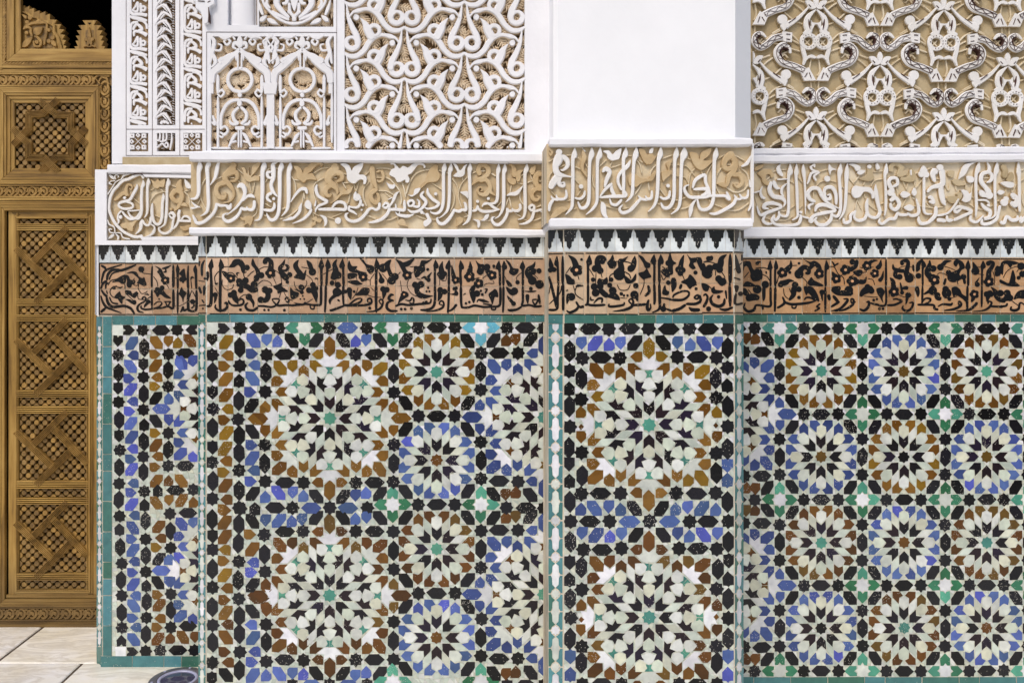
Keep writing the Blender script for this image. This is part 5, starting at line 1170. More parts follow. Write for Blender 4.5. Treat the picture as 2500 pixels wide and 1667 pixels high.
def carved_arabesque(parent):
    rect = (841, -60, 1281, 366)
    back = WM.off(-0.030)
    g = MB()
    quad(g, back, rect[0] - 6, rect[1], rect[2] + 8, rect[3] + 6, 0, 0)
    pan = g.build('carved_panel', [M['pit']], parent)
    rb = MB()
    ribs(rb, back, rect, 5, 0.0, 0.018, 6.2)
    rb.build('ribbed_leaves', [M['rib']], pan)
    mb = MB()
    unit = both("""s -26 -410 14 -45 -280 40 -85 -170 56 -132 -75 66 -150 10 66; s -151 0 58 -132 47 58 -85 66 58 -38 47 58 -19 0 54 -38 -42 44 -80 -58 34 -118 -40 40 -151 0 50
s 0 112 30 -60 145 50 -140 140 56 -215 80 58 -265 0 60 -320 -58 58 -390 -84 44 -440 -82 40 -500 -68 50 -555 -48 28 -600 10 14; o -520 5 34; s -520 30 20 -545 5 14 -530 -25 10
s -176 -262 8 -225 -205 56 -255 -135 84 -300 -50 84; s -268 -130 44 -285 -170 46 -325 -187 46 -365 -170 46 -382 -130 42 -365 -90 38 -325 -73 34 -285 -90 40 -268 -130 44
@t; v 13 -120 -35 -50 35; v 13 -120 35 -50 -35; v 12 -365 -130 -285 -130; v 12 -325 -170 -325 -90; v 14 -35 -150 -60 -60; v 14 -250 -60 -190 -90; @w""", 0)
    pal = {'w': (0, 1, None, 1.0), 't': (2, 2, None, 0.62)}
    cl = clipper(*rect)
    for cx in range(-2, 4):
        for cy in range(-2, 5):
            x = 988 + cx * 145.2
            y = 172.7 + cy * 123.9 + (62 if cx % 2 else 0)
            draw(mb, back, unit, x, y, 4.48, 0.029, pal, 'w', tf=None, clip=cl, thick=1.1)
    mb.build('scrollwork', [M['carved'], M['rib'], M['rib']], pan)
def scroll_deco(path, wd):
    """the little incised scroll that runs along a band"""
    q = catmull(path, 4)
    out, zig = [[], []], []
    for i, (x, y) in enumerate(q):
        a, b = q[max(i - 1, 0)], q[min(i + 1, len(q) - 1)]
        l = math.hypot(b[0] - a[0], b[1] - a[1]) or 1
        nx, ny = -(b[1] - a[1]) / l, (b[0] - a[0]) / l
        for k, s_ in ((0, -1), (1, 1)):
            out[k].append('%.0f %.0f' % (x + nx * s_ * wd / 2, y + ny * s_ * wd / 2))
        z = (-1) ** (i // 2) * wd * .22
        zig.append('%.0f %.0f' % (x + nx * z, y + ny * z))
    return ''.join('v 4 ' + ' '.join(o[::2]) + ';' for o in out) + 'v 4 ' + ' '.join(zig) + ';'
def carved_network(parent):
    rect = (1834, -60, 2520, 362)
    back = WR.off(-0.02)
    g = MB()
    quad(g, back, rect[0] - 8, rect[1], rect[2], rect[3] + 6, 0, 0)
    pan = g.build('carved_panel', [M['drab_wall']], parent)
    mb = MB()
    unit = """b 0 -55 -22 -15 0 40 22 -15
""" + both("""b -85 -15 -40 -15 0 40 -45 50 -70 20; s -5 55 10 -60 110 40 -75 170 44 -58 220 56 -100 240 20
s -55 30 12 -118 100 26 -168 140 36 -215 165 50 -245 180 66 -252 218 10; o -262 130 40
s -58 248 34 -98 264 34 -110 300 34 -98 336 34 -58 352 30 -20 336 34 -8 300 34 -20 264 34 -58 248 34
s -108 310 30 -98 370 34 -85 430 32 -100 482 16; b -100 480 -85 430 -40 400 0 420 -10 435 -50 430 -85 460
s -200 390 20 -212 345 30 -260 325 40 -305 370 44 -300 420 48 -260 465 52 -180 490 54 -110 520 56 -75 550 60; p -125 535 -58 500 -2 605 -95 608
p -312 -195 -235 -205 -225 -150 -245 -125 -308 -118; s -245 -165 58 -170 -150 52 -110 -100 50 -60 -80 46 -15 -120 40 -25 -175 34 -70 -190 30 -105 -160 16
@v; v 11 -70 75 -160 0 -300 -60; v 11 -35 -60 -30 -85; v 11 -30 430 -40 520 -22 560; v 11 -120 300 -180 240 -255 205; v 11 -120 370 -210 340 -330 300; v 11 -262 205 -330 240 -410 300; v 11 -80 60 -170 130 -330 230
v 11 -210 420 -240 395 -270 430; v 11 -80 280 -40 325; v 11 -80 325 -40 280; v 11 -85 -155 -45 -115; v 11 -85 -115 -45 -155; v 11 -30 608 -28 660; v 11 -310 -150 -380 -110 -420 -60; v 11 -260 500 -330 560 -420 600; v 11 -350 400 -430 430
@w""", 0) + """
p -40 135 -28 152 0 155 28 152 40 135 36 220 8 170 -8 170 -36 220
@g
""" + both(scroll_deco([(-205, 352), (-232, 338), (-262, 340), (-290, 372), (-288, 418), (-255, 462), (-180, 490), (-110, 522), (-95, 530)], 34) + scroll_deco([(-232, -168), (-170, -150), (-110, -100), (-62, -82), (-24, -118), (-28, -165), (-62, -184)], 32)
        + ';'.join('o %.0f %.0f 5' % (-58 + 49 * math.cos(t), 300 + 49 * math.sin(t)) for t in [2 * math.pi * i / 13 + .3 for i in range(13) if not 2.2 < 2 * math.pi * i / 13 + .3 < 2.9])
        + '; v 7 -215 158 -160 118; v 7 -60 16 -44 34; v 7 -92 580 -72 548; v 7 -40 590 -56 545; v 7 -292 -180 -262 -182; v 7 -290 -140 -264 -144; s -62 130 4 -58 170 12 -50 210 4', 0)
    pal = {'w': (0, 1, None, 1.0), 'v': (2, 2, None, 0.9), 'g': (3, 3, None, 1.12)}
    cl = clipper(*rect)
    for cx in range(-2, 4):
        for cy in range(-2, 2):
            x = 1890 + 808 / 3.2 + cx * 155.0
            y = 110 + 120 / 3.2 + cy * 269.0 + (134.5 if cx % 2 else 0) + (cx * 1.2)
            draw(mb, back, unit, x, y, 3.2, 0.0195, pal, 'w', clip=cl)
    mb.build('scrollwork', [M['letter'], M['drab'], M['cream'], M['groove']], pan)
def blind_arches(parent):
    rect = (515, 89, 815, 367)
    back = WM.off(-0.027)
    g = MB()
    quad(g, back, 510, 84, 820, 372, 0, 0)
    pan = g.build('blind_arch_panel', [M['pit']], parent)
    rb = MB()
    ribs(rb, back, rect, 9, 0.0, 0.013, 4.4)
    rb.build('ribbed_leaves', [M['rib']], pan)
    mb = MB()
    half = """s 255 140 20 225 175 34 180 205 54 130 230 40; s 180 215 50 110 275 54 60 320 52 50 390 44; s 140 212 30 112 225 28 122 252 16; s 262 112 30 225 96 30 212 125 20 235 140 12
p 30 398 66 398 66 476 30 476; n 40 478 20 40 890 20; n 98 335 8 98 365 24 98 470 22; n 98 500 20 98 780 20 98 800 18; n 98 800 16 98 880 20; s 98 470 14 125 450 16 145 470 16 120 498 16 98 480 14
s 262 285 24 215 298 26 183 330 26 172 372 26 183 414 26 215 448 26 262 462 24; s 255 520 22 205 528 26 165 555 26 140 595 26 122 650 24 120 735 20
s 252 578 20 214 620 26 218 668 24 248 700 26; s 235 705 20 200 700 22 186 676 14; n 252 735 14 252 875 14; s 232 730 26 262 735 30
s 118 740 16 150 720 18 172 748 18 150 782 18 118 765 14; s 110 790 14 130 800 14 150 770 12; s 60 640 14 75 700 26 55 690 14; s 40 40 20 70 90 30 55 170 30 40 250 14; s 100 40 10 150 60 26 215 40 8; s 165 60 14 190 85 18 165 110 18 145 85 14 160 72 10; s 75 150 14 115 150 18 125 115 14 100 105 10
s 60 180 24 80 240 30 50 280 10; o 130 445 10; s 205 40 12 225 70 16; s 180 870 14 215 800 26 240 770 14; s 205 840 10 235 830 16; n 30 880 16 190 882 16; n 236 230 6 236 185 22 262 160 10; n 248 180 14 248 285 14
@t; v 8 262 320 230 400; v 8 262 320 215 345; v 8 200 340 262 400; v 8 195 372 262 345; v 8 205 405 262 350; v 8 232 430 225 330; v 8 190 385 255 430; v 8 225 610 258 680; v 8 225 660 262 605; @w"""
    mid = both(half, 262) + "\nl 262 140 262 30 50 0; l 260 575 260 512 40 0; o 262 486 18"
    pal = {'w': (0, 1, None, 1.0), 't': (2, 2, None, 0.72)}
    cl = clipper(*rect)
    for dx in (0, 151.0):
        draw(mb, back, mid, 505 + dx, 80, 3.09, 0.026, pal, 'w', clip=cl, thick=1.15)
    prism(mb, back, [(646, 208), (682, 208), (678, 236), (650, 236)], 0, 0.032, 0, 1, None, .6)
    prism(mb, back, [(655, 236), (674, 236), (674, 367), (655, 367)], 0, 0.030, 0, 1, None, .6)
    draw(mb, back, both("s 160 60 10 140 25 20 165 0 24; s 165 60 14 150 90 22 175 120 14; s 120 70 12 110 40 20 130 25 12; l 165 15 165 -25 36 0; s 140 110 12 125 150 26 165 190 10; s 100 20 8 60 5 24 20 15 10", 165), 611.5, 95, 3.09, 0.028, pal, 'w', clip=cl)
    mb.build('arch_relief', [M['carved'], M['rib'], M['rib']], pan)
def half_roundel(parent):
    rect = (632, -60, 814, 66)
    back = WM.off(-0.025)
    g = MB()
    quad(g, back, 626, -60, 820, 72, 0, 0)
    pan = g.build('roundel_panel', [M['pit']], parent)
    rb = MB()
    ribs(rb, back, rect, 12, 0.0, 0.012, 4.4)
    rb.build('ribbed_leaves', [M['rib']], pan)
    mb = MB()
    draw(mb, back, both("""s 640 -200 24 632 -60 24 645 0 24 670 70 24 720 130 26 790 190 26 870 230 24 938 240 34; s 890 185 30 830 130 44 780 60 56 800 -10 56 870 0 44 870 50 36 835 60 24; s 740 130 24 800 165 34 890 205 20; s 935 180 30 900 130 30 895 60 30
l 625 220 695 165 44 0; s 610 30 12 632 100 34 655 160 24; l 690 195 795 245 44 0; s 700 0 16 690 60 30 720 100 20; s 930 215 20 935 180 26 990 130 30""", 938) + "\nb 940 130 915 80 905 40 900 0 980 0 972 40 962 80", 470, 0, 3.733, 0.026, {'w': (0, 1, None, 1)}, 'w', clip=clipper(*rect))
    mb.build('roundel_relief', [M['carved'], M['rib']], pan)
def kufic_frame(parent):
    back = WL.off(-0.016)
    g = MB()
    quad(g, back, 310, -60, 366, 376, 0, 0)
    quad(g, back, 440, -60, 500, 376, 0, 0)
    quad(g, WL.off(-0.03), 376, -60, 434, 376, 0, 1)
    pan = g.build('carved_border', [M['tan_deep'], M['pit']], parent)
    mot = """s 155 180 20 110 185 24 88 220 24 85 330 22 85 400 24 110 430 28 170 430 28 238 440 30; s 110 250 20 125 215 24 150 200 22 185 230 28 190 255 24 160 255 20; s 118 310 16 120 270 24 150 265 24 200 280 28 236 300 34
s 160 160 20 200 165 24 235 200 20 240 240 20; s 105 390 14 130 360 18 152 320 20 150 400 20 105 395 16; s 180 330 22 185 410 24; s 195 390 20 215 395 20 225 370 20 205 355 18 190 370 16; s 70 450 18 120 465 30 180 475 30 240 492 20"""
    mb = MB()
    pal = {'w': (0, 1, None, 1.0)}
    for k in range(-4, 2):
        draw(mb, back, mot, 300, 180 + k * 84.0, 3.895, 0.0155, pal, 'w', clip=clipper(317, -60, 362, 306), thick=1.2)
        draw(mb, back, mot, 432, 180 + k * 84.0 - 42, 3.895, 0.0155, pal, 'w', clip=clipper(448, -60, 494, 306), thick=1.2)
    b2 = WL.off(-0.03)
    for k in range(-1, 18):
        y = 306 - k * 18.8
        s_ = 1 if k % 2 else -1
        t = "s -75 30 8 -45 0 22 0 -20 26 35 10 24 65 60 16 80 100 6; v 7 -80 60 -40 20 20 15 60 0; s -10 -10 20 15 20 12 35 45 6; v 6 -82 -20 -84 60; n -20 40 5 -35 70 5; n 0 35 5 -15 65 5; n 20 50 5 10 75 5"
        cl = clipper(383, -60, 428, 306)
        draw(mb, b2, t, 405.5, y, 3.895, 0.029, pal, 'w', clip=cl, tf=(lambda x, y_: (s_ * x, y_)))
        for q in range(3):
            for xx in (384.5, 425):
                stroke(mb, b2, [(xx, y + q * 6.2, 2.6), (xx + 4, y + q * 6.2 + 1, 2.6)], 0.02, 0, 1, None, 1, smooth=False)
    for cx in (340, 471):
        b3 = WL.off(-0.03) if cx < 400 else back
        for a in range(8):
            r = 15.5 if a % 2 == 0 else 20
            x, y = cx + r * math.cos(a * math.pi / 4), 347.5 + r * math.sin(a * math.pi / 4) * .98
            s_ = 6.3 if a % 2 == 0 else 5.6
            p = [(x - s_, y), (x, y - s_), (x + s_, y), (x, y + s_)] if a % 2 == 0 else [(x - s_, y - s_), (x + s_, y - s_), (x + s_, y + s_), (x - s_, y + s_)]
            p = clip_poly(p, cx - 23, 324, min(cx + 23, 496), 371)
            if p:
                prism(mb, back, p, -0.01, 0.0155, 0, 1, None, .6)
                prism(mb, back, disc(x, y, 1.5, 6), 0.0155, 0.0163, 2, 2)
        for u, v in ((-1, -1), (1, -1)):
            stroke(mb, back, [(cx - 12 * u, 347.5 - 12 * v, 2.6), (cx + 12 * u, 347.5 + 12 * v, 2.6)], 0.012, 0, 1, None, 1, smooth=False)
    draw(mb, b2, "s 340 645 14 365 650 20 376 620 18 376 580 16; s 370 655 14 400 655 20 406 600 18 406 578 14; s 400 660 10 435 640 20 436 580 16; s 485 580 10 486 650 20 470 738 12; s 340 725 14 380 690 18 400 680 18 430 712 18 452 700 18 440 668 16 420 690 12; n 330 590 10 350 585 10; n 340 700 6 370 690 6; n 455 600 5 472 600 5; n 455 620 5 472 620 5; n 455 640 5 472 640 5; n 390 725 6 410 722 6; n 330 680 6 350 676 6", 300, 180, 3.895, 0.029, pal, 'w')
    mb.build('kufic_lettering', [M['carved'], M['tan_deep'], M['groove']], pan)
# ------------------------------------------------------------------ the four wall bays
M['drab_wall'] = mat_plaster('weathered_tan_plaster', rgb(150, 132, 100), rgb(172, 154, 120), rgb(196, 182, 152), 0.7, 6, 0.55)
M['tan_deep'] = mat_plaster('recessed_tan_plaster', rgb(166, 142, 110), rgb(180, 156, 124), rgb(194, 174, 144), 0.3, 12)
M['masonry'] = mat_plain('masonry', rgb(200, 194, 184), 0.9, 0.2)
M['streaky'] = mat_wood('streaked_plaster_edge', rgb(70, 56, 44), rgb(206, 192, 166), rgb(232, 228, 222), 'z', 0.7)
PLAIN = [M['white'], M['rib'], M['groove']]
def zpx(y, s):
    return EYE - (y - CY) / s
def groove(mb, wall, pts, wd, h=0.0015, mi=2):
    stroke(mb, wall, [(x, y, wd) for x, y in pts], h, mi, mi, None, 1, base=-0.001, rnd=0.9, smooth=False)
def core(parent, x0, x1, y0, y1, z1=3.2, name='masonry'):
    mb = MB()
    box(mb, x0, y0, -0.02, x1, y1, z1)
    return mb.build(name, [M['masonry']], parent)
def tint_course(parent, wall, pieces, name='border_course'):
    mb = MB()
    for q in pieces:
        strip_course(mb, wall, *q)
        quad(mb, wall, q[0], q[1], q[2], q[3], -0.0015, 1)
    return mb.build(name, GM, parent)

# ---- bay beside the door
lw = thing('tiled_wall', 'narrow tiled wall bay beside the wooden door, vertical carved script strips above', 'wall', (-1.4, Y_LEFT, 0))
XL = (252 - CX) / S_LEFT
CHL = chamfer(Y_LEFT, 252, -1, 0.05)
core(lw, XL - 0.048, (540 - CX) / S_LEFT, Y_LEFT + 0.053, Y_DOOR + 0.5, zpx(421, S_LEFT))
core(lw, (273.5 - CX) / S_LEFT, (540 - CX) / S_LEFT, Y_LEFT + 0.054, Y_DOOR + 0.49, 3.2)
mb = MB()
WU = WL.off(-0.02)       # upper face sits a little behind the frieze
holed(mb, WL, (273, -60, 520, 400), [(317, -61, 362, 306), (383, -61, 428, 306), (448, -61, 494, 306), (317, 325, 362, 370), (383, 325, 428, 370), (448, 325, 494, 370)], 0, -0.03, 0, 0)
x0 = WL.at(273, -60)[0]
mb.add([(x0, Y_LEFT, zpx(-60, S_LEFT)), (x0, Y_LEFT, zpx(420, S_LEFT)), (x0, Y_DOOR, zpx(420, S_LEFT)), (x0, Y_DOOR, zpx(-60, S_LEFT))], [(0, 1, 2, 3)], 0)
for x in (308, 372, 439):
    groove(mb, WL, [(x, -60), (x, 380)], 1.6)
for y in (316, 380):
    groove(mb, WL, [(308, y), (500, y)], 1.6)
mb.build('plaster_face', PLAIN, lw)
kufic_frame(lw)
mb = MB()
quad(mb, WL, 300, 384, 520, 406, 0.0045, 0, nx=6)
mb.build('bare_plaster_strip', [M['drab_wall']], lw)
mb = MB()
molding(mb, WL, 262, 402, 520, 424, 0.022, -0.01, 0, 0.8)
holed(mb, WL, (236, 416, 520, 599), [(264, 423, 521, 588)], 0.016, -0.006, 0, 0)
xa, xb = WL.at(236, 500)[0], WL.at(236, 500)[0]
mb.add([(xa, Y_LEFT - 0.016, zpx(416, S_LEFT)), (xa, Y_LEFT - 0.016, zpx(768, S_LEFT)), (xa, Y_DOOR, zpx(768, S_LEFT)), (xa, Y_DOOR, zpx(416, S_LEFT))], [(0, 1, 2, 3)], 0)
mb.add([(xa, Y_LEFT - 0.016, zpx(416, S_LEFT)), (WL.at(520, 500)[0], Y_LEFT - 0.016, zpx(416, S_LEFT)), (WL.at(520, 500)[0], Y_DOOR, zpx(416, S_LEFT)), (xa, Y_DOOR, zpx(416, S_LEFT))], [(0, 1, 2, 3)], 0)
quad(mb, WL, 236, 598.5, 242, 770, 0.006, 0)
prism(mb, WL, [(350, 426), (520, 430), (520, 438), (356, 434)], -0.004, 0.0155, 0, 0, None, .6)
prism(mb, WL, [(344, 579), (520, 577), (520, 588), (350, 588)], -0.004, 0.0155, 0, 0, None, .6)
groove(mb, WL, [(266, 424), (330, 425.5), (420, 426)], 1.4, 0.0172)
mb.build('plaster_frame', PLAIN, lw)
mb = MB()
quad(mb, WL, 258, 418, 520, 594, -0.005, 0)
fr = mb.build('stucco_frieze', [M['tan']], lw)
stucco_letters(fr, WL.off(-0.005), STUCCO_LEFT, 0.016)
mb = MB()
quad(mb, WL, 241, 598, 520, 643, -0.0005, 1)
crenels(mb, WL, 242, 485, 599, 641, [215 + 37.1 * k + 36 for k in range(0, 8)], 37.1)
mb.build('crenellation_course', GM, lw)
mb = MB()
quad(mb, WL, 241, 640, 520, 773, -0.0025, 1)
clay_course(mb, WL, [242, 307, 373, 421, 487], 642, 706, 769, 'y')
bars = mb.build('inscription_course', [M['band'], M['grout']], lw)
bt = "n 40 250 16 338 248 16; n 350 250 16 645 250 16; n 660 250 16 868 250 16; n 882 250 16 1180 250 16; n 45 836 16 335 838 16; n 345 836 14 645 838 16; n 660 838 16 870 838 16; n 884 836 16 1180 836 16"
tile_letters(bars, WL, [(o[0], o[1], o[2], o[3] + '\n' + bt) for o in TILE_LEFT])
tint_course(lw, WL, [(274, 771, 486, 793, 4), (246, 1600, 486, 1627, 4)])
mb = MB()
strip_course(mb, WL, 252, 772, 273.4, 1600, 13, False)
quad(mb, WL, 251, 770, 274, 1628, -0.0015, 1)
strip_course(mb, CHL, 236.5, 773, 251.5, 797, 1, True)
strip_course(mb, CHL, 236.5, 1578, 251.5, 1629, 1, True)
quad(mb, CHL, 236.5, 770, 251.8, 1630, -0.002, 1)
mb.build('edge_course', GM, lw)
mb = MB()
cartouche_strip(mb, CHL, 236.5, 251.5, 797, 1578, 51.0, 20)
mb.build('corner_strip', GM, lw)
mosaic_left(lw)

# ---- wide bay with the deep arabesque
mw = thing('tiled_wall', 'wide tiled wall bay with deeply carved white arabesque panel and small blind arches above', 'wall', (-0.28, Y_MAIN, 0))
CHM = chamfer(Y_MAIN, 504, -1, 0.043)
XM = (504 - CX) / S_MAIN
XPL = (1376 - CX) / S_PIER - 0.0467
core(mw, XM - 0.041, XPL + 0.05, Y_MAIN + 0.046, Y_LEFT + 0.3, zpx(386, S_MAIN))
core(mw, (500.5 - CX) / S_MAIN, XPL + 0.05, Y_MAIN + 0.047, Y_LEFT + 0.29, 3.2)
mb = MB()
holed(mb, WM, (500, -60, 1352, 400), [(515, 89, 815, 367), (632, -61, 814, 66), (841, -61, 1281, 366), (556, -61, 628, 62)], 0, -0.034, 0, 0)
x0 = WM.at(500, 0)[0]
mb.add([(x0, Y_MAIN, zpx(-60, S_MAIN)), (x0, Y_MAIN, zpx(385, S_MAIN)), (x0, Y_LEFT + .1, zpx(385, S_MAIN)), (x0, Y_LEFT + .1, zpx(-60, S_MAIN))], [(0, 1, 2, 3)], 0)
quad(mb, WM, 556, -60, 628, 62, -0.03, 0)
# the small engaged column and its broken base
cpts = []
for i in range(13):
    a = math.pi * i / 12
    cpts.append((592 - 30 * math.cos(a), 0.028 * math.sin(a)))
vs_ = []
for x, h in cpts:
    vs_.append(WM.off(-0.03 + h).at(x, -60)); vs_.append(WM.off(-0.03 + h).at(x, 63))
mb.add(vs_, [(2 * i, 2 * i + 1, 2 * i + 3, 2 * i + 2) for i in range(12)], 0, None, True)
groove(mb, WM, [(504.5, 368), (504.5, 79), (822, 80), (822, 368)], 1.3)
groove(mb, WM, [(822, -60), (822, 82)], 1.2)
for p in ([(478, -60), (524, -60), (528, 14), (516, 22), (512, 60), (502, 64), (492, 34), (480, 24)], [(470, -60), (480, -60), (482, 12), (474, 6)]):
    prism(mb, WM, p, -0.03, 0.018, 0, 0, None, 1.5)
groove(mb, WM, [(513, 24), (514, 58)], 3.2, 0.0195)
groove(mb, WM, [(488, 8), (503, 9)], 3.0, 0.0195)
groove(mb, WM, [(511, 11), (517, 8)], 3.0, 0.0195)
mb.build('plaster_face', PLAIN, mw)
blind_arches(mw)
half_roundel(mw)
carved_arabesque(mw)
mb = MB()
molding(mb, WM, 462, 369, 1342, 393, 0.035, -0.02, 0, 0.9, 4.5)
mb.build('plaster_ledge', PLAIN, mw)
mb = MB()
molding(mb, WM, 462, 555, 1340, 573.5, 0.034, -0.02, 0, 0.9, 5)
mb.build('plaster_ledge', PLAIN, mw)
mb = MB()
quad(mb, WM, 467, 380, 1342, 566, 0.004, 0, nx=3)
xw = WM.at(467, 400)[0]
mb.add([(xw, Y_MAIN - .004, zpx(380, S_MAIN)), (xw, Y_MAIN - .004, zpx(566, S_MAIN)), (xw, Y_MAIN + .2, zpx(566, S_MAIN)), (xw, Y_MAIN + .2, zpx(380, S_MAIN))], [(0, 1, 2, 3)], 0)
fr = mb.build('stucco_frieze', [M['tan']], mw)
stucco_letters(fr, WM.off(0.004), STUCCO_MAIN, 0.015)
mb = MB()
quad(mb, WM, 503, 572, 1344, 630, -0.0005, 1)
quad(mb, CHM, 484.6, 570, 504, 632, -0.001, 1)
crenels(mb, WM, 504.5, 1340, 575, 627, [547.5 + 42.0 * k for k in range(-1, 20)], 42.2)
crenels(mb, CHM, 485, 503.5, 574, 626, [503.5, 482], 21)
mb.build('crenellation_course', GM, mw)
mb = MB()
quad(mb, WM, 503, 624, 1344, 772, -0.0025, 1)
quad(mb, CHM, 484.6, 624, 504, 772, -0.0025, 1)
clay_course(mb, WM, [505, 557, 630, 704, 776, 849, 894, 966, 1037, 1110, 1180, 1252, 1338], 626, 697, 767, 'y', 3)
clay_course(mb, CHM, [485, 503.5], 625, 697, 767, 'y')
bars = mb.build('inscription_course', [M['band'], M['grout']], mw)
bt = "n 115 247 15 325 247 15; n 338 245 15 640 245 15; n 655 247 15 950 248 15; n 962 249 15 1240 250 15; n 140 836 16 325 838 16; n 340 836 16 640 838 16; n 655 836 16 945 838 16; n 960 838 16 1240 838 16"
bt2 = "n 265 252 15 565 252 15; n 582 253 15 760 252 15; n 780 252 15 1075 253 15; n 265 838 16 565 840 16; n 582 838 16 770 840 16; n 780 840 16 1075 840 16"
bt3 = "n 285 255 14 590 255 14; n 590 256 14 880 258 14; n 900 258 14 1170 260 14; n 290 838 16 590 840 16; n 600 840 16 880 842 16; n 895 842 16 1180 845 16"
bt4 = "n 350 262 14 640 262 14; n 655 262 14 960 264 14; n 345 845 16 640 848 16; n 655 848 16 960 850 16"
extra = [(480, 570, 4.265, bt), (710, 570, 4.265, bt2), (900, 570, 4.265, bt3), (1100, 570, 4.265, bt4)]
tile_letters(bars, WM, TILE_MAIN + extra)
tile_letters(bars, CHM, TILE_MAIN_CORNER + [(480, 570, 4.265, "n 25 245 14 98 245 14; n 25 830 14 98 830 14")], 0.0026, 'corner_lettering')
tint_course(mw, WM, [(504.5, 768, 1340, 786, 15)])
mb = MB()
cartouche_strip(mb, CHM, 485, 503.8, 788, 1800, 55.0, 10)
strip_course(mb, CHM, 485, 768, 503.8, 787, 1)
quad(mb, CHM, 484.6, 766, 504, 1800, -0.002, 1)
mb.build('corner_strip', GM, mw)
mosaic_main(mw)

# ---- plain white pier
pw = thing('tiled_pier', 'projecting tiled pier with a smooth plain white shaft above and green corner strips', 'pier', (0.66, Y_PIER, 0))
CPL, CPR = chamfer(Y_PIER, 1376, -1, 0.0467), chamfer(Y_PIER, 1791.5, 1, 0.0506)
XR = (1791.5 - CX) / S_PIER + 0.0506
core(pw, XPL + 0.003, XR - 0.003, Y_PIER + 0.053, Y_RIGHT + 0.1, zpx(346, S_PIER))
# return face between the pier and the wide bay
RET = Wall(XPL, Y_MAIN, XPL, Y_PIER + 0.0467)
mb = MB()
YU = 2.735
PU = front(YU)
xl, xr = PU.at(1362, 0)[0], PU.at(1795, 0)[0]
zt, zb = EYE + 900 / S_PIER, zpx(352, S_PIER)
pts = [(xl - .014, Y_MAIN), (xl - .014, YU + .016), (xl, YU), (xr, YU), (xr + .088, YU + .088), (xr + .088, Y_RIGHT)]
vs_ = []
for i, (x, y) in enumerate(pts):
    vs_ += [(x, y, zt), (x, y, zb)]
mb.add(vs_, [(2 * i, 2 * i + 1, 2 * i + 3, 2 * i + 2) for i in range(len(pts) - 1)], 0)
mb.build('plain_shaft', [M['white_smooth']], pw)
def pier_ledge(y0, y1, h, name):
    mb = MB()
    z0, z1 = zpx(y1, S_PIER), zpx(y0, S_PIER)
    a = XPL - h * .2
    b = (1838 - CX) / S_PIER * (Y_PIER - h) / Y_PIER
    rows = []
    n = 14
    path = [(a, Y_MAIN), (a, Y_PIER - h)] + [(a + (b - a) * i / n, Y_PIER - h) for i in range(1, n)] + [(b, Y_PIER - h), (b, Y_RIGHT)]
    vs_ = []
    for x, y in path:
        j = R.uniform(-.0015, .0015)
        jz = R.uniform(-.0012, .0012)
        cx_, cy_ = (min(max(x, a + .006), b - .006), max(y, Y_PIER - h + .006))
        vs_ += [(cx_, cy_ + .12, z1 + jz), (cx_, cy_, z1 + jz), (x, y + j, z1 - .006 + jz), (x, y + j, z0 + .006 - jz), (cx_, cy_, z0 - jz), (cx_, cy_ + .12, z0 - jz)]
    m_ = len(path)
    fs = []
    for i in range(m_ - 1):
        for k in range(5):
            q = i * 6 + k
            fs.append((q, q + 1, q + 7, q + 6))
    mb.add(vs_, fs, 0)
    box(mb, a + .007, Y_PIER - h + .02, z0 + .001, b - .007, Y_RIGHT, z1 - .001)
    return mb.build(name, PLAIN, pw)
pier_ledge(341, 361, 0.03, 'plaster_ledge')
pier_ledge(535, 559, 0.03, 'plaster_ledge')
mb = MB()
FP = front(Y_PIER - 0.002)
xa, xb = XPL, (1838 - CX) / S_PIER - .01
quad(mb, FP, FP.at(0, 0)[0] * 0 + 1334.5, 352, 1834, 545, 0, 0, nx=3)
xr2 = FP.at(1834, 400)[0]
mb.add([(xr2, Y_PIER - .002, zpx(352, S_PIER)), (xr2, Y_PIER - .002, zpx(545, S_PIER)), (xr2, Y_RIGHT, zpx(545, S_PIER)), (xr2, Y_RIGHT, zpx(352, S_PIER))], [(0, 1, 2, 3)], 0)
xl2 = FP.at(1334.5, 400)[0]
mb.add([(xl2, Y_MAIN, zpx(352, S_PIER)), (xl2, Y_MAIN, zpx(545, S_PIER)), (xl2, Y_PIER - .002, zpx(545, S_PIER)), (xl2, Y_PIER - .002, zpx(352, S_PIER))], [(0, 1, 2, 3)], 1)
fr = mb.build('stucco_frieze', [M['tan'], M['streaky']], pw)
stucco_letters(fr, FP, STUCCO_PIER, 0.015)
mb = MB()
box(mb, FP.at(1832.5, 0)[0], Y_PIER - 0.016, zpx(545, S_PIER), FP.at(1836.5, 0)[0], Y_RIGHT, zpx(352, S_PIER))
mb.build('frieze_edge', PLAIN, pw)
mb = MB()
quad(mb, WP, 1375.5, 556, 1792, 618, -0.0005, 1)
quad(mb, CPL, 1338.5, 556, 1376, 618, -0.001, 1)
quad(mb, CPR, 1791.5, 556, 1815, 618, -0.001, 1)
crenels(mb, WP, 1377, 1791.5, 561, 614, [1389.5 + 44.9 * k for k in range(0, 10)], 44.9)
crenels(mb, CPL, 1339, 1375.5, 562, 615, [1342.5, 1377], 34)
crenels(mb, CPR, 1792, 1814.5, 561, 614, [1794.5, 1815.5], 22)
mb.build('crenellation_course', GM, pw)
mb = MB()
for wl_, xs in ((WP, [1377.5, 1425, 1481, 1558, 1634, 1711, 1790.5]), (CPL, [1339, 1375]), (CPR, [1792, 1814])):
    quad(mb, wl_, xs[0] - .5, 614, xs[-1] + .5, 770, -0.0025, 1)
    clay_course(mb, wl_, xs, 615, 692, 768, 'z')
bars = mb.build('inscription_course', [M['band'], M['grout']], pw)
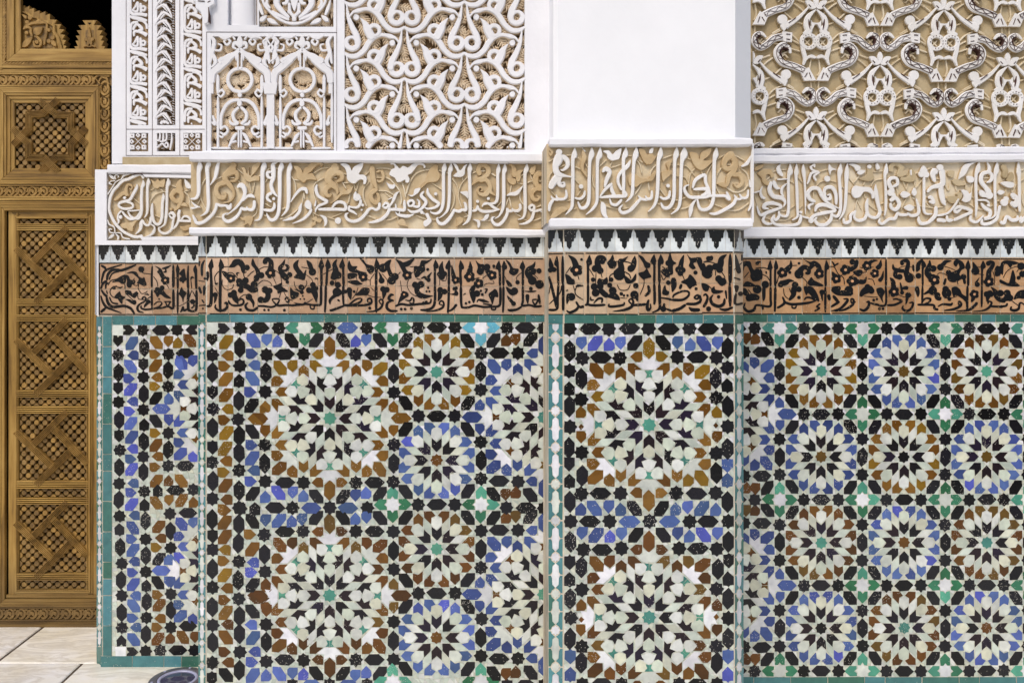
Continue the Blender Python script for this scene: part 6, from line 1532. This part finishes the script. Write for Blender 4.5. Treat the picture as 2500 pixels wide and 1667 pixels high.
bt = "n 250 238 15 425 240 15; n 450 238 16 652 238 16; n 662 238 16 965 238 16; n 250 845 15 425 845 15; n 445 845 15 655 845 15; n 680 842 16 960 846 16"
bt2 = "n 25 234 18 300 234 18; n 310 232 18 612 230 18; n 625 228 16 770 228 16; n 778 230 16 925 228 16; n 5 838 14 320 838 14; n 325 836 18 625 836 14; n 632 828 18 935 828 16"
tile_letters(bars, WP, TILE_PIER + [(1320, 560, 4.073, bt), (1560, 560, 4.073, bt2)])
tile_letters(bars, CPL, TILE_PIER_CORNER_A + [(1320, 560, 4.073, "n 80 244 14 220 240 14; n 85 846 14 222 846 14")], 0.0026, 'corner_lettering')
tile_letters(bars, CPR, TILE_PIER_CORNER_B + [(1560, 560, 4.073, "n 948 228 14 1030 232 14; n 950 828 14 1030 830 14")], 0.0026, 'corner_lettering')
tint_course(pw, WP, [(1377, 769, 1791, 789, 6)])
mb = MB()
for c, x0, x1 in ((CPL, 1339, 1375.5), (CPR, 1792, 1814.5)):
    cartouche_strip(mb, c, x0, x1, 791, 1800, 89.2, 33)
    strip_course(mb, c, x0, 769, x1, 790, 1)
    quad(mb, c, x0 - .5, 766, x1 + .5, 1800, -0.002, 1)
mb.build('corner_strip', GM, pw)
mosaic_pier(pw)
mb = MB()
z0, z1 = zpx(1800, S_MAIN), zpx(556, S_PIER)
n = 6
for i in range(n):
    ya, yb = Y_MAIN + (Y_PIER + .0467 - Y_MAIN) * i / n, Y_MAIN + (Y_PIER + .0467 - Y_MAIN) * (i + .93) / n
    mb.add([(XPL - R.uniform(0, .0012), ya, z0), (XPL - R.uniform(0, .0012), yb, z0), (XPL, yb, z1), (XPL, ya, z1)], [(0, 1, 2, 3)], i % 2)
mb.add([(XPL + .002, Y_MAIN, z0), (XPL + .002, Y_PIER + .05, z0), (XPL + .002, Y_PIER + .05, z1), (XPL + .002, Y_MAIN, z1)], [(0, 1, 2, 3)], 0)
mb.build('side_return', [M['streaky'], M['grout']], pw)

# ---- right bay
rw = thing('tiled_wall', 'wall bay right of the plain pier, open white scrollwork above rows of tile rosettes', 'wall', (1.4, Y_RIGHT, 0))
core(rw, XR - 0.02, 3.4, Y_RIGHT + 0.03, Y_RIGHT + 0.5)
carved_network(rw)
mb = MB()
molding(mb, WR, 1812, 362, 2540, 379, 0.012, -0.03, 0, 1.2, -4)
mb.build('plaster_ledge', PLAIN, rw)
mb = MB()
molding(mb, WR, 1812, 379, 2540, 397.5, 0.026, -0.03, 0, 0.8, -4)
mb.build('plaster_ledge', PLAIN, rw)
mb = MB()
molding(mb, WR, 1806, 554, 2540, 581, 0.022, -0.03, 0, 0.7, 0)
mb.build('plaster_ledge', PLAIN, rw)
mb = MB()
quad(mb, WR, 1812, 385, 2540, 568, 0.0, 0, nx=3)
fr = mb.build('stucco_frieze', [M['cream']], rw)
stucco_letters(fr, WR, STUCCO_RIGHT, 0.014, 'lettering', 'ochre')
mb = MB()
quad(mb, WR, 1806, 578, 2540, 632, -0.0005, 1)
crenels(mb, WR, 1808, 2530, 583, 628, [1840.5 + 38.85 * k for k in range(-1, 19)], 38.4)
mb.build('crenellation_course', GM, rw)
mb = MB()
quad(mb, WR, 1806, 626, 2540, 772, -0.0025, 1)
clay_course(mb, WR, [1812, 1859, 1890, 1958, 2028, 2096, 2164, 2234, 2302, 2371, 2441, 2530], 629, 699, 768, 'x')
bars = mb.build('inscription_course', [M['band'], M['grout']], rw)
bt = "n 62 242 15 245 242 15; n 258 242 15 378 244 15; n 390 240 16 668 240 16; n 685 240 16 968 242 16; n 62 818 16 245 818 16; n 258 818 16 372 818 16; n 390 816 16 668 816 16; n 685 812 16 965 815 16"
bt2 = "n 45 238 16 322 236 16; n 338 236 16 605 236 16; n 628 236 16 895 236 16; n 920 238 16 1200 240 16; n 48 810 16 322 808 16; n 338 810 16 608 810 16; n 625 810 16 900 810 16; n 918 806 18 1200 808 16"
bt3 = "n 275 240 16 555 240 16; n 570 242 16 855 242 16; n 868 244 16 1109 246 16; n 275 806 16 555 808 16; n 570 810 16 855 810 16; n 868 810 16 1109 810 16"
tile_letters(bars, WR, TILE_RIGHT + [(1800, 575, 4.265, bt), (2020, 575, 4.265, bt2), (2240, 575, 4.265, bt3)])
tint_course(rw, WR, [(1808, 768, 2530, 785.5, 13), (1790, 1651, 2530, 1679, 10)])
mosaic_right(rw)
# ------------------------------------------------------------------ the carved cedar door
WDC = (rgb(98, 72, 32), rgb(150, 116, 56), rgb(180, 146, 82))
M['wood_z'] = mat_wood('cedar_upright_grain', *WDC, 'z', worn=1)
M['wood_x'] = mat_wood('cedar_level_grain', *WDC, 'x', worn=1)
M['wood_o'] = mat_wood('carved_cedar', rgb(104, 78, 38), rgb(148, 114, 58), rgb(176, 140, 80), 'o', worn=1)
M['wood_d'] = mat_wood('weathered_cedar', rgb(88, 66, 36), rgb(126, 98, 54), rgb(152, 122, 74), 'o', worn=1)
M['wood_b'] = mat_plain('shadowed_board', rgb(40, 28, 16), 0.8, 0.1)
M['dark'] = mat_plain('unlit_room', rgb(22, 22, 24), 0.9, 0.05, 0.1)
DOOR = [M['wood_z'], M['wood_x'], M['wood_o'], M['wood_d'], M['wood_b']]
dr = thing('wooden_door', 'carved brown wooden door with star strapwork over woven lattice panels', 'door', (-1.9, Y_DOOR, 0))
def bar_h(mb, y0, y1, x0, x1, h0, h1, mi=1, n=1, wall=None):
    """horizontal batten, optionally reeded into n strips"""
    wl_ = wall or WD
    for k in range(n):
        a, b = y0 + (y1 - y0) * k / n, y0 + (y1 - y0) * (k + 1) / n
        g = (b - a) * 0.10 if n > 1 else 0
        hh = h1 * (1 - 0.0) + R.uniform(-.0004, .0004)
        prism(mb, wl_, [(x0, a + g), (x1, a + g), (x1, b - g), (x0, b - g)], h0, hh, mi, mi, None, min(.7, (b - a) * .25))
def bar_v(mb, x0, x1, y0, y1, h0, h1, mi=0, n=1):
    for k in range(n):
        a, b = x0 + (x1 - x0) * k / n, x0 + (x1 - x0) * (k + 1) / n
        g = (b - a) * 0.10 if n > 1 else 0
        prism(mb, WD, [(a + g, y0), (b - g, y0), (b - g, y1), (a + g, y1)], h0, h1 + R.uniform(-.0004, .0004), mi, mi, None, min(.7, (b - a) * .25))
def frame(mb, x0, y0, x1, y1, wds, hs, sides='tblr'):
    """mitred moulding, from the outside in: strip widths and heights"""
    for wd, h in zip(wds, hs):
        a = .5
        q = {'t': [(x0, y0), (x1, y0), (x1 - wd, y0 + wd), (x0 + wd, y0 + wd)], 'b': [(x0 + wd, y1 - wd), (x1 - wd, y1 - wd), (x1, y1), (x0, y1)],
             'l': [(x0, y0), (x0 + wd, y0 + wd), (x0 + wd, y1 - wd), (x0, y1)], 'r': [(x1 - wd, y0 + wd), (x1, y0), (x1, y1), (x1 - wd, y1 - wd)]}
        for s_ in sides:
            prism(mb, WD, q[s_], -0.012, h + R.uniform(-.0003, .0003), 1 if s_ in 'tb' else 0, None, None, .45)
        x0, y0, x1, y1 = x0 + wd, y0 + wd, x1 - wd, y1 - wd
def lattice(name, x0, y0, x1, y1, px=10.45, py=10.45, h=-0.006):
    """woven lattice of turned knots with pin holes between, over a dark board"""
    mb = MB()
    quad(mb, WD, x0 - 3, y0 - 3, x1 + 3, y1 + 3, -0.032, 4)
    nx, ny = max(1, round((x1 - x0) / px)), max(1, round((y1 - y0) / py))
    px, py = (x1 - x0) / nx, (y1 - y0) / ny
    for i in range(nx + 1):
        for j in range(ny + 1):
            x, y = x0 + i * px, y0 + j * py
            if (i + j) % 2:
                continue
            r = 7.3
            p = [(x + r * math.cos(a) * R.uniform(.95, 1.05), y + r * math.sin(a) * R.uniform(.95, 1.05)) for a in [math.pi / 8 + math.pi * k / 4 for k in range(8)]]
            p = clip_poly(p, x0, y0, x1, y1)
            if len(p) >= 3:
                prism(mb, WD, p, -0.026, h + R.uniform(-.0015, .0015), R.choice((2, 3, 3)), 3, None, 1.3 if len(p) == 8 else .4)
            for dx, dy in ((1, 1), (1, -1)):
                if i + dx <= nx and 0 <= j + dy <= ny:
                    for q in (.38, .62):
                        cx, cy = x + dx * px * q, y + dy * py * q
                        stroke(mb, WD, [(cx - 2.2 * dy * dx, cy + 2.2, 2.4), (cx + 2.2 * dy * dx, cy - 2.2, 2.4)], h - .002, 3, 3, None, 1, base=-0.026, smooth=False)
                    stroke(mb, WD, [(x, y, 5.4), (x + dx * px, y + dy * py, 5.4)], h - .006, 3, 3, None, 1, base=-0.028, rnd=.5, smooth=False)
    return mb.build(name, DOOR, dr)
def strap(mb, pts, wd, n=4, h=0.008, mi=2):
    """reeded strap: n fine ribs along a bent path"""
    q = len(pts)
    for k in range(n):
        o = (k - (n - 1) / 2) * wd / n
        path = []
        for i, p in enumerate(pts):
            a = pts[max(i - 1, 0)]; b = pts[min(i + 1, q - 1)]
            d1 = (p[0] - a[0], p[1] - a[1]) if i else (b[0] - p[0], b[1] - p[1])
            d2 = (b[0] - p[0], b[1] - p[1]) if i < q - 1 else d1
            l1, l2 = math.hypot(*d1), math.hypot(*d2)
            n1, n2 = (-d1[1] / l1, d1[0] / l1), (-d2[1] / l2, d2[0] / l2)
            m_ = (n1[0] + n2[0], n1[1] + n2[1])
            l = math.hypot(*m_)
            m_ = (m_[0] / l, m_[1] / l)
            c = max(.4, m_[0] * n1[0] + m_[1] * n1[1])
            path.append((p[0] + m_[0] * o / c, p[1] + m_[1] * o / c, wd / n * .96))
        for a, b in zip(path, path[1:]):
            stroke(mb, WD, [a, b], h + k * .0002, mi, mi, None, 1, base=-0.02, rnd=.5, smooth=False)
def scroll_h(mb, x0, x1, y0, y1, per, base=-0.006):
    """carved running scroll"""
    H = y1 - y0
    quad(mb, WD, x0, y0, x1, y1, base, 3)
    x = x0 - per
    cl = clipper(x0, y0, x1, y1)
    i = 0
    def S(pts, h):
        p = cl([(x + u * per, y0 + v * H, wd * H / 24) for u, v, wd in pts])
        if len(p) > 1:
            stroke(mb, WD, p, h, 2, 2, None, 2, base=base)
    while x < x1 + per:
        S([(.02, .12, 3), (.30, .08, 5), (.52, .35, 6.5), (.46, .72, 6.5), (.2, .92, 5), (0, .80, 3)], 0.0065)
        S([(.55, .95, 3), (.78, .82, 6), (.98, .40, 7), (.88, .12, 4)], 0.005)
        S([(.10, .30, 4), (.22, .50, 8), (.30, .68, 3)], 0.006)
        S([(.62, .55, 3), (.74, .48, 6), (.80, .22, 4)], 0.0045)
        S([(.50, .10, 4), (.66, .14, 5), (.75, .1, 3)], 0.004)
        x += per
def scroll_v(mb, x0, x1, y0, y1, per, base=-0.006):
    W_ = x1 - x0
    quad(mb, WD, x0, y0, x1, y1, base, 3)
    y = y0 - per
    cl = clipper(x0, y0, x1, y1)
    def S(pts, h):
        p = cl([(x0 + u * W_, y + v * per, wd * W_ / 24) for u, v, wd in pts])
        if len(p) > 1:
            stroke(mb, WD, p, h, 2, 2, None, 2, base=base)
    while y < y1 + per:
        S([(.10, .05, 3), (.05, .45, 6), (.35, .78, 7), (.72, .70, 7), (.95, .35, 5), (.88, .05, 3)], 0.0065)
        S([(.35, .30, 4), (.50, .50, 9), (.60, .22, 5), (.45, .12, 4)], 0.006)
        S([(.95, .80, 4), (.80, .95, 6), (.55, 1.0, 3)], 0.0045)
        y += per
# stiles, rails and mouldings
mb = MB()
quad(mb, WD, -260, 150, 300, 1530, -0.034, 4)
frame(mb, 9, -260, 420, 165, [7, 5, 18, 14], [0.012, 0.004, 0.018, 0.009], 'lb')
bar_v(mb, 3, 9, -260, 172, -0.012, 0.014, 0)
bar_v(mb, -30, 3, -260, 172, -0.012, 0.010, 0, 3)
for y, h in ((164, .016), (169.5, .010), (174.5, .014)):
    bar_h(mb, y, y + 5, -200, 300, -0.012, h, 1)
bar_h(mb, 178, 184, -200, 300, -0.012, 0.012, 1)
for y in (209, 214):
    bar_h(mb, y, y + 4.6, -200, 243, -0.012, 0.013, 1)
frame(mb, 1, 217, 243, 446, [7, 5, 6, 8, 9], [0.013, 0.016, 0.012, 0.007, 0.001])
for x0_ in (-140,):
    frame(mb, x0_ - 110, 217, x0_ + 135, 446, [7, 5, 6, 8, 9], [0.013, 0.016, 0.012, 0.007, 0.001])
    bar_v(mb, x0_ - 60, x0_ + 100, 255, 412, -0.02, -0.004, 0, 6)
for y, h in ((446, .014), (451, .010)):
    bar_h(mb, y, y + 5, -200, 300, -0.012, h, 1)
for y, h in ((479, .012), (485, .016), (491, .011)):
    bar_h(mb, y, y + 5.6, -200, 300, -0.012, h, 1)
frame(mb, -4, 497, 262, 1478, [5, 5, 8], [0.016, 0.013, 0.010])
bar_v(mb, -30, -4, 497, 1478, -0.012, 0.015, 0, 4)
bar_v(mb, -200, -30, 497, 1478, -0.012, 0.006, 0, 8)
frame(mb, 19.5, 511, 240, 1464, [14, 4, 5], [-0.004, 0.0, 0.006])
for y in (545.5, 728.5, 767.5, 951.5, 991, 1172, 1213.5, 1397.5, 1437.5):
    hgt = {545.5: 18, 728.5: 19, 767.5: 18, 951.5: 19, 991: 19, 1172: 21, 1213.5: 18, 1397.5: 19, 1437.5: 7}[y]
    bar_h(mb, y, y + hgt, 38, 219, -0.02, 0.005, 1, 4 if hgt > 10 else 2)
bar_v(mb, 40, 46, 520, 1446, -0.02, 0.0035, 0, 2)
bar_v(mb, 211, 217, 520, 1446, -0.02, 0.0035, 0, 2)
bar_h(mb, 1444, 1452, 40, 217, -0.02, 0.002, 1)
bar_h(mb, 1450, 1476, 16, 243, -0.02, 0.005, 1, 3)
for y, h in ((1476, .012), (1480, .008)):
    bar_h(mb, y, y + 4, -200, 300, -0.012, h, 1)
for y, h in ((1510, .010), (1515, .014), (1519, .020)):
    bar_h(mb, y, y + (4.5 if y < 1519 else 8.5), -200, 300, -0.02, h, 1)
mb.build('frame', DOOR, dr)
mb = MB()
scroll_h(mb, -200, 232, 184, 208.5, 25.5)
scroll_v(mb, 246, 268, 208, 420, 30)
quad(mb, WD, 232, 183, 300, 209, -0.006, 3)
draw(mb, WD, "s 675 110 12 710 50 14 800 50 16; s 720 100 8 745 60 14 790 75 10; s 740 110 10 770 90 16 800 110 10; s 700 70 8 730 105 12; s 780 60 14 790 120 14 775 160 8", 0, 170, 2.986, 0.006, {'w': (2, 2, None, 1)}, 'w')
bar_v(mb, 243.2, 246, 212, 440, -0.012, 0.012, 0)
mb.build('carved_border', DOOR, dr)
for y0_, y1_, nm in ((456, 479.5, 'carved_border'), (1484, 1510, 'carved_border')):
    mb = MB()
    scroll_h(mb, -200, 300, y0_, y1_, 27.5)
    mb.build(nm, DOOR, dr)
# rope moulding round the opening
mb = MB()
quad(mb, WD, 10, 152, 300, 163.5, 0.002, 3)
for k in range(36):
    x = 6 + k * 8.2
    stroke(mb, WD, [(x, 160.5, 2), (x + 5, 157, 4.6), (x + 9, 154, 4.6), (x + 14, 151.5, 2)], 0.013, 2, 2, None, 3, base=0.0)
for k in range(34):
    y = 150 - k * 8.2
    stroke(mb, WD, [(10, y + 3, 2), (12.5, y, 4), (16, y - 8, 4), (18.5, y - 12, 2)], 0.013, 2, 2, None, 3, base=0.0)
mb.build('rope_moulding', DOOR, dr)
# openwork cresting that stands in the opening
CR = WD.off(-0.012)
mb = MB()
steps = [(48, 16), (61, 14), (61, 20.5), (72, 14.5), (72, 23), (84, 20), (84, 30), (97, 26), (97, 34), (111, 28), (111, 38), (122, 34), (122, 46)]
teeth = [(122, 48), (139, 49), (133, 59), (150, 60), (144, 71), (157, 73), (147, 84), (159, 86), (152, 97), (161, 99), (155, 111), (163, 113), (154, 126), (48, 126)]
prism(mb, CR, steps + teeth, -0.05, 0.0, 0, 3, None, .4)
draw(mb, CR, "p 215 120 250 120 250 560 215 560; s 255 170 10 290 200 34 300 215 10; o 340 205 26; o 310 255 24; s 270 330 20 300 310 30 345 320 26 350 370 30 365 410 24; o 305 370 22; l 250 530 375 410 70 0; s 280 310 30 350 270 30 440 260 34 520 270 24 515 380 30 495 500 24; l 380 385 480 310 90 0; s 390 410 20 420 420 30 460 470 30 440 520 26 390 510 26 380 460 20; o 415 470 24; o 430 245 22; o 545 340 22; l 570 450 630 525 50 0; o 585 425 26; o 545 460 26", 0, 0, 4.48, 0.012, {'w': (2, 2, None, 1)}, 'w')
quad(mb, CR, 66, 60, 128, 118, 0.0015, 3)
draw(mb, CR, "n 250 140 26 300 150 26 350 190 26 410 200 26 460 240 26 530 250 30 600 290 34 600 360 34 640 420 34 660 480 34 680 540 34", 0, 0, 4.48, 0.010, {'w': (0, 3, None, 1)}, 'w')
mb.build('stepped_cresting', DOOR, dr)
mb = MB()
c2 = [(205, 50), (237, 50), (229, 61.5), (247, 62.5), (238, 74), (251, 75), (243, 87), (253, 88), (246, 99.5), (254, 100), (248, 113), (257, 114), (249, 126)]
c2 = c2 + [(2 * 219 - x, y) for x, y in c2[1:]][::-1]
c2[0] = (203, 50)
prism(mb, CR, c2, -0.05, 0.0, 0, 3, None, .4)
prism(mb, CR, [(214, 56.5), (223, 56.5), (218.5, 61)], 0, 0.002, 4, 4)
quad(mb, CR, 209, 74, 229, 120, 0.0012, 3)
draw(mb, CR, "l 985 470 985 310 44 0; o 950 440 22; o 1018 440 22; l 985 430 965 515 40 0; l 990 430 1010 515 40 0; s 920 525 10 950 510 20 985 520 16 1020 510 20 1050 525 10", 0, 0, 4.48, 0.010, {'w': (2, 2, None, 1)}, 'w')
mb.build('stepped_cresting', DOOR, dr)
# star panel
lattice('star_lattice', 38, 252, 206, 417)
mb = MB()
T = lambda *p: [(x / 2.986, 170 + y / 2.986) for x, y in p]
strap(mb, T((425, 222), (320, 322), (212, 328), (212, 435), (100, 550)), 17, 5)
strap(mb, T((92, 428), (212, 545), (212, 642), (320, 642), (428, 748)), 17, 5, 0.0095)
strap(mb, T((292, 228), (412, 330), (520, 333), (520, 438), (636, 548)), 17, 5, 0.0095)
strap(mb, T((632, 428), (520, 545), (520, 642), (415, 642), (300, 748)), 17, 5)
mb.build('star_strapwork', DOOR, dr)
for y0_, y1_ in ((564, 728), (786, 951), (1010.5, 1172), (1232, 1397)):
    lattice('lattice_panel', 46.5, y0_, 210.5, y1_)
    mb = MB()
    k = (y1_ - y0_) / 164.0
    T = lambda *p: [(20 + x / 3.2, y0_ + (500 + y / 3.2 - 564) * k) for x, y in p]
    strap(mb, T((192, 452), (462, 182)), 17, 5)
    strap(mb, T((352, 308), (622, 598)), 17, 5, 0.0088)
    strap(mb, T((505, 480), (220, 762)), 17, 5)
    strap(mb, T((62, 342), (345, 618)), 17, 5, 0.0088)
    mb.build('strapwork', DOOR, dr)
for y0_, y1_ in ((523, 545.5), (748, 767.5), (971, 991), (1193.5, 1213.5), (1417, 1437.5)):
    lattice('lattice_strip', 46.5, y0_, 210.5, y1_)
# the room behind the opening, its darkness put into near-black wall colour
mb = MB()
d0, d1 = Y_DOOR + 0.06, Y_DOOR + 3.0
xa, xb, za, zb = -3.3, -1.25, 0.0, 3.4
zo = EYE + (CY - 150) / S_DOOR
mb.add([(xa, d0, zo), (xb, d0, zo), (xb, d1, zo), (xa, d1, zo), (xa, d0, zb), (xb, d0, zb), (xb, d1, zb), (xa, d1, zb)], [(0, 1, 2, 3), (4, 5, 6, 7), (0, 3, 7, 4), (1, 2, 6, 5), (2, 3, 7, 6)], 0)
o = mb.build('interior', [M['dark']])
o['kind'] = 'structure'
# ------------------------------------------------------------------ marble floor and the lamp let into it
k = NT('marble_paving', 0.32, 0.45)
br = k.n("ShaderNodeVertexColor", _layer_name="tint")
sw = k.noise(1.0, 8, 0.62, k.stretch(3.0, 9.0, 1), 1.4)
vein = k.ramp(sw, [(0.40, W0), (0.49, (0.75, 0.75, 0.75, 1)), (0.54, W0)])
cl_ = k.ramp(k.noise(5, 6, 0.65), [(0.30, rgb(222, 214, 194)), (0.52, rgb(234, 230, 220)), (0.72, rgb(240, 239, 238))])
c = k.mix(1.0, cl_, br.outputs["Color"], 'MULTIPLY')
c = k.mix(k.math('MULTIPLY', vein, 0.55), c, rgb(168, 158, 140))
c = k.mix(k.ramp(k.noise(30, 6, .75, k.stretch(1, 2.5, 1)), [(.62, W0), (.74, (.55, .55, .55, 1))]), c, rgb(140, 132, 122))
k.col(c)
k.bump(k.noise(16, 4, .6), .08, .003)
M['marble'] = k.m
M['joint'] = mat_plain('dirty_joint', rgb(92, 80, 70), 0.9, 0.1, .3, 30)
mb = MB()
g = 40
quadv = [(-g, -g, -0.006), (g, -g, -0.006), (g, g, -0.006), (-g, g, -0.006)]
mb.add(quadv, [(0, 1, 2, 3)], 0)
o = mb.build('ground', [M['joint']])
o['kind'] = 'structure'
mb = MB()
def fx(px, y):
    return (px - CX) / F * y
ya = EYE * F / (1617.5 - CY)          # cross joint seen at this height
rows = [(Y_DOOR + 0.03, ya + .004), (ya - .004, ya - 0.62), (ya - 0.628, ya - 1.24), (ya - 1.248, ya - 1.86), (ya - 1.868, ya - 2.48), (ya - 2.488, ya - 3.4), (ya - 3.41, ya - 6)]
x1 = fx(97, EYE * F / (1535 - CY)); x2 = fx(196, EYE * F / (1622 - CY))
for i, (b, a) in enumerate(rows):
    xs = x1 if i % 2 == 0 else x2
    for j in range(-5, 6):
        xa, xb = xs + j * 1.02 + .006, xs + (j + 1) * 1.02 - .006
        t = R.choice([(1, 1, 1), (.97, .96, .93), (1.0, .99, .97), (.95, .95, .97), (.98, .98, 1.0)])
        if (i, j) == (0, 0):
            t = (1.0, .985, .95)
        z = R.uniform(-.0008, .0008)
        bev = .004
        v = [(xa, a, z - .004), (xb, a, z - .004), (xb, b, z - .004), (xa, b, z - .004), (xa + bev, a + bev, z), (xb - bev, a + bev, z), (xb - bev, b - bev, z), (xa + bev, b - bev, z)]
        mb.add(v, [(4, 5, 6, 7), (0, 1, 5, 4), (1, 2, 6, 5), (2, 3, 7, 6), (3, 0, 4, 7)], 0, (t[0], t[1], t[2], 1))
o = mb.build('floor', [M['marble']])
o['kind'] = 'structure'
M['lamp_rim'] = mat_plain('grey_metal_rim', rgb(86, 82, 88), 0.45, 0.5, .12, 30)
M['lamp_ring'] = mat_plain('pale_gasket_ring', rgb(158, 160, 186), 0.35, 0.5, .05)
kg = NT('lamp_glass', 0.06, 0.6)
kg.b.inputs["Base Color"].default_value = rgb(62, 62, 84)
M['lamp_glass'] = kg.m
yl = EYE * F / (1661 - CY)
lc = (fx(434, yl), yl)
lt = thing('floor_lamp', 'round dark metal floor lamp with pale inner ring, sunk in the marble floor', 'lamp', (lc[0], lc[1], 0))
def lathe(name, prof, mat, n=56):
    mb = MB()
    vs_ = [(lc[0] + r * math.cos(2 * math.pi * i / n), lc[1] + r * math.sin(2 * math.pi * i / n), z) for i in range(n) for r, z in prof]
    m_ = len(prof)
    fs = [(i * m_ + q, ((i + 1) % n) * m_ + q, ((i + 1) % n) * m_ + q + 1, i * m_ + q + 1) for i in range(n) for q in range(m_ - 1)]
    mb.add(vs_, fs, 0, None, True)
    return mb.build(name, [mat], lt)
rr_ = 0.118
lathe('rim', [(rr_, 0.0), (rr_ - .002, .005), (rr_ * .72, .011), (rr_ * .70, .011), (rr_ * .69, .004)], M['lamp_rim'])
lathe('gasket', [(rr_ * .685, .0045), (rr_ * .68, .010), (rr_ * .585, .0105), (rr_ * .575, .005)], M['lamp_ring'])
lathe('glass', [(rr_ * .58, .006), (rr_ * .40, .0085), (rr_ * .2, .0098), (0.0005, .0102)], M['lamp_glass'])
for q in range(6):
    mb = MB()
    a = q * math.pi / 3 + .35
    cx, cy = lc[0] + rr_ * .85 * math.cos(a), lc[1] + rr_ * .85 * math.sin(a)
    n = 10
    vs_ = [(cx + .0055 * math.cos(2 * math.pi * i / n), cy + .0055 * math.sin(2 * math.pi * i / n), z) for z in (.006, .0105) for i in range(n)]
    mb.add(vs_, [tuple(range(n, 2 * n))] + [(i, (i + 1) % n, n + (i + 1) % n, n + i) for i in range(n)], 0)
    mb.build('screw', [M['lamp_ring']], lt)
